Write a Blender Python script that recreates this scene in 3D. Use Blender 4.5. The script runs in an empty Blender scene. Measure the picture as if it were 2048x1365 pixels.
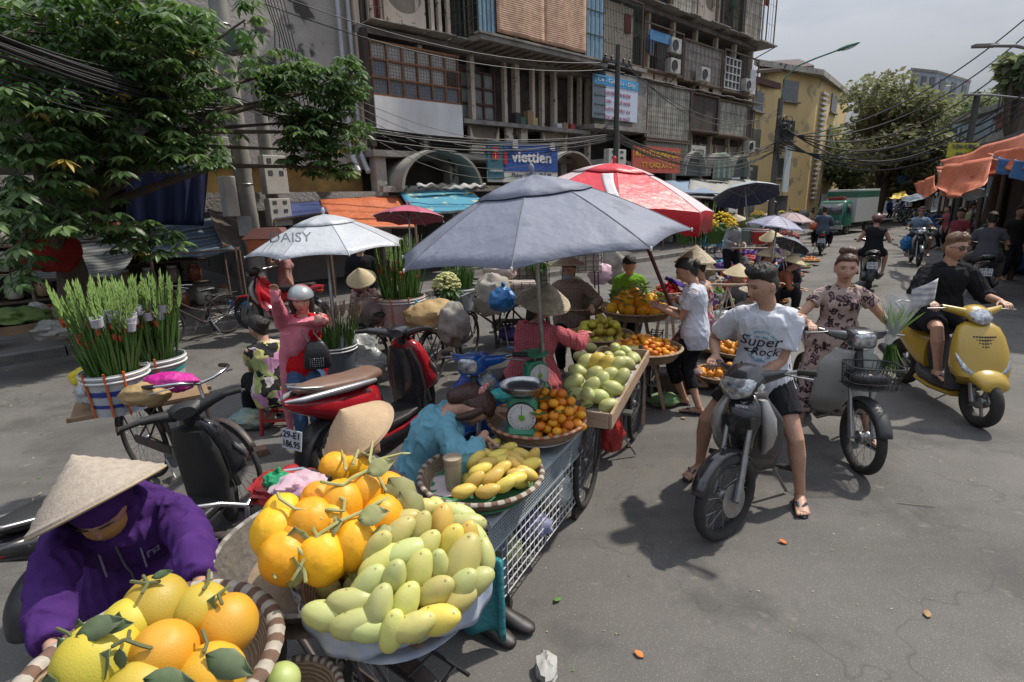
import bpy,bmesh,math,random
import numpy as np
from mathutils import Vector as V,Matrix,noise
from mathutils.bvhtree import BVHTree
R = math.radians
SC = bpy.context.scene
COL = SC.collection
# ---------------------------------------------------------------- camera
F_PX,PITCH,ROLL,CAM_H = 1072.0,R(14.6),R(1.57),2.1
cd = bpy.data.cameras.new('camera'); cam = bpy.data.objects.new('camera',cd); COL.objects.link(cam)
cd.sensor_width = 36; cd.lens = 36*F_PX / 2048; cd.clip_start = .05; cd.clip_end = 3000
_fw = V((0,math.cos(PITCH),-math.sin(PITCH))); _r0 = V((1,0,0)); _u0 = _r0.cross(_fw)
_rt = math.cos(ROLL)*_r0 - math.sin(ROLL)*_u0; _up = math.sin(ROLL)*_r0 + math.cos(ROLL)*_u0
cam.matrix_world = Matrix(((_rt.x,_up.x,-_fw.x,0),(_rt.y,_up.y,-_fw.y,0),(_rt.z,_up.z,-_fw.z,CAM_H),(0,0,0,1)))
SC.camera = cam
# ---------------------------------------------------------------- sky and sun
SUN_AZ,SUN_EL = R(62),R(56)
w = bpy.data.worlds.new('World'); SC.world = w; w.use_nodes = True
nt = w.node_tree; nt.nodes.clear()
sky = nt.nodes.new('ShaderNodeTexSky'); sky.sky_type = 'NISHITA'; sky.sun_disc = False
sky.sun_elevation = SUN_EL; sky.sun_rotation = SUN_AZ; sky.air_density = 1.3; sky.dust_density = 3.0; sky.ozone_density = 1.0
bg = nt.nodes.new('ShaderNodeBackground'); bg.inputs[1].default_value = .092
tc = nt.nodes.new('ShaderNodeTexCoord'); mp = nt.nodes.new('ShaderNodeMapping'); mp.inputs['Scale'].default_value = (1,1,3)
nz = nt.nodes.new('ShaderNodeTexNoise'); nz.inputs['Scale'].default_value = 1.6; nz.inputs['Detail'].default_value = 5; nz.inputs['Roughness'].default_value = .55
rp = nt.nodes.new('ShaderNodeValToRGB'); rp.color_ramp.elements[0].position = .40; rp.color_ramp.elements[0].color = (2.5,2.9,3.7,1)
rp.color_ramp.elements[1].position = .62; rp.color_ramp.elements[1].color = (5.4,5.6,6.1,1)
mx = nt.nodes.new('ShaderNodeMix'); mx.data_type = 'RGBA'; mx.inputs[0].default_value = .86
out = nt.nodes.new('ShaderNodeOutputWorld'); L = nt.links.new
L(tc.outputs['Generated'],mp.inputs[0]); L(mp.outputs[0],nz.inputs['Vector']); L(nz.outputs[0],rp.inputs[0])
sx = nt.nodes.new('ShaderNodeSeparateXYZ'); gr = nt.nodes.new('ShaderNodeMapRange'); gr.inputs[1].default_value = .05; gr.inputs[2].default_value = .8; gr.inputs[3].default_value = .60; gr.inputs[4].default_value = 2.5   # overcast: zenith brighter than horizon
mg = nt.nodes.new('ShaderNodeVectorMath'); mg.operation = 'SCALE'; L(tc.outputs['Generated'],sx.inputs[0]); L(sx.outputs[2],gr.inputs[0]); L(gr.outputs[0],mg.inputs['Scale'])
L(sky.outputs[0],mx.inputs[6]); L(rp.outputs[0],mx.inputs[7]); L(mx.outputs[2],mg.inputs[0]); L(mg.outputs[0],bg.inputs[0]); L(bg.outputs[0],out.inputs[0])
sd = bpy.data.lights.new('sun','SUN'); sun = bpy.data.objects.new('sun',sd); COL.objects.link(sun)
sd.energy = 4.1; sd.angle = R(1.6); sd.color = (1,.93,.82)
sdir = V((math.sin(SUN_AZ)*math.cos(SUN_EL),math.cos(SUN_AZ)*math.cos(SUN_EL),math.sin(SUN_EL)))
sun.location = sdir*40; sun.rotation_euler = sdir.to_track_quat('Z','Y').to_euler()
SC.view_settings.view_transform = 'Standard'; SC.view_settings.look = 'None'; SC.view_settings.gamma = 1; SC.view_settings.exposure = 0.14
SC.view_settings.use_curve_mapping = False
SC.render.engine = 'CYCLES'; SC.cycles.max_bounces = 6; SC.cycles.transparent_max_bounces = 12
SC.cycles.caustics_reflective = False; SC.cycles.caustics_refractive = False
# ---------------------------------------------------------------- pixel rays -> real points, facade frame
def ray(x,y): return _fw*F_PX + _rt*(x - 1024) + _up*(682.5 - y)
CP = V((0,0,CAM_H))
def G(x,y,z=0.0):
	d = ray(x,y); return CP + d*((z - CAM_H) / d.z)
def D(x,y,dist): return CP + ray(x,y).normalized()*dist
AZ = R(47.9); EE = V((math.sin(AZ),math.cos(AZ),0)); NN = V((-math.cos(AZ),math.sin(AZ),0)); ZZ = V((0,0,1))
def FP(u,z,n): return EE*u + NN*n + ZZ*z           # facade frame: along, up, away from the street
def FU(x,y,n):                                            # pixel -> (u, z) on the plane at offset n
	d = ray(x,y); p = CP + d*(n / d.dot(NN)); return p.dot(EE),p.z
def PN(x,y,n):
	u,z = FU(x,y,n); return FP(u,z,n)
def az(deg): return V((math.sin(R(deg)),math.cos(R(deg)),0))
# ---------------------------------------------------------------- materials
MATS = {}
def M(name,c,rough=.6,metal=0.,c2=None,ns=8.,nd=.5,bump=0.,bs=60.,spec=.5,alpha=1.,trans=0.,rnd=0.,detail=4.,coat=0.,sub=0.,spots=None,stretch=None,emis=None,two=False):
	if name in MATS: return MATS[name]
	m = bpy.data.materials.new(name); m.use_nodes = True; t = m.node_tree; b = t.nodes['Principled BSDF']; l = t.links.new
	def N(k,**kw):
		n = t.nodes.new(k)
		for a,v in kw.items(): setattr(n,a,v)
		return n
	b.inputs['Roughness'].default_value = rough; b.inputs['Metallic'].default_value = metal
	b.inputs['Specular IOR Level'].default_value = spec; b.inputs['Alpha'].default_value = alpha
	b.inputs['Transmission Weight'].default_value = trans; b.inputs['Coat Weight'].default_value = coat
	if sub: b.inputs['Subsurface Weight'].default_value = sub; b.inputs['Subsurface Radius'].default_value = (.02,.008,.004)
	if emis: b.inputs['Emission Color'].default_value = (*emis[:3],1); b.inputs['Emission Strength'].default_value = emis[3]
	tc = N('ShaderNodeTexCoord'); src = tc.outputs['Object']
	if stretch:
		mp = N('ShaderNodeMapping'); mp.inputs['Scale'].default_value = stretch; l(src,mp.inputs[0]); src = mp.outputs[0]
	if c2 is None: c2 = tuple(x*.78 for x in c)
	nz = N('ShaderNodeTexNoise'); nz.inputs['Scale'].default_value = ns; nz.inputs['Detail'].default_value = detail; nz.inputs['Roughness'].default_value = .6
	l(src,nz.inputs['Vector'])
	rp = N('ShaderNodeValToRGB'); e = rp.color_ramp.elements; w_ = .28*(1 - nd) + .05
	e[0].position = .5 - w_; e[0].color = (*c,1); e[1].position = .5 + w_; e[1].color = (*c2,1)
	l(nz.outputs[0],rp.inputs[0]); col = rp.outputs[0]
	if spots:
		n2 = N('ShaderNodeTexNoise'); n2.inputs['Scale'].default_value = spots[1]; n2.inputs['Detail'].default_value = 3; l(tc.outputs['Object'],n2.inputs['Vector'])
		r2 = N('ShaderNodeValToRGB'); r2.color_ramp.elements[0].position = spots[2]; r2.color_ramp.elements[0].color = (0,0,0,1); r2.color_ramp.elements[1].position = spots[2] + .06; l(n2.outputs[0],r2.inputs[0])
		mx = N('ShaderNodeMix',data_type='RGBA'); l(r2.outputs[0],mx.inputs[0]); l(col,mx.inputs[6]); mx.inputs[7].default_value = (*spots[0],1); col = mx.outputs[2]
	if rnd:
		oi = N('ShaderNodeObjectInfo'); hs = N('ShaderNodeHueSaturation'); ma = N('ShaderNodeMapRange')
		ma.inputs[3].default_value = 1 - rnd; ma.inputs[4].default_value = 1 + rnd*.6; l(oi.outputs['Random'],ma.inputs[0]); l(ma.outputs[0],hs.inputs['Value'])
		mh = N('ShaderNodeMapRange'); mh.inputs[3].default_value = .5 - rnd*.09; mh.inputs[4].default_value = .5 + rnd*.09
		l(oi.outputs['Random'],mh.inputs[0]); l(mh.outputs[0],hs.inputs['Hue']); l(col,hs.inputs['Color']); col = hs.outputs[0]
	l(col,b.inputs['Base Color'])
	if bump:
		nb = N('ShaderNodeTexNoise'); nb.inputs['Scale'].default_value = bs; nb.inputs['Detail'].default_value = 3; l(src,nb.inputs['Vector'])
		bp = N('ShaderNodeBump'); bp.inputs['Strength'].default_value = min(1,bump); bp.inputs['Distance'].default_value = .01 if bs > 20 else .05
		l(nb.outputs[0],bp.inputs['Height']); l(bp.outputs[0],b.inputs['Normal'])
	MATS[name] = m; return m
def leafy(m,k=.4,c=(.16,.28,.05)):      # thin leaves let light through
	t = m.node_tree; b = t.nodes['Principled BSDF']; tr = t.nodes.new('ShaderNodeBsdfTranslucent'); tr.inputs[0].default_value = (*c,1); mx = t.nodes.new('ShaderNodeMixShader'); mx.inputs[0].default_value = k
	o = [n for n in t.nodes if n.type == 'OUTPUT_MATERIAL'][0]; t.links.new(b.outputs[0],mx.inputs[1]); t.links.new(tr.outputs[0],mx.inputs[2]); t.links.new(mx.outputs[0],o.inputs[0]); return m
def nodes_of(m): return m.node_tree,m.node_tree.nodes['Principled BSDF'],m.node_tree.links.new
def stripes(name,cols,scale,axis='X',rough=.8,kind='BANDS',dist=0.,ns=None,coord='Object',mapping=None,bump=0,pos=None,wave='SIN',metal=0):
	"""procedural banding: cols = ramp colours"""
	if name in MATS: return MATS[name]
	m = bpy.data.materials.new(name); m.use_nodes = True; t,b,l = nodes_of(m); b.inputs['Roughness'].default_value = rough; b.inputs['Metallic'].default_value = metal
	tc = t.nodes.new('ShaderNodeTexCoord'); src = tc.outputs[coord]
	mp = t.nodes.new('ShaderNodeMapping')
	if mapping: mp.inputs['Rotation'].default_value = mapping
	l(src,mp.inputs[0]); wv = t.nodes.new('ShaderNodeTexWave'); wv.wave_type = 'BANDS' if kind == 'BANDS' else 'RINGS'; wv.wave_profile = wave
	if kind == 'BANDS': wv.bands_direction = axis
	else: wv.rings_direction = axis
	wv.inputs['Scale'].default_value = scale; wv.inputs['Distortion'].default_value = dist; wv.inputs['Detail'].default_value = 2
	l(mp.outputs[0],wv.inputs[0]); rp = t.nodes.new('ShaderNodeValToRGB'); rp.color_ramp.interpolation = 'LINEAR'
	while len(rp.color_ramp.elements) < len(cols): rp.color_ramp.elements.new(.5)
	for i,c in enumerate(cols):
		rp.color_ramp.elements[i].position = pos[i] if pos else i / (len(cols) - 1); rp.color_ramp.elements[i].color = (*c,1)
	l(wv.outputs[0],rp.inputs[0]); col = rp.outputs[0]
	nz = t.nodes.new('ShaderNodeTexNoise'); nz.inputs['Scale'].default_value = ns or 6; nz.inputs['Detail'].default_value = 5; l(src,nz.inputs[0])
	mr = t.nodes.new('ShaderNodeMapRange'); mr.inputs[1].default_value = .3; mr.inputs[2].default_value = .7; mr.inputs[3].default_value = .62; mr.inputs[4].default_value = 1.1; l(nz.outputs[0],mr.inputs[0])
	mx = t.nodes.new('ShaderNodeMix'); mx.data_type = 'RGBA'; mx.blend_type = 'MULTIPLY'; mx.inputs[0].default_value = 1; l(col,mx.inputs[6]); l(mr.outputs[0],mx.inputs[7])
	l(mx.outputs[2],b.inputs['Base Color'])
	if bump:
		bp = t.nodes.new('ShaderNodeBump'); bp.inputs['Strength'].default_value = bump; bp.inputs['Distance'].default_value = .01; l(wv.outputs[0],bp.inputs['Height']); l(bp.outputs[0],b.inputs['Normal'])
	MATS[name] = m; return m
# ---------------------------------------------------------------- mesh builder
def frame(d,ref=None):
	d = d.normalized(); ref = ref or (ZZ if abs(d.z) < .93 else V((1,0,0)))
	a = d.cross(ref).normalized(); b = a.cross(d).normalized(); return a,b   # a: sideways, b: ~ref
class MB:
	def __init__(s): s.v = []; s.f = []; s.m = []; s.mi = 0
	def add(s,vs,fs):
		o = len(s.v); s.v += [tuple(p) for p in vs]; s.f += [tuple(i + o for i in f) for f in fs]; s.m += [s.mi]*len(fs); return s
	def ring(s,rings,caps=True,closed=False):
		n = len(rings[0]); vs = [p for r in rings for p in r]; fs = []; k = len(rings)
		for i in range(k if closed else k - 1):
			a = i*n; b = ((i + 1) % k)*n
			for j in range(n): q = (j + 1) % n; fs.append((a + j,a + q,b + q,b + j))
		if caps and not closed: fs.append(tuple(range(n - 1,-1,-1))); fs.append(tuple((k - 1)*n + j for j in range(n)))
		return s.add(vs,fs)
	def tube(s,path,r,seg=8,caps=True,closed=False,flat=1.,ref=None,rnd=False):
		path = [V(p) for p in path]; n = len(path); rs = r if isinstance(r,(list,tuple)) else [r]*n; rings = []; pa = None
		if rnd and not closed:   # rounded ends
			d0 = (path[0] - path[1]).normalized(); d1 = (path[-1] - path[-2]).normalized()
			path = [path[0] + d0*rs[0]*.85,path[0] + d0*rs[0]*.5] + path + [path[-1] + d1*rs[-1]*.5,path[-1] + d1*rs[-1]*.85]
			rs = [rs[0]*.5,rs[0]*.86] + list(rs) + [rs[-1]*.86,rs[-1]*.5]; n += 4
		for i in range(n):
			if closed: d = path[(i + 1) % n] - path[i - 1]
			else: d = path[min(i + 1,n - 1)] - path[max(i - 1,0)]
			if d.length < 1e-9: d = V((0,0,1))
			d.normalize()
			if ref is not None: a,b = frame(d,V(ref))
			elif pa is None: a,b = frame(d)
			else:
				a = pa - d*pa.dot(d); a = a.normalized() if a.length > 1e-6 else frame(d)[0]; b = a.cross(d).normalized()
			pa = a; rr = rs[i]
			rings.append([path[i] + a*math.cos(t)*rr + b*math.sin(t)*rr*flat for t in [2*math.pi*j / seg for j in range(seg)]])
		return s.ring(rings,caps,closed)
	def loft(s,secs,seg=20,caps=True,ex=2.):
		"""secs: (centre, side vector * half, up vector * half[, exponent])"""
		rings = []
		for sc in secs:
			c,a,b = V(sc[0]),V(sc[1]),V(sc[2]); e = 2. / (sc[3] if len(sc) > 3 else ex); rg = []
			for j in range(seg):
				t = 2*math.pi*j / seg; ct,st = math.cos(t),math.sin(t)
				rg.append(c + a*(abs(ct) ** e)*(1 if ct >= 0 else -1) + b*(abs(st) ** e)*(1 if st >= 0 else -1))
			rings.append(rg)
		return s.ring(rings,caps)
	def box(s,c,h,X=V((1,0,0)),Y=V((0,1,0)),Z=V((0,0,1))):
		c = V(c); X,Y,Z = V(X),V(Y),V(Z)
		vs = [c + X*h[0]*i + Y*h[1]*j + Z*h[2]*k for i in (-1,1) for j in (-1,1) for k in (-1,1)]
		return s.add(vs,[(0,1,3,2),(4,6,7,5),(0,4,5,1),(2,3,7,6),(0,2,6,4),(1,5,7,3)])
	def fbox(s,u0,u1,z0,z1,n0,n1):      # box in the facade frame
		return s.box(FP((u0 + u1) / 2,(z0 + z1) / 2,(n0 + n1) / 2),(abs(u1 - u0) / 2,abs(n1 - n0) / 2,abs(z1 - z0) / 2),EE,NN,ZZ)
	def bar(s,a,b,w,h=None,ref=None):
		a,b = V(a),V(b); d = b - a
		if d.length < 1e-6: return s
		x,y = frame(d,ref); return s.box((a + b) / 2,(w / 2,(h or w) / 2,d.length / 2),x,y,d.normalized())
	def ell(s,c,r,X=V((1,0,0)),Y=V((0,1,0)),Z=V((0,0,1)),seg=16,rings=10,fn=None):
		c = V(c); rg = []
		for i in range(1,rings):
			ph = math.pi*i / rings; row = []
			for j in range(seg):
				t = 2*math.pi*j / seg; x,y,z = math.sin(ph)*math.cos(t),math.sin(ph)*math.sin(t),math.cos(ph)
				k = fn(x,y,z) if fn else 1.
				row.append(c + X*r[0]*x*k + Y*r[1]*y*k + Z*r[2]*z*k)
			rg.append(row)
		kt = fn(0,0,1) if fn else 1; kb = fn(0,0,-1) if fn else 1
		vs = [p for q in rg for p in q] + [c + Z*r[2]*kt,c - Z*r[2]*kb]; fs = []; n = seg; k = len(rg)
		for i in range(k - 1):
			for j in range(n): q = (j + 1) % n; fs.append((i*n + j,(i + 1)*n + j,(i + 1)*n + q,i*n + q))
		for j in range(n): q = (j + 1) % n; fs.append((k*n,j,q)); fs.append((k*n + 1,(k - 1)*n + q,(k - 1)*n + j))
		return s.add(vs,fs)
	def lathe(s,prof,c=(0,0,0),ax=ZZ,seg=24,closed=False,arc=None):
		ax = V(ax).normalized(); a,b = frame(ax); c = V(c); rings = []
		for r,h in prof: rings.append([c + ax*h + (a*math.cos(2*math.pi*j / seg) + b*math.sin(2*math.pi*j / seg))*max(r,1e-4) for j in range(seg)])
		return s.ring(rings,caps=not closed,closed=closed)
	def torus(s,c,ax,R_,r,seg=32,sg=8,flat=1.):
		a,b = frame(V(ax)); c = V(c)
		return s.tube([c + (a*math.cos(2*math.pi*i / seg) + b*math.sin(2*math.pi*i / seg))*R_ for i in range(seg)],r,sg,closed=True,flat=flat,ref=ax)
	def prism(s,poly,off):                 # flat polygon extruded by vector
		n = len(poly); off = V(off); vs = [V(p) for p in poly] + [V(p) + off for p in poly]
		return s.add(vs,[tuple(range(n - 1,-1,-1)),tuple(range(n,2*n))] + [(i,(i + 1) % n,(i + 1) % n + n,i + n) for i in range(n)])
	def grid(s,fn,nu,nv,thick=0.,cap=False):
		vs = [fn(i / nu,j / nv) for i in range(nu + 1) for j in range(nv + 1)]
		fs = [(i*(nv + 1) + j,(i + 1)*(nv + 1) + j,(i + 1)*(nv + 1) + j + 1,i*(nv + 1) + j + 1) for i in range(nu) for j in range(nv)]
		return s.add(vs,fs)
	def build(s,name,mats,parent=None,smooth=True,bevel=0.,solid=0.,sub=0,loc=None,**tags):
		me = bpy.data.meshes.new(name); root = parent
		o0 = V((0,0,0))
		if parent is not None: o0 = WL[parent.name]
		elif loc is not None: o0 = V(loc)
		me.from_pydata([(p[0] - o0.x,p[1] - o0.y,p[2] - o0.z) for p in s.v],[],s.f)
		if not isinstance(mats,(list,tuple)): mats = [mats]
		for m in mats: me.materials.append(m)
		if len(mats) > 1: me.polygons.foreach_set('material_index',s.m)
		if smooth: me.polygons.foreach_set('use_smooth',[True]*len(me.polygons))
		o = bpy.data.objects.new(name,me); COL.objects.link(o); finish(o,parent,o0)
		if bevel: md = o.modifiers.new('bevel','BEVEL'); md.width = bevel; md.segments = 2; md.limit_method = 'ANGLE'; md.angle_limit = R(40)
		if smooth and not sub: me.set_sharp_from_angle(angle=R(46)) if hasattr(me,'set_sharp_from_angle') else None
		if solid: md = o.modifiers.new('solid','SOLIDIFY'); md.thickness = solid; md.offset = 0
		if sub: md = o.modifiers.new('sub','SUBSURF'); md.levels = sub; md.render_levels = sub
		tagd(o,tags); return o
WL = {}     # world location of each object, to store child meshes relative to it
def finish(o,parent,w0):
	if parent is None: o.location = w0
	else: o.parent = parent; o.location = (0,0,0)
	WL[o.name] = V(w0)
def tagd(o,t):
	for k,v in t.items():
		if v: o[k] = v
def thing(name,label,cat,loc=(0,0,0),group=None,kind=None):
	o = bpy.data.objects.new(name,None); COL.objects.link(o); o.location = loc; o.empty_display_size = .1; WL[o.name] = V(loc)
	tagd(o,dict(label=label,category=cat,group=group,kind=kind)); return o
def local_thing(name,label,cat,group=None):       # built at the origin, then posed with pose()
	return thing(name,label,cat,(0,0,0),group)
def pose(o,loc,heading=0.,tilt=0.,pitch=0.,scale=1.):   # heading: azimuth of local +X, clockwise from +Y
	o.location = loc; o.rotation_euler = (tilt,pitch,R(90 - heading)); o.scale = (scale,)*3
KIDS = {}
def kids(o): return [c for c in COL.objects if c.parent == o]
def copy_tree(o,parent=None,skip=()):
	c = o.copy(); COL.objects.link(c); c.parent = parent; WL[c.name] = V((0,0,0))
	if o.name not in KIDS: KIDS[o.name] = kids(o)
	for k in KIDS[o.name]:
		if not any(k.name.startswith(x) for x in skip): copy_tree(k,c,skip)
	return c
def dup(o,loc,heading=None,label=None,group=None,scale=None,skip=()):
	c = copy_tree(o,None,skip); c.location = loc
	if heading is not None: c.rotation_euler[2] = R(90 - heading)
	if scale: c.scale = (scale,)*3
	if label: c['label'] = label
	if group: c['group'] = group
	return c
def remesh(mb,vox,smooth=2,name='tmp'):
	me = bpy.data.meshes.new(name); me.from_pydata([tuple(p) for p in mb.v],[],mb.f)
	o = bpy.data.objects.new(name,me); COL.objects.link(o)
	md = o.modifiers.new('r','REMESH'); md.mode = 'VOXEL'; md.voxel_size = vox; md.use_smooth_shade = True
	if smooth: sm = o.modifiers.new('s','SMOOTH'); sm.iterations = smooth; sm.factor = .5
	dg = bpy.context.evaluated_depsgraph_get(); ev = o.evaluated_get(dg); out = bpy.data.meshes.new_from_object(ev)
	bpy.data.objects.remove(o); bpy.data.meshes.remove(me); return out
def verts(me): a = np.empty(len(me.vertices)*3,'f'); me.vertices.foreach_get('co',a); return a.reshape(-1,3)
def setverts(me,a): me.vertices.foreach_set('co',a.astype('f').ravel()); me.update()
def from_mesh(me,name,mats,parent,o0=None):
	o0 = WL[parent.name] if parent is not None else V(o0 or (0,0,0)); a = verts(me) - np.array(o0,'f'); setverts(me,a)
	me.materials.clear()
	for m in (mats if isinstance(mats,(list,tuple)) else [mats]): me.materials.append(m)
	me.polygons.foreach_set('use_smooth',[True]*len(me.polygons)); me.name = name
	o = bpy.data.objects.new(name,me); COL.objects.link(o); finish(o,parent,o0); return o
TXT = {}
def text_geo(s,size=1.,extrude=.0,shear=0.,offset=0.):
	cu = bpy.data.curves.new('t','FONT'); cu.body = s; cu.size = size; cu.extrude = extrude; cu.align_x = 'CENTER'; cu.align_y = 'CENTER'; cu.shear = shear; cu.offset = offset
	cu.resolution_u = 3
	o = bpy.data.objects.new('t',cu); COL.objects.link(o); dg = bpy.context.evaluated_depsgraph_get()
	me = bpy.data.meshes.new_from_object(o.evaluated_get(dg)); vs = [tuple(v.co) for v in me.vertices]; fs = [tuple(p.vertices) for p in me.polygons]
	bpy.data.objects.remove(o); bpy.data.curves.remove(cu); bpy.data.meshes.remove(me); return vs,fs
def lettering(mb,s,size,c,X,Y,wid=None,ext=.004,shear=0.,offset=0.):
	"""text lying in the plane X (reading direction), Y (up) at c"""
	vs,fs = text_geo(s,size,ext,shear,offset); X = V(X).normalized(); Y = V(Y).normalized(); Z = X.cross(Y)
	if not vs: return mb
	k = 1.
	if wid: xs = [v[0] for v in vs]; k = wid / max(1e-6,max(xs) - min(xs))
	return mb.add([V(c) + X*v[0]*k + Y*v[1] + Z*v[2] for v in vs],fs)
def rr(a,b): return random.uniform(a,b)
def bez(p0,p1,sag,n=14): # hanging line
	p0,p1 = V(p0),V(p1); return [p0.lerp(p1,t) - ZZ*sag*4*t*(1 - t) for t in [i / n for i in range(n + 1)]]
random.seed(7)
# common materials
BLACKP = M('black_plastic',(.018,.018,.02),.42,ns=20,c2=(.03,.03,.032))
RUBBER = M('rubber',(.022,.021,.02),.85,c2=(.035,.033,.03),ns=30,bump=.3,bs=120)
CHROME = M('chrome',(.62,.62,.63),.22,1.,c2=(.45,.45,.46),ns=15)
STEEL = M('steel',(.38,.38,.38),.38,.9,c2=(.25,.25,.25),ns=12)
WHITEP = M('white_plastic',(.72,.72,.7),.4,c2=(.6,.6,.57))
GREYP = M('grey_plastic',(.2,.2,.21),.5)
DARKM = M('dark_metal',(.05,.05,.052),.5,.6)
SKIN = M('skin',(.46,.27,.185),.5,c2=(.40,.22,.15),ns=25,bump=.12,bs=180,sub=.08)
HAIR = M('hair',(.012,.010,.009),.68,c2=(.022,.017,.013),ns=40,bump=.35,bs=70,stretch=(1,1,.25))
STRAW = stripes('straw_hat',[(.55,.47,.34),(.40,.33,.23)],26,'Z',.75,'BANDS',1.2,30,bump=.35)
# ================================================================ GROUND
def mat_asphalt():
	m = bpy.data.materials.new('asphalt'); m.use_nodes = True; t,b,l = nodes_of(m); N = t.nodes.new
	tc = N('ShaderNodeTexCoord')
	def noi(sc,det=4,ro=.6):
		n = N('ShaderNodeTexNoise'); n.inputs['Scale'].default_value = sc; n.inputs['Detail'].default_value = det; n.inputs['Roughness'].default_value = ro; l(tc.outputs['Object'],n.inputs[0]); return n.outputs[0]
	def ramp(src,p0,c0,p1,c1):
		r = N('ShaderNodeValToRGB'); r.color_ramp.elements[0].position = p0; r.color_ramp.elements[0].color = (*c0,1); r.color_ramp.elements[1].position = p1; r.color_ramp.elements[1].color = (*c1,1); l(src,r.inputs[0]); return r.outputs[0]
	def mix(f,a,b_,mode='MIX'):
		x = N('ShaderNodeMix'); x.data_type = 'RGBA'; x.blend_type = mode
		if isinstance(f,float): x.inputs[0].default_value = f
		else: l(f,x.inputs[0])
		for i,q in ((6,a),(7,b_)):
			if isinstance(q,tuple): x.inputs[i].default_value = (*q,1)
			else: l(q,x.inputs[i])
		return x.outputs[2]
	base = ramp(noi(.45,7,.68),.34,(.095,.092,.090),.66,(.152,.146,.139))
	fine = ramp(noi(260,3,.75),.35,(.55,.55,.55),.68,(1.42,1.38,1.3))
	c = mix(1.,base,fine,'MULTIPLY')
	v = N('ShaderNodeTexVoronoi'); v.inputs['Scale'].default_value = 95; l(tc.outputs['Object'],v.inputs['Vector'])
	c = mix(ramp(v.outputs[0],.12,(1,1,1),.2,(0,0,0)),c,(.30,.28,.25))
	c = mix(ramp(noi(1.3,6,.65),.52,(0,0,0),.64,(.6,.6,.6)),c,(.062,.058,.054))        # oil and damp stains
	c = mix(ramp(noi(5.5,5,.7),.62,(0,0,0),.70,(.6,.6,.6)),c,(.21,.19,.165))           # dust
	vc = N('ShaderNodeTexVoronoi'); vc.feature = 'DISTANCE_TO_EDGE'; vc.inputs['Scale'].default_value = .55
	wn = N('ShaderNodeTexNoise'); wn.inputs['Scale'].default_value = 2.5; l(tc.outputs['Object'],wn.inputs[0])
	ad = N('ShaderNodeVectorMath'); ad.operation = 'ADD'; l(tc.outputs['Object'],ad.inputs[0]); l(wn.outputs[1],ad.inputs[1]); l(ad.outputs[0],vc.inputs['Vector'])
	c = mix(ramp(vc.outputs[0],.0015,(.5,.5,.5),.006,(0,0,0)),c,(.055,.052,.05))
	mp = N('ShaderNodeMapping'); mp.inputs['Rotation'].default_value = (0,0,AZ - math.pi / 2); mp.inputs['Scale'].default_value = (.12,1.6,1); l(tc.outputs['Object'],mp.inputs[0]); tn = N('ShaderNodeTexNoise'); tn.inputs['Scale'].default_value = 1.1; tn.inputs['Detail'].default_value = 4; l(mp.outputs[0],tn.inputs[0])
	c = mix(ramp(tn.outputs[0],.54,(0,0,0),.66,(.45,.45,.45)),c,(.07,.067,.064))     # worn wheel tracks along the road
	l(c,b.inputs['Base Color']); b.inputs['Roughness'].default_value = .82; b.inputs['Specular IOR Level'].default_value = .35
	bp = N('ShaderNodeBump'); bp.inputs['Strength'].default_value = .5; bp.inputs['Distance'].default_value = .006; l(noi(150,4,.7),bp.inputs['Height']); l(bp.outputs[0],b.inputs['Normal'])
	return m
g = MB(); g.grid(lambda a,b: V((-400 + 900*a,-60 + 1100*b,0)),12,12); g.build('road',mat_asphalt(),kind='structure',smooth=False)
PAVE = M('pavement',(.13,.12,.11),.85,c2=(.075,.07,.065),ns=2.5,bump=.4,bs=60)
KERB = M('kerb_stone',(.2,.19,.175),.8,c2=(.11,.105,.1),ns=5,bump=.3,bs=40)
g = MB(); g.fbox(-30,60,-.3,.13,10.6,40); g.build('pavement',PAVE,kind='structure',smooth=False,loc=FP(0,0,10.6))
for i in range(46):
	g = MB(); u = -14 + i*1.02; g.fbox(u,u + 1.0,-.2,.145,10.42,10.596)
	if i == 0: ks = g.build('kerb',KERB,kind='structure',smooth=False,bevel=.012,loc=FP(0,0,0))
	else:
		k = ks.copy(); COL.objects.link(k); k.location = EE*(i*1.02)
# ================================================================ APARTMENT BLOCK
CONC = M('concrete_old',(.46,.43,.38),.9,c2=(.19,.175,.16),ns=1.1,nd=.2,bump=.5,bs=12,detail=8,spots=((.05,.045,.04),3.5,.6))
CREAM = M('plaster_cream',(.66,.56,.45),.85,c2=(.42,.355,.28),ns=1.6,nd=.2,detail=8,bump=.2,bs=25,spots=((.12,.10,.085),6,.62),stretch=(1,1,.35))
GREYW = M('wall_grey_stained',(.48,.45,.41),.9,c2=(.24,.22,.20),ns=.9,nd=.1,detail=9,bump=.3,bs=18,spots=((.06,.055,.05),1.8,.58))
SLAB = M('slab_edge',(.34,.315,.285),.9,c2=(.13,.12,.11),ns=2.2,nd=.3,detail=7,bump=.4,bs=20)
DARK = M('dark_interior',(.045,.041,.037),.9,c2=(.085,.078,.068),ns=1.5)  # near-black colour stands in for the shade inside shops and recesses
RUST = M('rust_steel',(.20,.13,.09),.75,c2=(.11,.085,.065),ns=12,nd=.3)
ORG = M('rust_orange_frame',(.30,.13,.05),.7,c2=(.17,.08,.04),ns=10)
GREENM = M('green_painted_steel',(.045,.085,.06),.65,c2=(.07,.075,.055),ns=9)
BLUEM = M('blue_painted_sheet',(.30,.46,.58),.6,c2=(.2,.33,.44),ns=5,nd=.3)
GLASSW = M('frosted_pane',(.42,.46,.48),.35,c2=(.26,.30,.33),ns=1.6,nd=.2,spec=.6)
GLASSD = M('dark_pane',(.05,.055,.06),.15,c2=(.09,.095,.1),ns=2,spec=.8)
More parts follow.
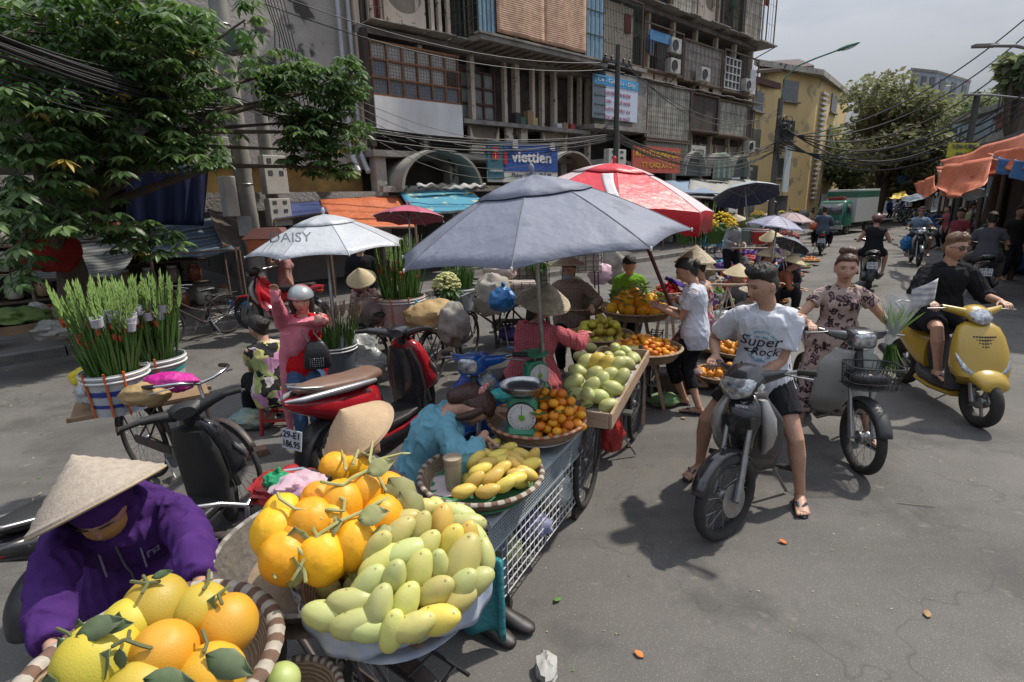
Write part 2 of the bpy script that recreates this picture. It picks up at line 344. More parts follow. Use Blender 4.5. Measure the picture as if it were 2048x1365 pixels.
TIN = stripes('corrugated_tin',[(.44,.42,.38),(.27,.255,.23)],9,'X',.7,mapping=(0,0,-AZ + math.pi / 2),ns=2.5,bump=.4)
TINB = stripes('beige_tin_sheet',[(.55,.52,.43),(.40,.37,.31)],6,'X',.7,mapping=(0,0,-AZ + math.pi / 2),ns=2,bump=.3)
BAMB = stripes('bamboo_blind',[(.60,.38,.25),(.40,.24,.155),(.66,.44,.30)],5.5,'Z',.8,dist=.6,ns=5,bump=.5)
LAUND = [M('cloth_' + n,c,.85) for n,c in (('blue',(.06,.15,.32)),('red',(.32,.05,.05)),('white',(.6,.6,.6)),('green',(.06,.17,.12)),('brown',(.15,.09,.06)))]
ZS = [3.45,6.45,9.25,12.1]
NW,NC = 14.7,13.4          # recessed wall plane, cage front plane
apt = thing('apartment_block','long grime-stained apartment block with caged balconies stacked over vaulted shop canopies','apartment block',FP(17,0,14))
def P(name,mb,m,smooth=False,parent=apt,**k): return mb.build(name,m,parent,smooth=smooth,**k)
g = MB(); g.fbox(4.6,29.2,-.2,12.5,NW,NW + 9); g.fbox(29.2,29.45,3.4,12.5,NC + .5,NW + 9); P('wall',g,GREYW)
g = MB(); g.fbox(3.2,7.35,3.05,12.5,13.9,NW - .003); g.fbox(3.0,7.35,2.05,2.45,13.2,14.2); P('stairwell_wall',g,GREYW)
g = MB(); g.fbox(3.2,7.3,2.45,3.05,14.0,14.3); P('ochre_band',g,M('ochre_plaster',(.34,.21,.06),.85,c2=(.17,.10,.035),ns=2))
for i,z in enumerate(ZS):
	g = MB(); g.fbox(7.35,29.5,z - .12,z + .06,NC + .15,NW); P('floor_slab',g,SLAB)
	if i:
		g = MB()
		for k in range(26):
			u = 7.5 + k*.86; dz = rr(-.03,.03); g.fbox(u,u + .84,z + .1 + dz,z + .125 + dz,NC - .28 - rr(0,.15),NC + .3)
		P('rusty_canopy',g,TIN)
# columns
for fl in (0,1,2):
	for k in range(13):
		u = 7.4 + k*1.82
		g = MB(); g.fbox(u - .07,u + .07,ZS[fl] + .06,ZS[fl + 1] - .12,NC + .25,NC + .45); P('column',g,CREAM)
		g = MB(); g.tube([FP(u + .3,ZS[fl] + .06,NC + .55),FP(u + .3,ZS[fl + 1] - .1,NC + .55)],.045,8); P('drain_pipe',g,M('pipe_grey',(.30,.29,.27),.6),True)
def panel_circle(u0,u1,z0,z1,n,m=CREAM,rad=None,cu=None,cz=None):
	"""solid panel whose upper part is cut by a round opening (spandrels remain)"""
	cu = cu if cu is not None else (u0 + u1) / 2; cz = cz if cz is not None else z1; rad = rad or (u1 - u0) / 2*.98; K = 12
	g = MB()
	for i in range(K):
		a0,a1 = u0 + (u1 - u0)*i / K,u0 + (u1 - u0)*(i + 1) / K
		def top(a): d = rad*rad - (a - cu) ** 2; return max(z0 + .05,min(z1,cz - math.sqrt(d))) if d > 0 else z1
		g.prism([FP(a0,z0,n),FP(a1,z0,n),FP(a1,top(a1),n),FP(a0,top(a0),n)],NN*.08)
	P('rounded_panel',g,m)
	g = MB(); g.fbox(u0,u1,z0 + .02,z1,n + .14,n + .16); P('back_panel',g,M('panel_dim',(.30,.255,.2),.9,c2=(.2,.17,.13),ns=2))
def grid_bars(g,u0,u1,z0,z1,n,du,dz,w=.012):
	k = max(1,round((u1 - u0) / du))
	for i in range(k + 1): u = u0 + (u1 - u0)*i / k; g.bar(FP(u,z0,n),FP(u,z1,n),w)
	if dz:
		k = max(1,round((z1 - z0) / dz))
		for i in range(k + 1): z = z0 + (z1 - z0)*i / k; g.bar(FP(u0,z,n + .013),FP(u1,z,n + .013),w)
def cage(u0,u1,z0,z1,bars=RUST,fill=None,du=.13,dz=.4,n=NC,back=None,side=True,frm=RUST,cloth=1,pane_z=None):
	g = MB(); grid_bars(g,u0,u1,z0,z1,n,du,dz)
	if side:
		for uu in (u0,u1):
			for k in range(6): nn = n + .15 + (NW - n - .2)*k / 6; g.bar(FP(uu,z0,nn),FP(uu,z1,nn),.012)
	P('window_bars',g,bars)
	g = MB()
	for z in (z0,z1): g.bar(FP(u0 - .02,z,n - .01),FP(u1 + .02,z,n - .01),.05)
	for u in (u0,u1): g.bar(FP(u,z0,n - .01),FP(u,z1,n - .01),.05)
	P('cage_frame',g,frm)
	g = MB(); g.fbox(u0,u1,z0 - .06,z0 - .02,n - .02,NW - .6); P('cage_floor',g,RUST)
	if fill: g = MB(); g.fbox(u0,u1,z0 + .02,z1 - .02,n + .05,n + .08); P('cage_screen',g,fill)
	if back:
		g = MB(); g.fbox(u0 + .1,u1 - .1,z0 + .1,z1 - .1,NW - .2,NW - .15); P('inner_wall',g,back)
	for i in range(cloth):
		u = rr(u0 + .2,u1 - .3); zt = z1 - rr(.15,.4); g = MB(); g.grid(lambda a,b: FP(u + .35*a,zt - .65*b,n + .3 + .03*math.sin(a*12 + i)),8,3); P('hung_laundry',g,random.choice(LAUND),True,solid=.01)
def ac(u,z,n=NC - .35):
	g = MB(); g.fbox(u,u + .75,z,z + .55,n,n + .28); o = P('air_conditioner',g,M('ac_shell',(.48,.47,.43),.5,c2=(.3,.29,.26),ns=4),bevel=.015)
	g = MB(); g.lathe([(.21,0),(.21,.012),(.02,.012)],FP(u + .28,z + .28,n - .002),-NN,20); g.torus(FP(u + .28,z + .28,n - .015),NN,.2,.012,20,6); P('fan_grille',g,BLACKP,True,parent=o)
	g = MB(); g.bar(FP(u + .1,z,n + .1),FP(u + .1,z - .25,n + .4),.03); g.bar(FP(u + .65,z,n + .1),FP(u + .65,z - .25,n + .4),.03); P('bracket',g,RUST,parent=o)
WL_fix = None
def windows(u0,u1,z0,z1,nc,nr,n,fm,pm):
	g = MB(); wu,wz = (u1 - u0) / nc,(z1 - z0) / nr
	for i in range(nc + 1): g.fbox(u0 + i*wu - .03,u0 + i*wu + .03,z0,z1,n - .02,n + .04)
	for j in range(nr + 1): g.fbox(u0 - .03,u1 + .03,z0 + j*wz - .025,z0 + j*wz + .025,n - .025,n + .045)
	o = P('window',g,fm); g = MB(); g.fbox(u0,u1,z0,z1,n + .05,n + .06); P('pane',g,pm,parent=o)
# -- floor 1 (z 3.5-6.4)
WHT = M('whitewashed_board',(.72,.72,.72),.8,c2=(.45,.45,.45),ns=1.5,nd=.2,detail=8,stretch=(1,1,.5))
g = MB(); g.fbox(7.52,10.35,3.95,4.84,NC - .06,NC); P('balcony_parapet',g,WHT)
g = MB(); grid_bars(g,7.55,10.3,4.88,6.12,NC - .03,.085,.085,.01); P('window_bars',g,RUST)
g = MB()
for i in range(7): u = 7.55 + 2.75*i / 6; g.fbox(u - .022,u + .022,4.86,6.14,NC - .02,NC + .03)
for z in (4.87,5.29,5.72,6.13): g.fbox(7.5,10.35,z - .025,z + .025,NC - .024,NC + .034)
o = P('window',g,ORG)
for i in range(6):
	for j in range(3):
		g = MB(); u = 7.55 + 2.75*i / 6; z = 4.87 + .42*j; g.fbox(u + .03,u + .43,z + .03,z + .4,NC + .04,NC + .05)
		if (i,j) not in ((5,1),): P('pane',g,M('pane_pale',(.55,.55,.52),.4,c2=(.42,.42,.4)) if (j == 2 or (j == 1 and i != 0)) else M('pane_blue_grey',(.22,.27,.32),.3),parent=o)
g = MB(); g.fbox(7.36,7.5,3.6,6.4,NC - .02,NC + 1.2); P('side_board',g,M('dark_wood_board',(.06,.045,.035),.85))
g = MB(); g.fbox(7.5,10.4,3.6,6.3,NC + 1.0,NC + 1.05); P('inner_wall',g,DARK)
windows(10.75,12.1,4.6,5.95,3,3,NC + .5,M('brown_window_wood',(.10,.05,.04),.7),M('dim_pane',(.26,.27,.25),.4,c2=(.16,.17,.16),ns=3))
g = MB(); g.fbox(10.4,16.2,4.38,4.5,NC - .05,NW); P('balcony_slab',g,SLAB)
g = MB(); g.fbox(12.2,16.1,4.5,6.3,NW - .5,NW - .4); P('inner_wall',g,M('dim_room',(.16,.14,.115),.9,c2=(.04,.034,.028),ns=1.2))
for u in (12.35,12.9,13.6,14.05,15.5,16.0): g = MB(); g.fbox(u,u + .12,4.5,6.35,NC + .3,NC + .45); P('column',g,CREAM)
for u,m,h in ((12.55,BLACKP,.35),(12.75,LAUND[3],.22),(13.1,M('carton',(.3,.2,.11),.9),.45),(13.3,M('yellow_bin',(.45,.38,.15),.6),.25),(14.5,LAUND[2],.16),(14.8,M('carton',(.3,.2,.11),.9),.2),(15.2,LAUND[1],.18)):
	g = MB(); g.fbox(u,u + .26,4.5,4.5 + h,NC + .02,NC + .25); P('balcony_clutter',g,m,bevel=.02)
panel_circle(10.75,11.9,3.52,4.36,NC + .1); panel_circle(13.9,15.1,3.52,4.36,NC + .1)
for u in (12.2,12.85): g = MB(); g.fbox(u,u + .3,3.5,4.4,NC + .1,NC + .2); P('cream_pier',g,CREAM)
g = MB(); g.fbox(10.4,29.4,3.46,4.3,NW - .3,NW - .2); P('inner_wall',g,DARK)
g = MB()
for i in range(12):
	u = 15.95 + .055*i; g.bar(FP(u,4.75,NC - .4),FP(u,6.55,NC - .4),.02); g.bar(FP(u,4.75,NC - .4 + .04),FP(u + .05,6.55,NC - .35),.012)
for k in range(7): g.bar(FP(15.93,4.75 + k*.3,NC - .42),FP(16.6,4.75 + k*.3,NC - .42),.02)
P('folding_grille',g,GREENM)
g = MB(); g.fbox(15.93,19.3,4.55,4.7,NC - .45,NC + .4); g.fbox(16.6,19.3,4.7,6.5,NC - .3,NC + .5); P('sign_bay',g,SLAB)
cage(19.4,22.7,4.45,6.5,GREENM,TINB,.16,.45,NC - .25); cage(22.75,25.1,4.95,6.45,RUST,M('brown_tarp',(.075,.06,.05),.8,c2=(.05,.04,.035)),1.0,1.4,NC - .25)
cage(25.2,28.2,4.9,6.4,GREENM,TINB,.14,.5,NC - .25,side=True); cage(19.4,22.7,3.65,4.35,GREENM,M('pale_screen',(.33,.31,.25),.8),.2,.35,NC - .25)
for u in (23.0,24.6,26.0,27.4): panel_circle(u,u + 1.1,3.52,4.5,NC + .2)
ac(28.3,4.2); cage(28.3,29.4,4.9,6.3,RUST,DARK,.3,.5,NC)
g = MB(); g.fbox(22.85,24.1,3.75,4.3,NC - .3,NC - .25); o = P('balcony_board',g,M('pale_board',(.45,.45,.42),.7))
g = MB(); lettering(g,'PHOTO',.3,FP(23.45,4.02,NC - .31),EE,ZZ,.95); P('lettering',g,DARKM,parent=o)
# -- floor 2 (z 6.5-9.2)
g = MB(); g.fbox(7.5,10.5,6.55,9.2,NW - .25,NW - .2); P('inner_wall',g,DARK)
panel_circle(8.1,9.4,6.58,9.0,NC + .15,CREAM,.62,None,7.6);
for u in (7.7,8.0,9.55,9.8,10.1): g = MB(); g.fbox(u,u + .1,6.55,9.2,NC + .1,NC + .22); P('column',g,CREAM)
cage(7.55,8.0,6.6,7.6,RUST,None,.2,.3,NC); NB = 12.75
g = MB(); g.fbox(10.55,16.2,6.48,6.62,NB - .12,NW); g.fbox(10.5,16.25,6.62,6.68,NB - .16,NB + .1); P('balcony_slab',g,M('slab_pale',(.30,.275,.24),.9,c2=(.12,.11,.1),ns=2))
g = MB()
for k in range(15): u = 10.7 + k*.38; g.bar(FP(u,6.46,NB),FP(u,6.46,NW),.05)
P('balcony_joist',g,RUST)
for i in range(2):
	g = MB(); a = 11.25 + i*1.95; g.grid(lambda s,t: FP(a + 1.93*s,6.78 + 3.2*t,NB - .03 + .02*math.sin(9*s + i)),12,30); P('bamboo_blind',g,BAMB,True,solid=.02)
g = MB(); g.fbox(10.6,11.22,6.75,9.4,NB + .03,NB + .05); P('blue_panel',g,BLUEM); g = MB(); g.fbox(15.2,16.1,6.75,9.4,NB + .03,NB + .05); P('blue_panel',g,BLUEM)
g = MB(); grid_bars(g,15.2,16.1,6.7,9.6,NB,.22,.75,.022); P('window_bars',g,GREENM); g = MB(); grid_bars(g,10.6,11.22,6.7,9.6,NB,.15,1.1,.022)
for k in range(8): nn = NB + .2*k; g.bar(FP(10.57,6.7,nn),FP(10.57,9.6,nn),.02); g.bar(FP(10.57,6.7 + .35*k,NB),FP(10.57,6.7 + .35*k,NW),.02)
P('window_bars',g,GREENM)
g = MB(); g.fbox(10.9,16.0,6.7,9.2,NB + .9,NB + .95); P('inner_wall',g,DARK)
cage(16.5,19.0,6.95,9.1,GREENM,None,.09,.55,NC - .2,CREAM); g = MB(); g.fbox(16.6,18.9,7.1,9.0,NC + .15,NC + .18); P('cream_panel',g,CREAM)
g = MB(); g.fbox(16.3,19.2,6.75,6.87,NC - .35,NW); P('balcony_slab',g,SLAB); panel_circle(16.5,17.8,6.1,6.74,NC + .3)
cage(19.3,22.1,7.0,8.6,RUST,None,.2,.6,NC - .1,DARK,cloth=3); ac(20.9,7.0,NC - .3); ac(20.9,7.75,NC - .3)
g = MB(); g.fbox(19.5,20.9,8.0,8.35,NC - .22,NC - .18); P('balcony_board',g,M('blue_board',(.05,.20,.40),.6))
cage(22.3,25.6,6.95,8.5,RUST,TIN,.12,.4,NC - .05,side=True,cloth=2); ac(23.0,6.9,NC - .5)
windows(25.8,27.3,7.0,8.3,4,4,NC - .1,M('white_window',(.5,.5,.48),.6),GLASSD); cage(25.7,29.2,6.9,8.6,RUST,None,.5,.8,NC - .1,DARK); ac(27.5,7.0,NC - .35); g = MB(); g.fbox(28.4,29.0,7.0,8.1,NC - .13,NC - .08); P('white_panel',g,WHT)
for i,u in enumerate((19.5,20.4,21.3,24.0,25.2)): g = MB(); g.fbox(u,u + .78,6.5,6.94,NC + .1,NC + .15); P('cream_panel',g,CREAM)
# -- floor 3
for i in range(9):
	u = 10.8 + i*2.07
	if i % 3 == 1: cage(u,u + 1.9,9.4,11.6,random.choice([GREENM,RUST]),None,.12,.5,NC - .1,CREAM,cloth=1)
	elif i % 3 == 2:
		cage(u,u + 1.9,9.4,11.6,RUST,random.choice([TIN,TINB]),.2,.6,NC - .1)
	else:
		g = MB(); g.fbox(u,u + .9,9.35,12.0,NC + .2,NC + .28); P('cream_panel',g,CREAM); panel_circle(u + .95,u + 1.9,9.35,11.9,NC + .2,rad=.45,cz=10.5)
g = MB(); g.fbox(28.5,30.3,9.3,9.36,NC - .5,NW); g.bar(FP(30.25,9.3,NC - .4),FP(29.4,8.7,NC + .4),.05); P('corner_canopy',g,TIN)
cage(29.3,30.2,9.4,12,BLUEM,None,.3,1.0,NC - .3)
# ground storey: near-black sheet painting the shops' shade, pillars, beam
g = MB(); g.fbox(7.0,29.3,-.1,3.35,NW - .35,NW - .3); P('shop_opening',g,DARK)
g = MB(); g.fbox(7.35,29.4,2.42,2.58,13.0,13.2); P('canopy_beam',g,CONC)
for k in range(10): g = MB(); u = 7.4 + k*2.4; g.fbox(u,u + .3,0,3.34,13.35,13.7); P('pier',g,CONC)
g = MB(); g.fbox(7.3,29.4,3.34,3.5,13.25,14.2); P('cornice',g,SLAB)
def vault(u0,u1,zb,h,n0,n1,m,mi):
	uc,ru = (u0 + u1) / 2,(u1 - u0) / 2; K = 22; g = MB(); rings = []
	for r_,nn in ((1.,n0),(1.,n1),(.94,n1),(.94,n0)):
		rings.append([FP(uc - ru*r_*math.cos(math.pi*i / K),zb + h*r_*math.sin(math.pi*i / K),nn) for i in range(K + 1)])
	for a,b in ((0,1),(2,3),(3,0)):
		vs = rings[a] + rings[b]; g.mi = 1 if (a,b) == (2,3) else 0; g.add(vs,[(i,i + 1,i + 2 + K,i + 1 + K) for i in range(K)])
	g.build('vaulted_canopy',[m,mi],apt,smooth=True)
VG = M('vault_grey',(.38,.37,.32),.85,c2=(.2,.19,.17),ns=2,nd=.2); VI = M('vault_inner_green',(.33,.39,.36),.8,c2=(.2,.25,.23),ns=1.5,nd=.2); VP = M('vault_inner_pink',(.42,.30,.25),.8,c2=(.3,.2,.17),ns=1.5)
vault(7.75,10.5,2.5,1.05,12.7,14.3,VG,VI); vault(13.3,15.75,2.65,1.05,12.7,14.3,VG,VP); vault(16.3,18.4,2.6,1.0,12.9,14.3,VG,VI)
for u in (22.1,24.3,26.5): vault(u,u + 1.9,3.0,1.05,12.9,14.2,VG,VI)
g = MB(); g.grid(lambda s,t: FP(24.3 + 1.9*s,4.05 - 1.25*t - .35*(2*s - 1) ** 2*(1 - t),12.78 + .04*math.sin(s*22)*t),24,8); P('draped_tarp',g,M('green_grey_cloth',(.16,.22,.19),.8),True,solid=.02)
g = MB(); g.fbox(22.2,23.9,3.0,3.9,13.2,13.25); g.fbox(26.6,28.3,3.0,3.9,13.2,13.25); P('vault_mesh',g,M('vault_net',(.13,.15,.14),.8))
# white downpipes
for u in (6.95,7.22):
	g = MB(); g.tube([FP(u,3.35,13.75),FP(u,12,13.75)],.055,10); g.tube([FP(u,3.4,13.75),FP(u,3.15,13.6),FP(u,2.95,13.45)],.07,10); P('downpipe',g,M('pvc_pipe',(.50,.52,.54),.5,c2=(.36,.38,.4),ns=2),True)
# ---------------------------------------------------------------- shop awnings and shops under the block
def awning(name,label,cat,pts,m,thick=.015,sag=.05,nu=14,nv=8,wr=.03,posts=(),**k):
	"""pts: back-left, back-right, front-right, front-left"""
	a,b,c,d = [V(p) for p in pts]; g = MB()
	def fn(s,t):
		p = a.lerp(b,s).lerp(d.lerp(c,s),t); return p - ZZ*(sag*4*t*(1 - t) + sag*3*s*(1 - s)*t) + ZZ*wr*noise.noise(V((s*5,t*4,pts[0][0])))
	g.grid(fn,nu,nv)
	th = thing(name,label,cat,a.lerp(c,.5) - ZZ*0,k.get('group')); g.build('sheet',m,th,solid=thick)
	for p in (c,d) if posts == () else posts: h = MB(); p = V(p); h.tube([V((p.x,p.y,0)),p],.025,8); h.build('post',RUST,th)
	h = MB(); h.bar(d,c,.035); h.bar(a,b,.035); h.build('rail',RUST,th); return th
TARPO = M('tarp_orange',(.55,.15,.055),.55,c2=(.40,.10,.04),ns=3,bump=.5,bs=8,spec=.4)
TARPB = M('tarp_blue',(.04,.13,.36),.55,c2=(.03,.08,.24),ns=3,bump=.5,bs=8)
AQUA = M('tarp_aqua',(.06,.30,.42),.6,c2=(.04,.2,.3),ns=1.2,nd=.1,spots=((.35,.42,.30),2.6,.57))
GCAN = M('canopy_grey',(.30,.30,.29),.8,c2=(.2,.2,.19),ns=1.5)
awning('tarp_awning','aqua patterned tarp awning below the big grey vault','awning',(PN(800,385,13.0),PN(940,378,13.0),PN(985,415,11.6),PN(830,432,11.6)),AQUA)
g = MB(); g.grid(lambda s,t: FP(8.2 + 2.4*s,2.62 - .14*t + .03*math.sin(s*40),12.72 - .1*t),30,2)
g.build('striped_valance',stripes('black_white_stripe',[(.4,.4,.38),(.4,.4,.38),(.03,.03,.03),(.03,.03,.03)],1.6,'X',.8,mapping=(0,0,-AZ + math.pi / 2),pos=[0,.45,.55,1]),None,loc=FP(8.2,2.6,12.7),solid=.01,label='black and white striped valance hanging along the big grey vault',category='valance')
awning('tarp_awning','faded orange tarp awning behind the silver umbrella','awning',(PN(640,400,13.1),PN(800,392,13.1),PN(830,455,11.4),PN(655,455,11.4)),TARPO)
awning('tarp_awning','dark blue tarp awning between the utility pole and the orange tarp','awning',(PN(560,408,13.1),PN(650,402,13.1),PN(655,425,12.1),PN(548,440,12.1)),M('tarp_navy',(.03,.05,.16),.6))
awning('canvas_awning','wide grey canvas awning behind the dark blue umbrella','awning',(PN(1380,358,13.2),PN(1500,360,13.2),PN(1555,405,11.2),PN(1375,395,11.2)),GCAN)
awning('canvas_awning','pale blue canvas awning right of the red umbrella','awning',(PN(1300,362,13.2),PN(1385,362,13.2),PN(1440,388,11.4),PN(1330,385,11.4)),M('canvas_blue',(.16,.24,.36),.7))
# ---------------------------------------------------------------- signs
def sign(name,label,c0,u0,u1,z0,z1,n,m,texts,frame=None,tilt=0.):
	th = thing(name,label,'sign',FP((u0 + u1) / 2,z0,n)); g = MB(); g.fbox(u0,u1,z0,z1,n,n + .06); g.build('board',m,th,smooth=False)
	for t in texts:
		s,fx,fz,size,wid,mt = t[:6]; off = t[6] if len(t) > 6 else 0
		g = MB(); lettering(g,s,size,FP(u0 + (u1 - u0)*fx,z0 + (z1 - z0)*fz,n - .008),EE,ZZ,wid,.004,offset=off); g.build('lettering',mt,th,smooth=False)
	return th
WHITE = M('paint_white',(.78,.78,.76),.5); YEL = M('paint_yellow',(.72,.50,.05),.5); RED = M('paint_red',(.50,.035,.03),.5); DKB = M('paint_dark_blue',(.03,.04,.12),.5)
SB = M('sign_blue',(.035,.10,.36),.45,c2=(.03,.08,.3),ns=2); ST = M('sign_teal',(.05,.15,.20),.5)
th = sign('shop_sign','blue shop sign with white lettering between the two vaults',0,11.05,13.35,2.98,3.78,12.35,SB,[('viettien',.5,.5,.44,1.72,WHITE,.012)])
g = MB(); g.fbox(10.42,11.02,2.75,3.78,12.34,12.42); g.build('side_board',ST,th,smooth=False)
for q_ in ((10.56,10.82,3.3,3.62),(11.03,11.15,3.16,3.5)): g = MB(); g.fbox(*q_,12.325,12.338); g.build('red_patch',RED,th,smooth=False)
g = MB(); lettering(g,'VTEC',.11,FP(10.69,3.53,12.32),EE,ZZ,.2); lettering(g,'J',.17,FP(10.69,3.4,12.32),EE,ZZ); lettering(g,'viettien',.12,FP(10.72,2.98,12.33),EE,ZZ,.5); g.build('lettering',WHITE,th,smooth=False)
g = MB(); g.fbox(10.42,13.35,2.66,2.97,12.36,12.41); g.build('address_board',M('board_offwhite',(.6,.6,.56),.6),th,smooth=False)
g = MB(); lettering(g,'Phòng 108 Tập Thể 9B',.17,FP(12.2,2.86,12.352),EE,ZZ,1.7); lettering(g,'ĐT: 0904\nM Đ A V',.09,FP(10.75,2.8,12.352),EE,ZZ,.35); g.build('lettering',DKB,th,smooth=False)
g = MB(); g.fbox(11.35,11.55,3.62,3.85,12.28,12.33); g.fbox(12.95,13.15,3.62,3.85,12.28,12.33); g.build('spot_lamp',WHITEP,th,smooth=False)
SR = M('sign_red_faded',(.50,.11,.07),.6,c2=(.42,.08,.05),ns=3)
u0,z1 = FU(1266,290,12.5); u1,_ = FU(1362,292,12.5); _,z0 = FU(1266,345,12.5)
sign('shop_sign','red sign with yellow capitals behind the red and white umbrella',0,u0,u1,z0,z1,12.5,SR,[('KHU CHUNG CƯ',.5,.72,.33,(u1 - u0)*.9,YEL,.006),('TT CAO XÀ LÁ',.52,.28,.27,(u1 - u0)*.7,YEL)])
u0,z0 = FU(1187,235,13.0); u1,_ = FU(1274,240,13.0); _,z1 = FU(1187,147,13.0)
th = sign('banner_sign','pale blue and white banner sign with pink writing behind the black pole',0,u0,u1,z0,z1,13.0,M('banner_white',(.55,.62,.72),.6,c2=(.48,.55,.66)),[])
g = MB(); g.fbox(u0,u1,z1 - .3,z1,12.985,12.997); g.build('header',M('banner_blue',(.06,.33,.62),.5),th,smooth=False)
g = MB(); lettering(g,'Cơ - Giáo Sư - Dạy',.2,FP((u0 + u1) / 2,z1 - .15,12.98),EE,ZZ,(u1 - u0)*.85); g.build('lettering',WHITE,th,smooth=False)
g = MB()
for i,s in enumerate(('CHUYÊN BÁN BUÔN','CHO - THUÊ NHÀ','PHÔTÔ MÀU A4','HỌC NGOẠI NGỮ')): lettering(g,s,.17,FP((u0 + u1) / 2 + .05,z1 - .55 - i*.27,12.99),EE,ZZ,(u1 - u0)*.6)
g.build('lettering',M('ink_pink',(.45,.12,.22),.6),th,smooth=False)
# ================================================================ UTILITY POLES, METER BOXES, CABLES
POLEC = M('pole_concrete',(.30,.29,.265),.85,c2=(.19,.18,.165),ns=3,nd=.3,bump=.3,bs=40,detail=7)
def pole(label,base,h,r0,r1,m=POLEC,name='utility_pole'):
	b = V(base); th = thing(name,label,'utility pole',b); g = MB(); g.tube([b,b + ZZ*h*.5,b + ZZ*h],[r0,(r0 + r1) / 2,r1],18); g.build('shaft',m,th)
	return th
BP = G(524,612)
pa = pole('thick pale concrete utility pole standing beside the tree',BP,9,.20,.15)
pa2 = pole('thinner concrete utility pole carrying two white meter boxes',BP + EE*.62 + NN*.25,5.6,.15,.12)
for z in (1.1,2.6,4.1,5.6): g = MB(); g.torus(BP + ZZ*z,ZZ,.2 - .05*z / 9 + .004,.012,20,6); g.build('steel_band',STEEL,pa)
g = MB(); g.box(BP + V((-.02,-.20,1.75)),(.14,.01,.2)); g.build('paper_notice',M('notice_paper',(.5,.5,.5),.8),pa,smooth=False)
def meter_box(label,c,w_,h_,rows,d=.22,face=None):
	f = (face or -NN + EE*.2).normalized(); sx = ZZ.cross(f).normalized(); th = thing('meter_box',label,'meter box',c,'white electricity meter boxes on the poles')
	g = MB(); g.box(c,(w_ / 2,d / 2,h_ / 2),sx,f,ZZ); g.build('case',M('meter_white',(.55,.54,.5),.55,c2=(.42,.41,.38),ns=4),th,smooth=False,bevel=.012)
	g = MB()
	for r_ in range(rows):
		for q in (-1,1): g.box(c + sx*q*w_*.24 + ZZ*(h_*(.36 - r_*.62 / max(1,rows))) + f*d*.5,(w_*.09,.008,h_*.06),sx,f,ZZ)
	g.build('meter_window',GLASSD,th,smooth=False)
Q = BP + EE*.62 + NN*.25
def on_axis(y,x0,base,off):      # height on the vertical through base seen at pixel row y
	lo,hi = 0.,12.
	for _ in range(40):
		mid = (lo + hi) / 2; v = V((base.x,base.y,mid)) - CP; k = v.dot(_fw); yy = 682.5 - F_PX*v.dot(_up) / k
		if yy > y: lo = mid
		else: hi = mid
	return lo
zc = on_axis(352,0,Q,0); meter_box('upper white meter box on the thinner concrete pole',Q - NN*.27 + ZZ*zc,.52,.8,2)
zc = on_axis(425,0,Q,0); meter_box('lower white meter box on the thinner concrete pole, above the silver umbrella',Q - NN*.27 + ZZ*zc,.5,.58,2)
meter_box('plain white box on the left side of the thick pole',BP - EE*.36 + ZZ*2.35 - NN*.1,.26,.8,0); meter_box('narrow white box high on the left side of the thick pole',BP - EE*.36 + ZZ*3.25 - NN*.1,.24,.5,0)
meter_box('white meter box hanging beside the black steel pole behind the big umbrella',PN(1230,318,12.2),1.0,.62,2,face=-NN)
zc = on_axis(95,0,BP,0); g = MB(); g.box(V((BP.x + .42,BP.y - .3,zc)),(.22,.16,.18),V((1,0,.15))); g.build('junction_box',M('box_grey_green',(.09,.11,.10),.5),None,smooth=False,bevel=.015,loc=V((BP.x + .42,BP.y - .3,zc)),label='dark green junction box strapped high on the thick pole',category='junction box')
P3 = FP(14.6,0,11.0); pb = pole('slim black steel pole in front of the banner sign',P3,6.6,.10,.075,M('pole_dark',(.06,.06,.055),.7))
zt = 6.1
g = MB(); g.bar(P3 + ZZ*zt - EE*.7,P3 + ZZ*zt + EE*.7,.07)
for k in (-.6,-.3,.3,.6): g.lathe([(.03,0),(.05,.03),(.03,.07),(.05,.1),(.02,.14)],P3 + ZZ*(zt + .03) + EE*k,ZZ,10)
g.build('crossarm',DARKM,pb)
P4 = FP(26.2,0,10.8); pc = pole('dark utility pole wrapped in cables below the street lamp',P4,6.2,.14,.11,M('pole_dark2',(.12,.11,.10),.8))
g = MB(); a = P4 + ZZ*6.1
LP_ = [a,a + ZZ*.9 + V((.1,0,0)),a + ZZ*1.35 + V((.5,-.05,0)),a + ZZ*1.65 + V((1.3,-.1,0)),a + ZZ*1.9 + V((2.1,-.2,0))]
th = thing('street_lamp','green street lamp on a curved arm above the dark pole','street lamp',a); g.tube(LP_,.035,8); g.build('arm',M('lamp_green',(.08,.2,.15),.6),th)
e = LP_[-1]; g = MB(); d = (LP_[-1] - LP_[-2]).normalized(); s_,u_ = frame(d)
g.loft([(e,s_*.03,u_*.03),(e + d*.1,s_*.1,u_*.06),(e + d*.45,s_*.16,u_*.09),(e + d*.8,s_*.13,u_*.07),(e + d*.95,s_*.04,u_*.03)],16); g.build('lamp_head',M('lamp_green',(0,0,0)),th)
g = MB(); g.ell(e + d*.5 - u_*.07,(.3,.12,.05),d,s_,u_); g.build('lens',WHITEP,th)
for k,(y0,s) in enumerate(((330,1.),(250,.8))):
	g = MB(); c = P4 + ZZ*(5.0 - k*1.0) - NN*.2
	for i in range(16):
		t_ = rr(0,6); g.torus(c + V((rr(-.15,.15),rr(-.15,.15),rr(-.3,.3))),V((rr(-1,1),rr(-1,1),.3)),rr(.12,.3),.012,18,5)
	g.build('cable_coil',BLACKP,None,loc=c,label=('upper' if k == 0 else 'lower') + ' tangle of black cable coils on the dark pole',category='cable coil')
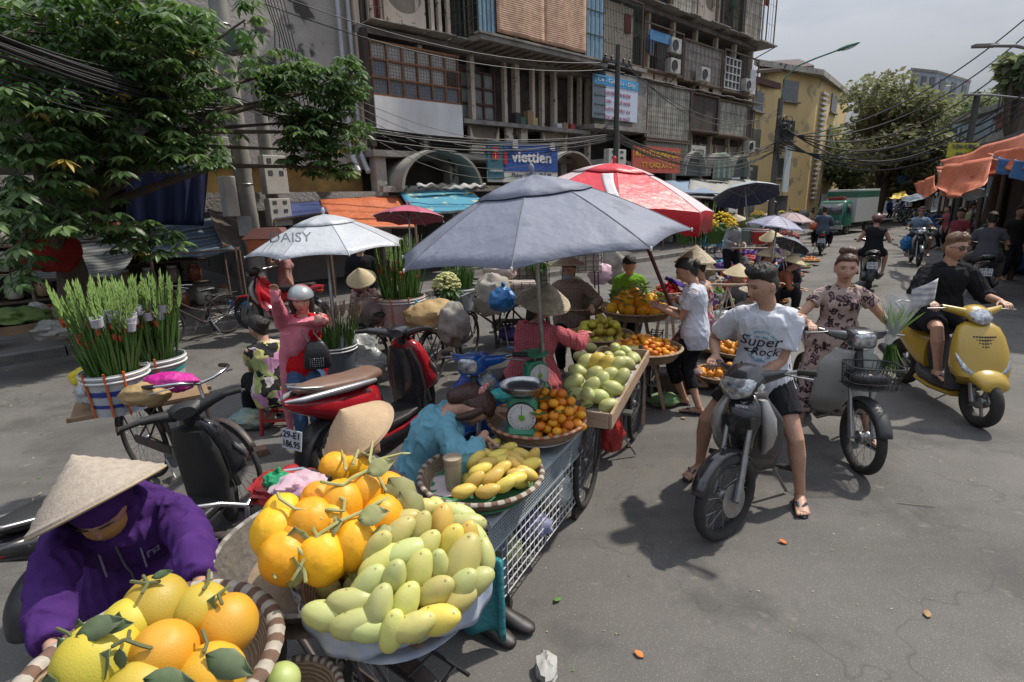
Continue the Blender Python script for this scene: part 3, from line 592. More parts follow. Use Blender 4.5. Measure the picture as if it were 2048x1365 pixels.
# vertical hoarding beside pole 4
g = MB(); u0,z0 = FU(1565,385,10.3); g.fbox(u0,u0 + .62,z0,z0 + 2.0,10.3,10.36); g.build('hanging_banner',M('banner_pale',(.48,.50,.46),.7,c2=(.32,.42,.45),ns=2,nd=.1),None,smooth=False,loc=FP(u0,z0,10.3),label='tall pale banner hanging beside the dark pole',category='banner')
CABLE = M('cable_black',(.015,.015,.016),.6)
def cable(p0,p1,sag,r=.014,n=16,label=None,group='black overhead cables',cat='cable'):
	g = MB(); g.tube(bez(p0,p1,sag,n),r,5,caps=False); return g.build('overhead_cable',CABLE,None,loc=p0,label=label or 'thin black overhead cable strung between the poles',category=cat,group=group)
random.seed(11)
A1 = PN(640,240,11.6)
# thick bundle from the left edge past the concrete poles to the black pole and on
ua,za = FU(-40,70,8.5)
for k in range(14):
	o_ = V((rr(-.05,.05),rr(-.05,.05),rr(-.09,.09)))
	p0 = D(-60,66 + rr(-6,6),7.0) + o_; p1 = V((BP.x + .3,BP.y - .3,on_axis(214,0,BP,0))) + o_*1.3
	cable(p0,p1,.12 + rr(0,.12),.012,label='black overhead cable in the bundle crossing in front of the tree',group='bundle of cables crossing the tree')
for k in range(4): cable(D(-60,120 + k*9,7.2),V((BP.x + .3,BP.y - .3,on_axis(225,0,BP,0))),.2 + .05*k,.009,label='thin grey cable drooping just below the cable bundle at the left',group='thin cables under the bundle')
cable(D(60,90,8),PN(450,118,11.4),.25,.01,label='single thin cable curving above the bundle into the thick pole')
for k in range(12):
	o_ = V((rr(-.05,.05),rr(-.05,.05),rr(-.12,.12))); p0 = V((BP.x + .3,BP.y - .3,on_axis(216,0,BP,0))) + o_; p1 = P3 + ZZ*(4.0 + rr(-.1,.1)); cable(p0,p1,.35 + rr(0,.35),.013,label='black cable in the bundle between the concrete poles and the black pole',group='cables to the black pole')
for k in range(11):
	p1 = P4 + ZZ*(4.2 + rr(-.2,.2)); cable(P3 + ZZ*(4.0 + rr(-.15,.15)),p1,.5 + rr(0,.6),.014,label='black cable sagging between the black pole and the dark lamp pole',group='cables to the lamp pole')
for k in range(2): cable(V((BP.x,BP.y,on_axis(-60 + 30*k,0,BP,0))),P3 + ZZ*(6.05) + EE*(-.5 + k),.5 + .12*k,.012,label='high cable drooping across the orange grille window',group='pair of high cables')
for k in range(2): cable(P3 + ZZ*6.1 + EE*(.3 + .3*k),P4 + ZZ*(5.6 + .2*k),.9 + .3*k,.014,label='high cable sagging across the beige caged balconies',group='pair of sagging high cables')
for k in range(5): cable(PN(715,200 + 14*k,12.6),P3 + ZZ*(4.3 + .08*k),.7 + .2*k,.009,label='loose thin cable looping below the orange grille window',group='loose cables under the grille')
for k in range(5):
	a = P4 + ZZ*(4.6 + .15*k); b = D(2048,40 + 34*k,34); cable(a,b,1.1 + .3*k,.03,label='long cable swinging across the street in front of the far trees',group='cables across the street',n=24)
for k in range(4): cable(P4 + ZZ*(4.2 + .2*k),D(2048,190 + 12*k,26),1.0 + .25*k,.03,label='heavy cable crossing the street above the truck',group='heavy cables across the street',n=24)
for k in range(7):
	a = V((BP.x + .25,BP.y - .1,7.2)); b = V((BP.x + .9 + .1*k,BP.y + .2,5.0 - .2*k)); g = MB(); g.tube([a,a.lerp(b,.35) + V((.25 + .05*k,0,.35)),a.lerp(b,.7) + V((.3,0,-.1)),b],.011,5); g.build('dangling_cable',CABLE,None,loc=a,label='loose cable end dangling from the top of the thick pole',category='cable',group='dangling cable ends')
# ================================================================ LEFT SHOPS UNDER THE TREE
lb = thing('shop_house','dark low shop house with shuttered front behind the tree','shop',FP(-6,0,15))
g = MB(); g.fbox(-22,3.1,-.1,9.5,16,24); g.build('wall',M('soot_wall',(.06,.05,.04),.9,c2=(.03,.026,.022),ns=1),lb,smooth=False)  # near-black colour paints in the shade of the recess below the tree
g = MB(); g.fbox(-14,3.0,2.6,2.8,13.6,16); g.build('lintel',CONC,lb,smooth=False)
for u in (-12,-8.4,-4.6,-1.2,2.6): g = MB(); g.fbox(u,u + .35,0,2.6,13.7,14.1); g.build('pillar',CONC,lb,smooth=False)
for i in range(3):
	g = MB(); z = .55 + i*.5; g.fbox(-1.0,3.0,z,z + .03,13.1,13.9); g.build('shelf',M('shelf_wood',(.10,.07,.05),.8),lb,smooth=False)
STRP = stripes('awning_stripe_blue',[(.05,.09,.14),(.05,.09,.14),(.20,.24,.28),(.02,.03,.05)],1.3,'X',.7,mapping=(0,0,-AZ + math.pi / 2),pos=[0,.4,.6,1],ns=4)
awning('striped_awning','blue striped awning sagging over the dark shop beside the utility pole','awning',(PN(300,448,13.2),PN(440,436,13.2),PN(470,500,11.9),PN(300,512,11.9)),STRP,sag=.12,posts=())
awning('striped_awning','old striped awning half hidden under the tree at the left','awning',(PN(60,480,13.4),PN(290,462,13.4),PN(235,555,11.6),PN(60,560,11.6)),stripes('awning_stripe_grey',[(.08,.09,.09),(.20,.20,.19),(.06,.07,.07)],1.3,'X',.7,mapping=(0,0,-AZ + math.pi / 2),ns=3),sag=.08)
g = MB(); a,b,c,d = PN(250,338,12.9),PN(418,328,12.9),PN(408,452,12.9),PN(255,448,12.9)
g.grid(lambda s,t: a.lerp(b,s).lerp(d.lerp(c,s),t) + NN*.06*math.sin(s*26)*(.3 + t),40,8); g.build('hanging_tarp',M('tarp_deep_blue',(.012,.018,.07),.7,c2=(.02,.03,.10),ns=2),None,loc=a,solid=.01,label='deep blue tarp hanging like a curtain below the tree branches',category='tarp')
awning('rusty_tin_awning','small rusty tin awning sloping beside the deep blue tarp','awning',(PN(415,420,13),PN(490,440,13),PN(478,500,12.2),PN(445,490,12.2)),M('rusty_sheet',(.14,.11,.09),.85,c2=(.07,.05,.04),ns=5),posts=())
stp = thing('stone_step','low stone wall stained black along the left kerb','low wall',FP(-1.5,0,11.4))
for i in range(5): g = MB(); g.fbox(-6 + i*1.1,-4.93 + i*1.1,.1,.62,11.0 + .02*(i % 2),11.5); g.build('stone_block',M('stone_dark',(.16,.145,.125),.9,c2=(.07,.065,.055),ns=4,bump=.4,bs=30),stp,smooth=False,bevel=.02)
# ================================================================ KIT: PEOPLE
def sst(a,b,x): t = max(0.,min(1.,(x - a) / (b - a))); return t*t*(3 - 2*t)
def ik(a,b,l1,l2,hint):
	d = b - a; L = d.length
	if L > (l1 + l2)*.999: b = a + d.normalized()*(l1 + l2)*.999; d = b - a; L = d.length
	x = (l1*l1 - l2*l2 + L*L) / (2*L); h = math.sqrt(max(0,l1*l1 - x*x)); dn = d.normalized()
	hv = V(hint); hv = hv - dn*hv.dot(dn)
	return a + dn*x + hv.normalized()*h,b
def headp(x,y,z,feat=True,fem=False):
	px,py,pz = .074*x,.094*y,.112*z
	if z < 0:
		q = (-z) ** 1.4; px *= 1 - (.34 if fem else .27)*q; py *= (1 - .07*q) if y > 0 else (1 - .42*q)
	if feat and y > 0:
		g = lambda x0,z0,sx,sz: math.exp(-((px - x0) / sx) ** 2 - ((pz - z0) / sz) ** 2)
		py += .019*g(0,-.024,.0115,.013) + .011*g(0,-.002,.008,.022) + .004*g(0,.036,.05,.011) + .004*g(0,-.03,.018,.007)
		for s in (-1,1): py += -.009*g(s*.031,.011,.017,.010) + .004*g(s*.043,-.02,.02,.02)
		py += .006*g(0,-.054,.02,.005) + .007*g(0,-.066,.018,.006) - .003*g(0,-.060,.026,.0022) - .003*g(0,-.078,.02,.006) + .006*g(0,-.096,.018,.012)
	return px,py,pz
LIP = M('lips',(.36,.11,.10),.45); LIPF = M('lips_red',(.34,.10,.09),.45); BROW = M('brow',(.03,.022,.018),.8); EYEW = M('eye_white',(.55,.52,.5),.3); IRIS = M('iris',(.012,.008,.006),.15)
def person(label,loc,pel,yaw,lean=5,lean2=None,roll=0,hy=0,hp=0,hr=0,hands=None,elb=None,feet=None,knee=None,s=1.,fem=False,top=None,bot=None,hair='short',shoes=None,vox=.0045,skin=SKIN,face=True,twist=0,hat=None,group=None,hairmat=HAIR,wide=1.):
	f = az(yaw); r = V((f.y,-f.x,0)); pel = V(pel); lean2 = lean if lean2 is None else lean2
	th = thing('person',label,'person',loc,group)
	def upv(l): return (ZZ*math.cos(R(l)) + f*math.sin(R(l)) + r*math.sin(R(roll))).normalized()
	u1,u2 = upv(lean),upv(lean2); k = .5*s
	sp = lambda t: pel + u1*k*min(t,.5) + u2*k*max(0,t - .5) + (u1*k*min(t,0) if t < 0 else V())
	fw = lambda t: (f - (u1 if t < .5 else u2)*f.dot(u1 if t < .5 else u2)).normalized()
	tf = f*math.cos(R(twist)) + r*math.sin(R(twist)); tr = V((tf.y,-tf.x,0))   # chest twist
	rt_ = lambda t: (r.lerp(tr,max(0,min(1,t)))).normalized()
	sh = (.165 if fem else .178)*s*wide; neck = sp(1.)
	W = [(-.16,.135,.095),(0,.165 if not fem else .17,.115),(.2,.145,.105),(.42,.132 if not fem else .122,.095),(.65,.152 if not fem else .138,.112),(.82,.155 if not fem else .138,.102),(.90,.122,.088),(.95,.092,.074),(1.02,.062,.06)]
	def torso(mb,off=0.,t0=-1,t1=2,flare=0.):
		secs = []
		for t,w_,d_ in W:
			if t0 - 1e-6 <= t <= t1: secs.append((sp(t),rt_(t)*(w_*s*wide + off + flare*max(0,.4 - t)),fw(t)*(d_*s*wide + off + flare*.6*max(0,.4 - t)),2.4))
		mb.loft(secs,24)
	S = {}
	for q in (1,-1):
		S[q] = sp(.865) + rt_(1)*q*sh*.95
	hands = hands or {}; feet = feet or {}; elb = elb or {}; knee = knee or {}; E = {}; Wr = {}; HD = {}
	la,lf = (.285*s,.25*s)
	for q in (1,-1):
		h = hands.get(q) or (S[q] - ZZ*.5*s + f*.08,(0,0,-1),-r*q,.3)
		hn = elb.get(q) or (-f*.6 - ZZ*.3 + r*q*.5); E[q],Wr[q] = ik(S[q],V(h[0]),la,lf,hn); HD[q] = h
	HP = {}; K = {}; AN = {}
	lt,ls = .42*s,.40*s
	for q in (1,-1):
		HP[q] = pel + r*q*.088*s - u1*.02
		ft = feet.get(q) or (V((HP[q].x,HP[q].y,.08)),yaw)
		K[q],AN[q] = ik(HP[q],V(ft[0]),lt,ls,knee.get(q) or f)
	# head frame
	hf = az(yaw + twist*.5 + hy); hrt = V((hf.y,-hf.x,0)); hf = (hf*math.cos(R(hp)) - ZZ*math.sin(R(hp))).normalized(); hu = hrt.cross(hf).normalized()
	if hr: hu = (hu*math.cos(R(hr)) + hrt*math.sin(R(hr))).normalized(); hrt = hf.cross(hu).normalized()
	hc = neck + u2*.045*s + hu*.105*s + hf*.02*s; hs = 1.07*(s ** .5)
	H2 = lambda x,y,z: hc + (hrt*x + hf*y + hu*z)*hs
	# ---- body surface
	b = MB(); torso(b,-.012)
	if fem:
		for q in (1,-1): b.ell(sp(.7) + rt_(1)*q*.06*s + fw(.7)*.085*s,(.06*s,.05*s,.06*s))
	b.tube([neck - u2*.05,neck + u2*.03*s,hc - hu*.06*hs - hf*.012],[.062*s,.054*s,.052*s],14)
	ar = .9 if fem else 1.
	for q in (1,-1):
		s_,e_,w_ = S[q],E[q],Wr[q]; A_ = [x*s*ar for x in (.044,.050,.044,.037,.040,.034,.025)]
		b.tube([sp(.84) + rt_(1)*q*.06,s_],[.050*s,.046*s*ar],12)
		b.tube([s_,s_.lerp(e_,.15),s_.lerp(e_,.6),e_,e_.lerp(w_,.25),e_.lerp(w_,.65),w_],A_,14,rnd=True)
		b.tube([sp(-.02) + r*q*.05*s,HP[q],HP[q].lerp(K[q],.25),HP[q].lerp(K[q],.7),K[q],K[q].lerp(AN[q],.28),K[q].lerp(AN[q],.7),AN[q]],[x*s for x in (.09,.092,.084,.066,.052,.055,.038,.033)],16,rnd=True)
		# hand
		_,d,n,c = HD[q]; d = V(d).normalized(); n = V(n); n = (n - d*n.dot(d)).normalized(); sd_ = d.cross(n)*q; hk = .96*s*(.93 if fem else 1.)
		P_ = lambda a,y_,z_=0: w_ + (d*a + sd_*y_ + n*z_)*hk
		b.loft([(P_(-.01,0),sd_*.023*hk,n*.018*hk),(P_(.03,0),sd_*.032*hk,n*.016*hk),(P_(.07,0),sd_*.040*hk,n*.014*hk),(P_(.092,0),sd_*.036*hk,n*.010*hk)],16)
		for o_,L_ in ((.031,.070),(.0105,.079),(-.0105,.073),(-.031,.058)):
			p = P_(.082,o_); pts = [p]; a = 0
			for kk,fr in enumerate((.42,.32,.28)):
				a += c*(.6 if kk == 0 else 1.); dd = d*math.cos(a) + n*math.sin(a) + sd_*o_*1.2*math.cos(a); p = p + dd.normalized()*L_*fr*hk; pts.append(p)
			b.tube(pts,[.0098*hk,.0090*hk,.0083*hk,.0072*hk],8,rnd=True)
		p = P_(.022,.026,.004); d1 = (d*.65 + sd_*.75 + n*.35).normalized(); d2 = (d*.8 + sd_*.25 + n*(.3 + c*.4)).normalized()
		b.tube([p,p + d1*.042*hk,p + d1*.042*hk + d2*.03*hk,p + d1*.042*hk + d2*.05*hk],[.013*hk,.0105*hk,.0095*hk,.008*hk],8,rnd=True)
		# foot
		ft = feet.get(q); ty = az(ft[1] if ft else yaw); pt = (ft[2] if ft and len(ft) > 2 else 0); tz = V((ty.x*math.cos(R(pt)),ty.y*math.cos(R(pt)),-math.sin(R(pt)))); tu = tz.cross(V((ty.y,-ty.x,0)))*-1; tu = tu if tu.z > 0 else -tu; tsd = V((ty.y,-ty.x,0)); a_ = AN[q] - tu*.035*s
		S_F = [(-.055,.022,.022,-.012),(-.035,.031,.036,0),(.02,.033,.036,0),(.08,.040,.027,-.010),(.13,.045,.018,-.018),(.165,.040,.013,-.022)][:6 if not shoes or shoes == 'flip' else 5]
		b.loft([(a_ + tz*x*s + tu*zo*s,tsd*wd*s,tu*ht*s) for x,wd,ht,zo in S_F],16)
		for j,(xo,l_) in enumerate(() if shoes and shoes != 'flip' else ((-.032,.19),(-.012,.187),(.006,.18),(.022,.172),(.036,.162))):
			b.tube([a_ + tsd*xo*q*s + tz*.15*s - tu*.022*s,a_ + tsd*xo*q*s*1.05 + tz*(l_ - .003)*s - tu*.025*s],[.012*s if j == 0 else .0095*s]*2,8,rnd=True)
		S[q,'foot'] = (a_,tz,tu,tsd)
	# head
	hm = MB(); NR,NS = 40,48; rg = []
	for i in range(1,NR):
		ph = math.pi*i / NR; row = []
		for j in range(NS):
			t = 2*math.pi*j / NS; row.append(H2(*headp(math.sin(ph)*math.cos(t),math.sin(ph)*math.sin(t),math.cos(ph),True,fem)))
		rg.append(row)
	b.ring(rg)
	for q in (1,-1): b.ell(H2(q*.075,-.008,-.003),(.010*hs,.019*hs,.031*hs),(hrt + hf*-q*.4).normalized(),hf,hu,12,8)
	me = remesh(b,vox*1.0,2); body = from_mesh(me,'body',[skin,LIPF if fem else LIP],th)
	if face and vox < .006:
		n = len(me.polygons); ce = np.empty(n*3,'f'); me.polygons.foreach_get('center',ce); ce = ce.reshape(-1,3) + np.array(loc,'f') - np.array(hc,'f')
		x_ = ce @ np.array(hrt,'f') / hs; y_ = ce @ np.array(hf,'f') / hs; z_ = ce @ np.array(hu,'f') / hs
		lip = (np.abs(x_) < .023*(1 - ((z_ + .0605) / .014) ** 2).clip(0)) & (y_ > .05) & (z_ > -.0725) & (z_ < -.0485)
		me.polygons.foreach_set('material_index',lip.astype('i'))
	if face:
		for q in (1,-1):
			g = MB(); g.ell(H2(q*.031,.0715,.011),(.0145*hs,.010*hs,.0062*hs),hrt,hf,hu,12,8); g.mi = 1; g.ell(H2(q*.031,.0765,.011),(.0058*hs,.006*hs,.0058*hs),hrt,hf,hu,10,8)
			g.build('eye',[EYEW,IRIS],th)
			g = MB(); g.tube([H2(q*.015,.0805,.013),H2(q*.025,.0825,.0185),H2(q*.038,.0795,.0185),H2(q*.048,.073,.013)],.0019,6); g.build('eyelid',BROW,th)
			g = MB(); g.tube([H2(q*.014,.0925,.030),H2(q*.030,.091,.036),H2(q*.050,.079,.031)],[.0032,.0034,.0018],6,flat=.8); g.build('eyebrow',BROW,th)
	# hair
	if hair and hair != 'none':
		rg = []
		for i in range(1,44):
			ph = math.pi*i / 44; row = []
			for j in range(56):
				t = 2*math.pi*j / 56; x,y,z = math.sin(ph)*math.cos(t),math.sin(ph)*math.sin(t),math.cos(ph); p = headp(x,y,z,False,fem)
				zt = .066 if y > .55 else (.066 - (.55 - y)*(.085 if fem else .075) if y > 0 else (.02 if not fem else .018) + y*(.12 if not fem else .13))
				if hair == 'short': zt = max(zt,-.055)
				m_ = sst(-.004,.010,p[2] - zt)
				if hair == 'short': tk = .006 + .022*sst(.045,.075,p[2]) + .012*sst(.02,.09,p[2])*(1 if y > .3 else 0)
				else: tk = .013 + .004*(z > .5)
				nn = noise.noise(V((x*9,y*9,z*3)))*.18 + noise.noise(V((x*30,y*30,z*5)))*.20
				tk = tk*(1 + nn); k_ = 1 + ((tk*m_) - .010*(1 - m_)) / .09; row.append(H2(p[0]*k_,p[1]*k_,p[2]*k_))
			rg.append(row)
		g = MB(); g.ring(rg)
		if hair == 'bun' or hair == 'topbun':
			c = H2(0,-.10,.03) if hair == 'bun' else H2(0,-.015,.135)
			R0 = .05 if hair == 'bun' else .048
			for i in range(7):
				t = i*.9; g.ell(c + (hrt*math.cos(t) + hu*math.sin(t)*.6)*.022,(R0,R0*.8,R0*.62),hrt,hf,hu,12,8,fn=lambda x,y,z: 1 + .13*noise.noise(V((x*5 + i,y*5,z*8))))
		if hair == 'long':
			g.tube([H2(0,-.075,.02),H2(0,-.10,-.05),H2(0,-.11,-.13)],[.06,.055,.03],12,rnd=True)
		if hair == 'bob':
			for q in (1,-1): g.tube([H2(q*.066,.0,.03),H2(q*.078,.015,-.03),H2(q*.07,.02,-.09)],[.03,.028,.018],10,rnd=True)
			g.tube([H2(0,-.08,.0),H2(0,-.08,-.09)],[.07,.05],12,rnd=True)
		g.build('hair',hairmat,th)
	# clothing
	def folds(me,amp,fr):
		a = verts(me); nn = np.empty(len(me.vertices)*3,'f'); me.vertices.foreach_get('normal',nn); nn = nn.reshape(-1,3)
		dsp = np.array([.6*noise.noise(V((p[0]*fr*1.3,p[1]*fr*1.3,p[2]*fr*.7))) + 1.25*(max(0,1 - 2.6*abs(noise.noise(V((p[0]*fr*1.5 + 5 + p[2]*4,p[1]*fr*1.5,p[2]*fr*.55))))) ** 2) - .3 for p in a],'f'); setverts(me,a + nn*(dsp*amp)[:,None])
	cv = max(.0065,vox*1.5); TM = {}
	if top:
		o_ = top.get('off',.016); g = MB(); ln = top.get('len',.12)
		torso(g,o_,-.01 if ln < .02 else -.16,.96,top.get('flare',.05)); g.tube([sp(.9),sp(.985) + u2*top.get('collar',0)],[.090*s,.076*s],16)
		if fem:
			for q in (1,-1): g.ell(sp(.7) + rt_(1)*q*.058*s + fw(.7)*.088*s,(.07*s,.056*s,.068*s))
		for q in (1,-1):
			s_,e_,w_ = S[q],E[q],Wr[q]; ex = top.get('sl_off',.018); ks = top.get('sleeve',.62)
			if ks == 0: g.ell(s_,(.055,.055,.055)); continue
			g.tube([sp(.95) + rt_(1)*q*.03,s_.lerp(e_,.0)],[.050*s,(.046*ar*s) + ex*.5],14)
			pts = [s_.lerp(e_,-.08),s_.lerp(e_,.04)]; rs = [.036*s*ar + ex*.4,.050*s*ar + ex*.6]
			if ks <= 1: pts += [s_.lerp(e_,ks*.5),s_.lerp(e_,ks)]; rs += [.052*s*ar + ex*.8,.050*s*ar + ex*1.1]
			else:
				k2 = ks - 1; pts += [s_.lerp(e_,.5),e_,e_.lerp(w_,k2*.5),e_.lerp(w_,k2)]; rs += [.047*s*ar + ex,.042*s*ar + ex,.040*s*ar + ex,(.034 - .008*k2)*s*ar + ex*.8]
			g.tube(pts,rs,16)
		if top.get('skirt'):
			ld = top['skirt']; g.loft([(sp(.1),r*.19,f*.15),(pel - ZZ*.1,r*.22,f*.17),(pel - ZZ*ld,r*(.25 if ld > .5 else .23),f*.19)],24)
		if top.get('extra'): top['extra'](g,S,E,Wr,sp)
		me = remesh(g,cv,9); folds(me,top.get('fold',.005),top.get('ff',13)); TM['top'] = from_mesh(me,top.get('name','shirt'),top['mat'],th)
	if bot:
		g = MB(); o_ = bot.get('off',.014); g.loft([(sp(t),r*(w_*s + o_),f*(d_*s + o_),2.3) for t,w_,d_ in ((-.16,.14,.10),(0,.168,.118),(.24,.15,.105))],24); kl = bot.get('len',2.)
		for q in (1,-1):
			h_,k_,a_ = HP[q],K[q],AN[q]; pts = [sp(-.02) + r*q*.05*s,h_,h_.lerp(k_,min(1,kl)*.5),h_.lerp(k_,min(1,kl))]; rs = [.09*s + o_,.094*s + o_,.082*s + o_*1.1,(.052 + .028*(1 - min(1,kl)))*s + o_*(1.7 if kl < 1 else 1.2)]
			if kl > 1: kk = kl - 1; pts += [k_.lerp(a_,kk*.35),k_.lerp(a_,kk)]; rs += [.056*s + o_,(.055 - .017*kk)*s + bot.get('cuff',o_*1.1)]
			g.tube(pts,rs,16)
		me = remesh(g,cv,5); folds(me,bot.get('fold',.004),14); TM['bot'] = from_mesh(me,bot.get('name','trousers'),bot['mat'],th)
	for q in (1,-1):
		a_,tz,tu,tsd = S[q,'foot']
		if shoes == 'flip':
			g = MB(); n_ = 10; out = []
			for i in range(2*n_):
				t = 2*math.pi*i / (2*n_); x = math.cos(t); y = math.sin(t); out.append(a_ + tz*(.06 + .135*x)*s + tsd*(.047 + .006*x)*y*s - tu*.052*s)
			g.prism(out,tu*.016*s); o = g.build('sandal',M('flipflop',(.02,.03,.05),.6),th,smooth=False,bevel=.004)
			g = MB(); c = a_ + tz*.145*s - tsd*q*.018*s - tu*.015*s
			for w in (-1,1): g.tube([c,a_ + tz*.10*s + tsd*w*.026*s + tu*.017*s,a_ + tz*.045*s + tsd*w*.043*s - tu*.035*s],[.007,.009,.006],8,flat=.6)
			g.build('strap',M('strap_navy',(.03,.05,.09),.5),th)
		elif shoes:
			g = MB(); g.loft([(a_ + tz*x*s + tu*zo*s,tsd*wd*s,tu*ht*s) for x,wd,ht,zo in ((-.075,.02,.025,-.012),(-.055,.038,.045,.0),(.02,.042,.052,.002),(.08,.048,.038,-.012),(.14,.050,.027,-.022),(.19,.038,.020,-.030),(.205,.015,.012,-.034))],16); g.build('shoe',shoes,th)
	if hat:
		c = H2(0,-.01,hat.get('z',.045)); ax = hat['ax'].normalized() if 'ax' in hat else (hu + hf*hat.get('tf',.12) + hrt*hat.get('ts',0)).normalized(); conical_hat(th,c,ax,hat.get('r',.21),hat.get('h',.17),hat.get('mat',STRAW))
	return th,dict(S=S,E=E,W=Wr,K=K,A=AN,H2=H2,sp=sp,f=f,r=r,hc=hc,hu=hu,hf=hf,hrt=hrt,hs=hs,neck=neck,TM=TM,fw=fw,pel=pel)
def conical_hat(parent,c,ax,r=.21,h=.17,mat=None):
	g = MB(); pr = [(r,-.0),(r*.985,.012)]
	for i in range(1,15): t = i / 15; pr.append((r*(1 - t)*(1 + .06*math.sin(math.pi*t)),h*t + .004*(1 if i % 2 else 0)))
	pr += [(.004,h)]; inner = [(.004,h - .008)] + [(r*.97*(1 - t),h*t - .006) for t in [.9,.6,.3,0]]
	g.lathe(pr + inner,c,ax,48,closed=True); o = g.build('conical_hat',mat or STRAW,parent)
	g = MB(); g.torus(c,ax,r*.995,.004,48,6); g.build('hat_rim',M('bamboo_rim',(.42,.33,.22),.7),parent); return o
def project_text(obj,strs,c,X,Y,N_,mat,parent,name='lettering',off=.0035,ext=.0012,dens=True):
	"""lay lettering on a garment: strs = [(text, size, dx, dy, shear, arc_radius)]"""
	dg = bpy.context.evaluated_depsgraph_get(); bv = BVHTree.FromObject(obj,dg); w0 = WL[obj.name]; X,Y,N_ = V(X).normalized(),V(Y).normalized(),V(N_).normalized()
	g = MB()
	for s,size,dx,dy,she,arc in strs:
		items = []
		if arc:
			L_ = len(s)
			for i,chh in enumerate(s):
				if chh == ' ': continue
				a = (i - (L_ - 1) / 2)*size*.62 / arc; items.append((chh,arc,a))
		else: items.append((s,None,0))
		for tx,ar_,a in items:
			vs,fs = text_geo(tx,size,ext,she,.0); out = []
			for v in vs:
				x,y = v[0],v[1]
				if ar_ is not None:
					sg = 1 if arc > 0 else -1; rr_ = abs(arc) + y*sg; ang = (a + x / abs(arc)) if arc > 0 else (-a + x / abs(arc))
					x = math.sin(ang)*rr_; y = sg*(math.cos(ang)*rr_)
				p = V(c) + X*(x + dx) + Y*(y + dy); hit = bv.ray_cast(p - w0 + N_*.3,-N_,1.0)
				q = (hit[0] + w0 + N_*(off + v[2])) if hit[0] is not None else p
				out.append(q)
			g.add(out,fs)
	return g.build(name,mat,parent,smooth=False)
# ---- patterned cloth
def patt(name,kind,cols,sc=20,rough=.85):
	if name in MATS: return MATS[name]
	m = bpy.data.materials.new(name); m.use_nodes = True; t,b,l = nodes_of(m); b.inputs['Roughness'].default_value = rough; b.inputs['Specular IOR Level'].default_value = .2; N = t.nodes.new; tc = N('ShaderNodeTexCoord')
	if kind == 'leopard':
		n = N('ShaderNodeTexNoise'); n.inputs['Scale'].default_value = sc*1.2; l(tc.outputs['Object'],n.inputs[0]); ad = N('ShaderNodeMix'); ad.data_type = 'RGBA'; ad.inputs[0].default_value = .09; l(tc.outputs['Object'],ad.inputs[6]); l(n.outputs[1],ad.inputs[7])
		v = N('ShaderNodeTexVoronoi'); v.inputs['Scale'].default_value = sc; l(ad.outputs[2],v.inputs['Vector']); r = N('ShaderNodeValToRGB'); r.color_ramp.interpolation = 'EASE'; e = r.color_ramp.elements
		e[0].position = .2; e[0].color = (*cols[2],1); e[1].position = .27; e[1].color = (*cols[1],1)
		for p,c in ((.40,cols[1]),(.45,cols[0])): x = e.new(p); x.color = (*c,1)
		l(v.outputs[0],r.inputs[0]); l(r.outputs[0],b.inputs['Base Color'])
	elif kind == 'check':
		pv = None
		for ax in 'XYZ':
			w_ = N('ShaderNodeTexWave'); w_.bands_direction = ax; w_.inputs['Scale'].default_value = sc; l(tc.outputs['Object'],w_.inputs[0]); r = N('ShaderNodeMath'); r.operation = 'GREATER_THAN'; r.inputs[1].default_value = .80; l(w_.outputs[0],r.inputs[0])
			if ax == 'Y': continue
			if pv is None: pv = r.outputs[0]
			else: mx_ = N('ShaderNodeMath'); mx_.operation = 'ADD'; l(pv,mx_.inputs[0]); l(r.outputs[0],mx_.inputs[1]); pv = mx_.outputs[0]
		dv = N('ShaderNodeMath'); dv.operation = 'MULTIPLY'; dv.inputs[1].default_value = .5; l(pv,dv.inputs[0]); r = N('ShaderNodeValToRGB'); r.color_ramp.elements[0].color = (*cols[0],1); r.color_ramp.elements[1].color = (*cols[2],1); x = r.color_ramp.elements.new(.5); x.color = (*cols[1],1); l(dv.outputs[0],r.inputs[0]); l(r.outputs[0],b.inputs['Base Color'])
	else:   # floral patches
		v = N('ShaderNodeTexVoronoi'); v.inputs['Scale'].default_value = sc; n = N('ShaderNodeTexNoise'); n.inputs['Scale'].default_value = sc*.8; l(tc.outputs['Object'],n.inputs[0]); ad = N('ShaderNodeMix'); ad.data_type = 'RGBA'; ad.inputs[0].default_value = .12; l(tc.outputs['Object'],ad.inputs[6]); l(n.outputs[1],ad.inputs[7]); l(ad.outputs[2],v.inputs['Vector'])
		sp_ = N('ShaderNodeSeparateColor'); l(v.outputs[1],sp_.inputs[0]); r = N('ShaderNodeValToRGB'); r.color_ramp.interpolation = 'CONSTANT'
		while len(r.color_ramp.elements) < len(cols): r.color_ramp.elements.new(.5)
		for i,c in enumerate(cols): r.color_ramp.elements[i].position = i / len(cols); r.color_ramp.elements[i].color = (*c,1)
		l(sp_.outputs[0],r.inputs[0]); l(r.outputs[0],b.inputs['Base Color'])
	MATS[name] = m; return m
def cloth(name,c,c2=None,bump=.25): return M('fabric_' + name,c,.9,c2=c2 or tuple(x*.85 for x in c),ns=14,bump=bump,bs=26,spec=.15)
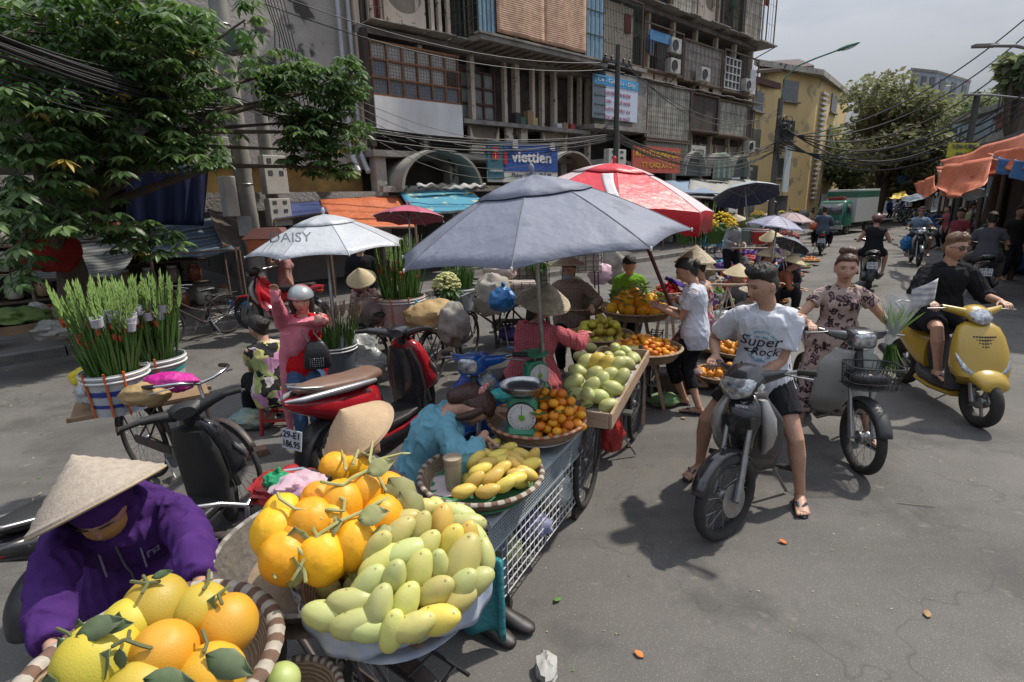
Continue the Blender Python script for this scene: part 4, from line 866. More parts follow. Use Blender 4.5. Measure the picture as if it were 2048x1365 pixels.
# ================================================================ KIT: VEHICLES  (local frame: +x forward, +y left, z up)
X_,Y_ = V((1,0,0)),V((0,1,0))
def L3(x,y,z): return V((x,y,z))
def wheel(th,c,Ro,rt,name='wheel',spokes=18,rimm=CHROME,hub=.05,hubw=.09,cast=False,X=X_,fat=1.0,tyre=RUBBER):
	c = V(c); ax = ZZ.cross(V(X)).normalized(); g = MB(); g.torus(c,ax,hub*.8,.02,20,8); h = MB()
	h.lathe([(hub*.5,-hubw / 2),(hub,-hubw / 2 + .01),(hub,-hubw*.2),(hub*.7,0),(hub,hubw*.2),(hub,hubw / 2 - .01),(hub*.5,hubw / 2)],c,ax,20); wo = h.build(name,STEEL,th)
	g = MB(); a,b = frame(ax); seg = 44; sg = 10; rings = []
	for i in range(seg):
		t = 2*math.pi*i / seg; rad = a*math.cos(t) + b*math.sin(t); rings.append([c + rad*(Ro - rt + rt*math.cos(2*math.pi*j / sg)) + ax*rt*fat*math.sin(2*math.pi*j / sg) for j in range(sg)])
	g.ring(rings,closed=True); g.build('tyre',tyre,wo)
	Rr = Ro - rt*1.75; g = MB(); g.lathe([(Rr,-rt*.55),(Rr + rt*.35,-rt*.6),(Rr + rt*.35,rt*.6),(Rr,rt*.55),(Rr - rt*.12,0)],c,ax,44,closed=True); g.build('rim',rimm,wo)
	g = MB()
	if cast:
		for i in range(5):
			t = 2*math.pi*i / 5; rad = a*math.cos(t) + b*math.sin(t); tg = ax.cross(rad); g.loft([(c + rad*hub*.8,tg*.022,ax*.015),(c + rad*(Rr*.6),tg*.014,ax*.012),(c + rad*(Rr + .004),tg*.022,ax*.015)],8)
	else:
		for i in range(spokes):
			t = 2*math.pi*i / spokes; sd_ = 1 if i % 2 else -1; rad = a*math.cos(t) + b*math.sin(t); r0 = a*math.cos(t + .5*(1 if i % 4 < 2 else -1)) + b*math.sin(t + .5*(1 if i % 4 < 2 else -1)); g.tube([c + r0*hub*.95 + ax*sd_*hubw*.4,c + rad*(Rr + .002)],.0017 if spokes < 30 else .0013,4)
	g.build('spokes',rimm if cast else STEEL,wo); return wo
def fender(c,rad,w,a0,a1,drop=.3,n=16,X=X_):
	g = MB(); c = V(c); sd_ = ZZ.cross(V(X)).normalized()
	def fn(s,t):
		a = R(a0 + (a1 - a0)*s); y = 2*t - 1; r = rad - drop*w*abs(y) ** 2.4; return c + V(X)*math.cos(a)*r + ZZ*math.sin(a)*r + sd_*y*w*(1 - .12*abs(2*s - 1) ** 3)
	g.grid(fn,n,8); return g
def steerf(th,ang,axle,top):
	"""points of the steered assembly are mapped through this rotation about the steering axis"""
	a,t = V(axle),V(top); axd = (t - a).normalized(); m = Matrix.Rotation(R(ang),4,axd); return lambda p: t + (m @ (V(p) - t))
def plate(th,c,X,Y,lines,w_=.19,h_=.14,tail=None):
	g = MB(); Z = V(X).cross(V(Y)).normalized(); g.box(c,(w_ / 2,h_ / 2,.004),V(X).normalized(),V(Y).normalized(),Z); p = g.build('licence_plate',M('plate_white',(.62,.64,.68),.5),th,smooth=False)
	g = MB()
	for i,s in enumerate(lines): lettering(g,s,h_*.46,V(c) + V(Y)*h_*(.24 - .47*i) + Z*.006,X,Y,w_*.85,.001,offset=.0015)
	g.build('plate_number',BLACKP,p,smooth=False)
def motorbike(label,body,body2,seatm,steer=0.,shield=None,kind='wave',group=None,basket=False,plate_txt=None,cat='motorbike',fend=None,shieldw=1.,spokes=20,lever=True,mirrors=False):
	th = local_thing('motorbike',label,cat,group); fa,ra = V((.62,0,.285)),V((-.61,0,.285)); hd = V((.335,0,.98)); st = steerf(th,steer,fa + V((-.06,0,0)),hd)
	def SB(mb): mb.v = [tuple(st(p)) for p in mb.v]; return mb
	Xs = (st(V((1,0,0)) + hd) - hd).normalized(); fend = fend or body
	wo = wheel(th,st(fa),.285,.036,'front_wheel',spokes,X=Xs,rimm=CHROME)
	wheel(th,ra,.285,.042,'rear_wheel',spokes)
	g = SB(fender(fa,.312,.055,22,150,.5)); g.build('front_fender',fend,th,solid=.006)
	g = MB()
	for q in (-1,1):
		g.tube([fa + V((0,q*.078,0)),fa + V((-.06,q*.078,.15)),fa + V((-.10,q*.078,.26))],[.024,.022,.022],12); g.tube([fa + V((-.10,q*.078,.26)),fa + V((-.18,q*.078,.46))],.017,10)
	g.tube([fa + V((0,-.10,0)),fa + V((0,.10,0))],.014,10); SB(g).build('fork',STEEL,th)
	g = MB(); g.tube([fa + V((-.19,0,.46)),hd],.03,10); g.box(fa + V((-.17,0,.45)),(.03,.1,.03)); SB(g).build('steering_stem',DARKM,th)
	if kind == 'wave': g = MB(); g.lathe([(.11,0),(.11,.004),(.05,.004)],fa + V((0,.055,0)),Y_,24); SB(g).build('brake_disc',STEEL,th)
	# handlebar head
	g = MB()
	if kind == 'wave':
		g.loft([(V((.27,0,1.01)),Y_*.08,ZZ*.045),(V((.33,0,1.02)),Y_*.14,ZZ*.062),(V((.40,0,.985)),Y_*.135,ZZ*.07),(V((.455,0,.94)),Y_*.11,ZZ*.06),(V((.49,0,.915)),Y_*.06,ZZ*.03)],24)
		for q in (-1,1): g.loft([(V((.35,q*.08,1.0)),ZZ*.05,X_*.06),(V((.31,q*.17,1.02)),ZZ*.03,X_*.035),(V((.28,q*.22,1.035)),ZZ*.02,X_*.02)],14)
		SB(g).build('handlebar_cowl',body2,th,sub=0)
		g = MB(); g.loft([(V((.415,0,.975)),Y_*.122,ZZ*.050,2.6),(V((.472,0,.945)),Y_*.105,ZZ*.050,2.6),(V((.500,0,.92)),Y_*.06,ZZ*.030)],20); SB(g).build('headlight',M('lamp_glass',(.62,.64,.66),.12,.55,c2=(.10,.11,.12),ns=30,spec=1.,coat=1.),th)
		for q in (-1,1): g = MB(); g.loft([(V((.40,q*.12,.965)),Y_*.035,ZZ*.022),(V((.425,q*.125,.945)),Y_*.022,ZZ*.014)],12); SB(g).build('indicator',M('indicator_lens',(.5,.5,.48),.15),th)
	else:
		g.loft([(V((.25,0,1.0)),Y_*.07,ZZ*.05,4),(V((.29,0,1.01)),Y_*.10,ZZ*.065,4),(V((.40,0,1.0)),Y_*.098,ZZ*.07,5),(V((.425,0,.995)),Y_*.09,ZZ*.062,5)],24)
		for q in (-1,1): g.loft([(V((.31,q*.07,1.0)),ZZ*.045,X_*.05,3),(V((.29,q*.20,1.02)),ZZ*.027,X_*.03,3),(V((.27,q*.23,1.03)),ZZ*.02,X_*.02)],14)
		SB(g).build('handlebar_cowl',body2,th); g = MB(); g.loft([(V((.415,0,1.0)),Y_*.085,ZZ*.055,5),(V((.437,0,.997)),Y_*.075,ZZ*.047,5),(V((.445,0,.995)),Y_*.04,ZZ*.03,3)],24); SB(g).build('headlight',M('lamp_glass',(0,0,0)),th)
	for q in (-1,1):
		g = MB(); g.tube([V((.29,q*.18,1.025)),V((.25,q*.27,1.04)),V((.225,q*.36,1.035))],.013,10); SB(g).build('handlebar',STEEL,th)
		g = MB(); g.tube([V((.248,q*.27,1.04)),V((.222,q*.37,1.035))],.019,12); SB(g).build('grip',RUBBER,th)
		if lever: g = MB(); g.tube([V((.30,q*.22,1.03)),V((.31,q*.29,1.025)),V((.275,q*.375,1.01))],[.007,.006,.008],8); SB(g).build('brake_lever',STEEL,th)
		if mirrors:
			g = MB(); g.tube([V((.28,q*.2,1.04)),V((.27,q*.25,1.18)),V((.26,q*.30,1.24))],.006,6); g.ell(V((.25,q*.32,1.27)),(.014,.06,.045)); SB(g).build('mirror',BLACKP,th)
	# leg shield and front cowl
	w_ = .215*shieldw
	def shd(s,t):
		y = 2*s - 1; z = .90 - .62*t; wd = w_*(.45 + .55*sst(0,.35,t))*(1 - .22*sst(.6,1,t)) if kind == 'wave' else w_*(.55 + .45*sst(0,.25,t))*(1 - .1*sst(.7,1,t))
		return V((.40 - .14*t + .10*sst(.7,1,t)*-1 - .10*abs(y) ** 1.7 - .02,y*wd,z))
	g = MB(); g.grid(shd,20,16); g.build('leg_shield',shield or body,th,solid=.018)
	if kind == 'wave':
		g = MB(); g.loft([(V((.335,0,.90)),Y_*.05,X_*.03),(V((.40,0,.84)),Y_*.095,X_*.05),(V((.41,0,.74)),Y_*.115,X_*.07),(V((.395,0,.64)),Y_*.09,X_*.06),(V((.36,0,.53)),Y_*.07,X_*.05),(V((.31,0,.46)),Y_*.04,X_*.03)],24,ex=2.3); g.build('front_cowl',body2,th)
		g = MB(); g.grid(lambda s,t: V((.462 - .02*abs(2*s - 1) - .045*abs(t - .4) ** 1.3*2,(2*s - 1)*.03,.86 - .22*t)),4,8); g.build('cowl_stripe',M('stripe_grey',(.35,.36,.37),.35),th,solid=.004)
		for q in (-1,1): g = MB(); g.loft([(V((.345,q*.10,.86)),Y_*.03,X_*.02),(V((.375,q*.145,.76)),Y_*.045,X_*.045),(V((.365,q*.155,.66)),Y_*.045,X_*.05),(V((.33,q*.145,.56)),Y_*.035,X_*.04),(V((.29,q*.12,.48)),Y_*.015,X_*.02)],16); g.build('side_cowl',M('cowl_silver',(.40,.39,.37),.3,.4,c2=(.33,.32,.31)),th)
	g = MB(); g.loft([(V((.30,0,.62)),Y_*.05,ZZ*.08),(V((.12,0,.50)),Y_*.055,ZZ*.07),(V((-.02,0,.52)),Y_*.07,ZZ*.09),(V((-.15,0,.60)),Y_*.10,ZZ*.10),(V((-.45,0,.66)),Y_*.115,ZZ*.09),(V((-.72,0,.74)),Y_*.085,ZZ*.055),(V((-.86,0,.77)),Y_*.04,ZZ*.025)],24,ex=2.6); g.build('rear_body',body,th)
	g = MB(); g.loft([(V((.02,0,.70)),Y_*.05,ZZ*.03),(V((-.05,0,.715)),Y_*.10,ZZ*.045),(V((-.25,0,.725)),Y_*.13,ZZ*.045),(V((-.5,0,.765)),Y_*.125,ZZ*.045),(V((-.68,0,.80)),Y_*.09,ZZ*.03),(V((-.72,0,.80)),Y_*.04,ZZ*.012)],24,ex=3); g.build('seat',seatm,th)
	g = MB(); g.lathe([(.07,-.12),(.10,-.10),(.10,.09),(.07,.12)],V((-.02,0,.30)),Y_,20); g.ell(V((.10,0,.34)),(.10,.07,.06)); g.box(V((-.06,0,.38)),(.1,.05,.06)); g.lathe([(.05,-.14),(.05,.14)],V((-.12,0,.30)),Y_,16); g.build('engine',M('engine_alloy',(.22,.22,.22),.45,.8,c2=(.12,.12,.12),ns=20),th)
	g = MB(); g.tube([V((.14,-.05,.28)),V((.08,-.13,.22)),V((-.25,-.15,.22)),V((-.36,-.155,.24))],.016,10); g.tube([V((-.36,-.155,.24)),V((-.44,-.16,.27)),V((-.80,-.17,.36)),V((-.82,-.17,.365))],[.02,.038,.042,.02],14); g.build('exhaust',CHROME,th)
	g = MB(); g.bar(V((-.12,-.09,.30)),ra + V((0,-.09,0)),.03,.045); g.bar(V((-.12,.09,.30)),ra + V((0,.09,0)),.03,.06); g.build('swingarm',DARKM,th)
	for q in (-1,1): g = MB(); g.tube([ra + V((.02,q*.11,.02)),V((-.50,q*.11,.62))],.012,8); g.tube([ra + V((.035,q*.11,.08)),V((-.52,q*.11,.52))],.026,10); g.build('shock_absorber',STEEL,th)
	g = fender(ra,.325,.075,60,178,.3); g.build('rear_fender',BLACKP,th,solid=.006)
	g = MB(); g.tube([V((-.02,-.27,.27)),V((-.02,.27,.27))],.010,8)
	for q in (-1,1): g.tube([V((-.02,q*.19,.27)),V((-.02,q*.28,.27))],.02,10)
	g.build('footrest',RUBBER,th); g = MB(); g.tube([V((-.05,.14,.25)),V((-.16,.24,.02))],.012,8); g.build('kickstand',STEEL,th)
	g = MB(); g.ell(V((-.80,0,.70)),(.06,.075,.04)); g.build('tail_light',M('tail_red',(.35,.02,.02),.2),th)
	if plate_txt: plate(th,V((-.93,0,.53)),-Y_,(ZZ + X_*.15).normalized(),plate_txt)
	if basket:
		g = MB(); c = V((.58,0,.83));
		for zz,k in ((0,1.),(.06,.96),(.12,.92),(.17,.88)): pts = [c + V((.13*k*math.copysign(abs(math.cos(t)) ** .5,math.cos(t)),.19*k*math.copysign(abs(math.sin(t)) ** .5,math.sin(t)),.02 - zz)) for t in [2*math.pi*i / 40 for i in range(40)]]; g.tube(pts,.006 if zz == 0 else .003,6,closed=True)
		for i in range(40):
			t = 2*math.pi*i / 40; q = V((.13*math.copysign(abs(math.cos(t)) ** .5,math.cos(t)),.19*math.copysign(abs(math.sin(t)) ** .5,math.sin(t)),0)); g.tube([c + q + ZZ*.02,c + q*.88 - ZZ*.15],.0025,4)
		for i in range(-6,7): g.tube([c + V((i*.018,-.165,-.15)),c + V((i*.018,.165,-.15))],.0025,4)
		for i in range(-9,10): g.tube([c + V((-.11,i*.018,-.15)),c + V((.11,i*.018,-.15))],.0025,4)
		SB(g).build('basket',BLACKP,th)
		g = MB(); g.ell(c + V((0,0,-.09)),(.09,.15,.06),fn=lambda x,y,z: 1 + .15*noise.noise(V((x*4,y*4,z*4)))); SB(g).build('basket_bag',M('bag_black',(.02,.02,.022),.25,bump=.4,bs=30),th)
	return th,st
def scooter(label,body,body2,seatm,steer=0.,group=None,plate_txt=None,fend=None,style='zip',cat='scooter',mirrors=False):
	th = local_thing('scooter',label,cat,group); big = style == 'big'; Rw = .25 if big else .235; fa,ra = V((.63,0,Rw)),V((-.60,0,Rw)); hd = V((.36,0,.98)); st = steerf(th,steer,fa + V((-.05,0,0)),hd)
	def SB(mb): mb.v = [tuple(st(p)) for p in mb.v]; return mb
	Xs = (st(V((1,0,0)) + hd) - hd).normalized()
	wheel(th,st(fa),Rw,.05,'front_wheel',cast=True,rimm=STEEL,X=Xs,hub=.06); wheel(th,ra,Rw,.055,'rear_wheel',cast=True,rimm=STEEL,hub=.06)
	g = MB()
	for q in (-1,1): g.tube([fa + V((0,q*.075,0)),fa + V((-.09,q*.075,.25))],.022,10)
	SB(g).build('fork',STEEL,th)
	g = MB(); g.loft([(fa + V((-.20,0,.20)),Y_*.12,ZZ*.04),(fa + V((-.14,0,.22)),Y_*.15,ZZ*.07),(fa + V((-.02,0,.235)),Y_*.155,ZZ*.08),(fa + V((.06,0,.215)),Y_*.145,ZZ*.08),(fa + V((.12,0,.18)),Y_*.12,ZZ*.065),(fa + V((.14,0,.165)),Y_*.08,ZZ*.04)] if not big else [(fa + V((-.20,0,.22)),Y_*.06,ZZ*.02),(fa + V((0,0,.275)),Y_*.075,ZZ*.03),(fa + V((.18,0,.2)),Y_*.07,ZZ*.03),(fa + V((.27,0,.08)),Y_*.05,ZZ*.02)],20); SB(g).build('front_fender',fend or body,th)
	# front apron: outer shell
	aw = .235 if not big else .21
	secs = []
	for z,x,w_,d_ in ((.36,.47,.50,.06),(.42,.53,.66,.10),(.47,.55,.92,.12),(.55,.53,1.0,.115),(.68,.49,.95,.10),(.80,.45,.84,.085),(.88,.42,.70,.065),(.92,.40,.45,.04)): secs.append((V((x,0,z)),Y_*aw*w_,X_*d_))
	g = MB(); g.loft(secs,32,ex=2.9); g.build('front_apron',body,th)
	g = MB(); g.loft([(V((.40,0,.28)),Y_*.17,X_*.05),(V((.40,0,.5)),Y_*.20,X_*.05),(V((.37,0,.7)),Y_*.185,X_*.05),(V((.34,0,.86)),Y_*.12,X_*.045)],20,ex=3); g.build('inner_apron',body2,th)
	for q in (-1,1):
		g = MB(); g.loft([(V((.50,q*.205,.70)),Y_*.012,ZZ*.02),(V((.565,q*.20,.62)),Y_*.022,ZZ*.03),(V((.625,q*.165,.54)),Y_*.028,ZZ*.026),(V((.655,q*.115,.50)),Y_*.02,ZZ*.012)],12); g.build('indicator',M('lamp_glass',(0,0,0)),th)
	if style == 'zip':
		g = MB()
		for i in range(-4,5):
			for j in range(4):
				if abs(i) + j*.8 < 4.6: g.lathe([(.0085,0),(.0085,.006)],V((.532 + j*.011 - abs(i)*.0025,i*.021,.81 - j*.028)),(X_ + ZZ*.35),8)
		g.build('horn_grille',BLACKP,th); g = MB(); g.lathe([(.018,0),(.018,.008),(.006,.01)],V((.607,0,.55)),X_,16); g.build('badge',STEEL,th)
	g = MB(); g.loft([(V((.40,0,.29)),Y_*.15,ZZ*.035,4),(V((.2,0,.27)),Y_*.165,ZZ*.04,4),(V((-.08,0,.28)),Y_*.17,ZZ*.05,4),(V((-.16,0,.32)),Y_*.15,ZZ*.06,4)],20); g.build('floorboard',body2 if not big else BLACKP,th)
	g = MB(); g.loft([(V((.40,0,.225)),Y_*.14,ZZ*.03,3),(V((.1,0,.20)),Y_*.16,ZZ*.035,3),(V((-.15,0,.22)),Y_*.16,ZZ*.04,3)],16); g.build('side_sill',body,th)
	g = MB(); g.loft([(V((-.10,0,.48)),Y_*.12,ZZ*.20),(V((-.16,0,.50)),Y_*.155,ZZ*.21),(V((-.35,0,.56)),Y_*.185,ZZ*.17),(V((-.60,0,.64)),Y_*.165,ZZ*.12),(V((-.80,0,.71)),Y_*.11,ZZ*.075),(V((-.92,0,.75)),Y_*.06,ZZ*.04),(V((-.95,0,.765)),Y_*.02,ZZ*.01)],28,ex=2.6); g.build('rear_body',body,th)
	g = MB(); g.loft([(V((.0,0,.735)),Y_*.06,ZZ*.03),(V((-.06,0,.75)),Y_*.12,ZZ*.05),(V((-.28,0,.755)),Y_*.15,ZZ*.05),(V((-.42,0,.775)),Y_*.145,ZZ*.05),(V((-.6,0,.80)),Y_*.135,ZZ*.048),(V((-.80,0,.83)),Y_*.08,ZZ*.03),(V((-.84,0,.83)),Y_*.03,ZZ*.012)],24,ex=2.8); g.build('seat',seatm,th)
	g = MB(); g.loft([(V((-.1,0,.55)),Y_*.10,ZZ*.2),(V((-.055,0,.5)),Y_*.10,ZZ*.22)],16); g.build('under_seat_panel',body2,th)
	g = MB(); g.loft([(V((.26,0,1.0)),Y_*.07,ZZ*.04),(V((.32,0,1.01)),Y_*.12,ZZ*.06),(V((.39,0,.985)),Y_*.115,ZZ*.065),(V((.44,0,.955)),Y_*.09,ZZ*.05),(V((.46,0,.94)),Y_*.05,ZZ*.03)],22)
	for q in (-1,1): g.loft([(V((.34,q*.08,.99)),ZZ*.045,X_*.05),(V((.31,q*.19,1.02)),ZZ*.032,X_*.035),(V((.28,q*.26,1.035)),ZZ*.026,X_*.025)],14)
	g.tube([V((.38,0,.90)),V((.35,0,.97))],.05,12); SB(g).build('handlebar_cowl',body if style == 'zip' else body2,th)
	g = MB(); g.loft([(V((.405,0,.985)),Y_*.105,ZZ*.058),(V((.455,0,.955)),Y_*.085,ZZ*.052),(V((.478,0,.94)),Y_*.045,ZZ*.028)],20); SB(g).build('headlight',M('lamp_glass',(0,0,0)),th)
	for q in (-1,1):
		g = MB(); g.tube([V((.275,q*.255,1.035)),V((.245,q*.375,1.035))],.019,12); SB(g).build('grip',RUBBER,th)
		g = MB(); g.tube([V((.31,q*.24,1.03)),V((.32,q*.3,1.03)),V((.29,q*.39,1.02))],[.007,.006,.008],8); SB(g).build('brake_lever',STEEL,th)
		if mirrors: g = MB(); g.tube([V((.30,q*.2,1.04)),V((.29,q*.25,1.18)),V((.28,q*.30,1.24))],.006,6); g.ell(V((.27,q*.32,1.27)),(.014,.06,.045)); SB(g).build('mirror',BLACKP,th)
	g = MB(); g.lathe([(.09,-.02),(.13,0),(.13,.10),(.08,.13)],V((-.42,.06,.29)),Y_,20); g.box(V((-.3,.1,.29)),(.16,.05,.08)); g.build('engine',M('engine_alloy',(0,0,0)),th)
	g = MB(); g.tube([V((-.40,-.14,.22)),V((-.46,-.16,.26)),V((-.82,-.17,.36)),V((-.84,-.17,.365))],[.02,.045,.05,.02],14); g.build('exhaust',BLACKP,th)
	g = fender(ra,Rw + .05,.08,70,185,.3); g.build('rear_fender',BLACKP,th,solid=.006)
	for q in (-1,1): g = MB(); g.loft([(V((-.80,q*.07,.70)),Y_*.035,ZZ*.03),(V((-.90,q*.05,.735)),Y_*.02,ZZ*.02)],12); g.build('tail_light',M('tail_red',(0,0,0)),th)
	g = MB(); g.tube([V((-.60,-.10,.80)),V((-.85,-.09,.87)),V((-.90,0,.885)),V((-.85,.09,.87)),V((-.60,.10,.80))],.013,8); g.build('grab_rail',STEEL,th)
	g = MB(); g.tube([V((-.15,.15,.2)),V((-.22,.22,.02))],.012,8); g.build('kickstand',STEEL,th)
	if plate_txt: g = MB(); g.bar(V((-.85,0,.70)),V((-.90,0,.55)),.05,.01); g.build('plate_bracket',BLACKP,th); plate(th,V((-.935,0,.57)),-Y_,(ZZ + X_*.15).normalized(),plate_txt)
	return th,st
def bicycle(label,col,steer=0.,group=None,saddle=True,rack=True,bars='swept',Rw=.33,grips=None):
	th = local_thing('bicycle',label,'bicycle',group); fa,ra = V((.56,0,Rw)),V((-.52,0,Rw)); hd = V((.36,0,.92)); st = steerf(th,steer,fa + V((-.04,0,0)),hd)
	def SB(mb): mb.v = [tuple(st(p)) for p in mb.v]; return mb
	Xs = (st(V((1,0,0)) + hd) - hd).normalized()
	wheel(th,st(fa),Rw,.019,'front_wheel',32,X=Xs,hub=.025,hubw=.07); wheel(th,ra,Rw,.019,'rear_wheel',32,hub=.03,hubw=.09)
	bb = V((-.08,0,.29)); sc_ = V((-.22,0,.72)); h1,h2 = V((.385,0,.82)),V((.42,0,.66)); g = MB()
	g.tube([h1,h2],.019,10); g.tube([h2,bb],.016,10); g.tube([h1 + V((.01,0,-.05)),V((.1,0,.56)),V((-.15,0,.46))],.015,10); g.tube([bb,sc_],.015,10)
	for q in (-1,1): g.tube([bb + Y_*q*.03,ra + Y_*q*.05],.009,8); g.tube([sc_ + V((.02,q*.02,-.05)),ra + Y_*q*.05],.008,8)
	g.build('frame',col,th)
	g = MB()
	for q in (-1,1): g.tube([fa + Y_*q*.05,fa + V((-.07,q*.05,.20)),V((.435,q*.035,.62))],.010,8)
	g.tube([V((.435,-.04,.63)),V((.435,.04,.63))],.014,8); SB(g).build('fork',col,th)
	g = SB(fender(fa,Rw + .03,.026,35,170,.4,20)); g.build('front_mudguard',col,th,solid=.003)
	g = fender(ra,Rw + .03,.028,20,185,.4,20); g.build('rear_mudguard',col,th,solid=.003)
	g = MB(); g.tube([hd,V((.36,0,.90)),h1],.012,10)
	for q in (-1,1): g.tube([hd,hd + V((.05,q*.08,.03)),hd + V((.05,q*.17,.06)),hd + V((-.02,q*.25,.06)),hd + V((-.15,q*.28,.04))],.011,10)
	SB(g).build('handlebar',CHROME,th)
	for q in (-1,1):
		g = MB(); g.tube([hd + V((-.06,q*.262,.055)),hd + V((-.17,q*.282,.037))],.016,10); SB(g).build('grip',grips or BLACKP,th); g = MB(); g.tube([hd + V((.04,q*.19,.04)),hd + V((0,q*.26,.03)),hd + V((-.10,q*.29,.0))],.005,6); SB(g).build('brake_lever',CHROME,th)
	if saddle: g = MB(); g.loft([(V((-.08,0,.80)),Y_*.02,ZZ*.015),(V((-.2,0,.81)),Y_*.05,ZZ*.03),(V((-.32,0,.82)),Y_*.10,ZZ*.035),(V((-.36,0,.82)),Y_*.06,ZZ*.02)],16); g.build('saddle',BLACKP,th); g = MB(); g.tube([sc_,V((-.24,0,.8))],.012,8); g.build('seat_post',CHROME,th)
	if rack:
		g = MB()
		for q in (-1,1): g.tube([V((-.28,q*.06,.70)),V((-.78,q*.06,.70))],.007,6); g.tube([V((-.72,q*.06,.70)),ra + Y_*q*.055],.006,6)
		for i in range(5): g.tube([V((-.33 - .1*i,-.06,.70)),V((-.33 - .1*i,.06,.70))],.005,6)
		g.build('rack',DARKM,th)
	g = MB(); g.lathe([(.09,-.003),(.09,.003)],bb - Y_*.05,Y_,24); g.tube([bb - Y_*.09,bb + V((.1,-.1,-.13))],.008,6); g.tube([bb + Y_*.09,bb + V((-.1,.1,.13))],.008,6); g.tube([bb - Y_*.09,bb + Y_*.09],.01,8); g.box(bb + V((.1,-.14,-.13)),(.04,.035,.01)); g.box(bb + V((-.1,.14,.13)),(.04,.035,.01)); g.build('crank',STEEL,th)
	g = MB(); g.bar(bb + V((.02,-.055,.06)),ra + V((0,-.055,.03)),.008,.07); g.build('chain_guard',col,th)
	g = MB(); g.tube([V((-.2,.04,.30)),V((-.26,.2,.02))],.009,6); g.build('kickstand',STEEL,th); return th
# ================================================================ KIT: UMBRELLAS, BASKETS, FRUIT
def umbrella(label,apex,ax,R_,h,mats,pattern=None,under=None,pole_to=None,polem=STEEL,n=8,rot=0.,name='umbrella',group=None,vent=True,valance=0.,sag=.03,curve=1.6,ribs=True):
	apex = V(apex); ax = V(ax).normalized(); a,b = frame(ax,Y_); th = thing(name,label,'umbrella',apex,group); th_ = lambda i: 2*math.pi*i / n + rot; SUB,NR = 6,9
	def pt(t,r,dz=0.):      # r 0..1
		ph = ((t - rot) / (2*math.pi / n)) % 1; e = math.cos(math.pi / n) / math.cos((ph - .5)*2*math.pi / n); rad = R_*r*(e*.97 + .03) ; k = math.sin(math.pi*ph)
		dz -= k*r*(1.15 - r)*.11*R_*.35
		return apex + (a*math.cos(t) + b*math.sin(t))*rad*(1 - .018*k*r*r) - ax*(h*r ** curve - dz - k*r*r*.10*sag)
	g = MB(); vs = []; tot = n*SUB
	for j in range(NR + 1):
		for i in range(tot): vs.append(pt(2*math.pi*i / tot + rot,(.02 + .98*j / NR)))
	for j in range(NR):
		for i in range(tot):
			q = (i + 1) % tot; g.mi = (pattern[(i // SUB) % len(pattern)] if pattern else 0); o = len(g.f); g.f.append((j*tot + i,(j + 1)*tot + i,(j + 1)*tot + q,j*tot + q)); g.m.append(g.mi)
	g.v = [tuple(v) for v in vs]
	if valance:
		base = len(g.v);
		for i in range(tot): p = pt(2*math.pi*i / tot + rot,1.0); g.v.append(tuple(p - ZZ*valance*(1 + .15*math.sin(i*1.7))))
		for i in range(tot): q = (i + 1) % tot; g.f.append((NR*tot + i,base + i,base + q,NR*tot + q)); g.m.append(0)
	ms = list(mats); can = g.build('canopy',ms if len(ms) > 1 else ms[0],th,solid=.004)
	for e_ in can.data.edges:
		i,j = e_.vertices
		if i % tot == j % tot and (i % tot) % SUB == 0: e_.use_edge_sharp = True
	for i in range(n): g = MB(); g.tube([pt(th_(i),.04 + .96*j / 6) + ax*.004 for j in range(7)],.003,4); g.build('seam',M('seam_' + ms[0].name,tuple(x*.55 for x in (.3,.31,.35)),.8),th)
	if under:
		g = MB(); vs = []
		for j in range(NR + 1):
			for i in range(tot): vs.append(pt(2*math.pi*i / tot + rot,(.02 + .965*j / NR)) - ax*.012)
		g.v = [tuple(v) for v in vs]; g.f = [(j*tot + i,(j + 1)*tot + i,(j + 1)*tot + (i + 1) % tot,j*tot + (i + 1) % tot) for j in range(NR) for i in range(tot)]; g.m = [0]*len(g.f); g.build('lining',under,th)
	if vent:
		g = MB(); vs = []
		for j in range(4):
			for i in range(tot): vs.append(pt(2*math.pi*i / tot + rot,(.01 + .38*j / 3)) + ax*(.006 + .008*j / 3))
		g.v = [tuple(v) for v in vs]
		for j in range(3):
			for i in range(tot): g.f.append((j*tot + i,(j + 1)*tot + i,(j + 1)*tot + (i + 1) % tot,j*tot + (i + 1) % tot)); g.m.append(pattern[(i // SUB) % len(pattern)] if pattern else 0)
		g.build('vent_cap',ms if len(ms) > 1 else ms[0],th,solid=.004)
	if ribs:
		for i in range(n):
			t = th_(i); g = MB(); g.tube([pt(t,.03) - ax*.02,pt(t,.5) - ax*.02,pt(t,.99) - ax*.012],.005,5); g.tube([apex - ax*(h*1.05),pt(t,.5) - ax*.02],.004,5); g.build('rib',STEEL,th)
			g = MB(); g.ell(pt(t,1.0),(.007,.007,.014)); g.build('rib_tip',WHITEP,th)
	g = MB(); g.lathe([(.010,0),(.018,.035),(.020,.055),(.012,.07),(.003,.078)],apex - ax*.0,ax,14); g.build('finial',ms[0],th)
	p1 = V(pole_to) if pole_to is not None else apex - ax*2.2; g = MB(); g.tube([apex,apex.lerp(p1,.5)],.016,10); g.tube([apex.lerp(p1,.5),p1],.02,10); g.build('pole',polem,th); return th,pt
WOVEN = stripes('woven_bamboo',[(.30,.20,.12),(.42,.31,.20),(.25,.17,.10)],30,'Z',.8,dist=2.5,ns=8,bump=.6)
WRAPL,WRAPD = M('rim_wrap_light',(.42,.38,.32),.8,c2=(.3,.27,.22),ns=30),M('rim_wrap_dark',(.16,.09,.06),.8,c2=(.1,.06,.04),ns=30)
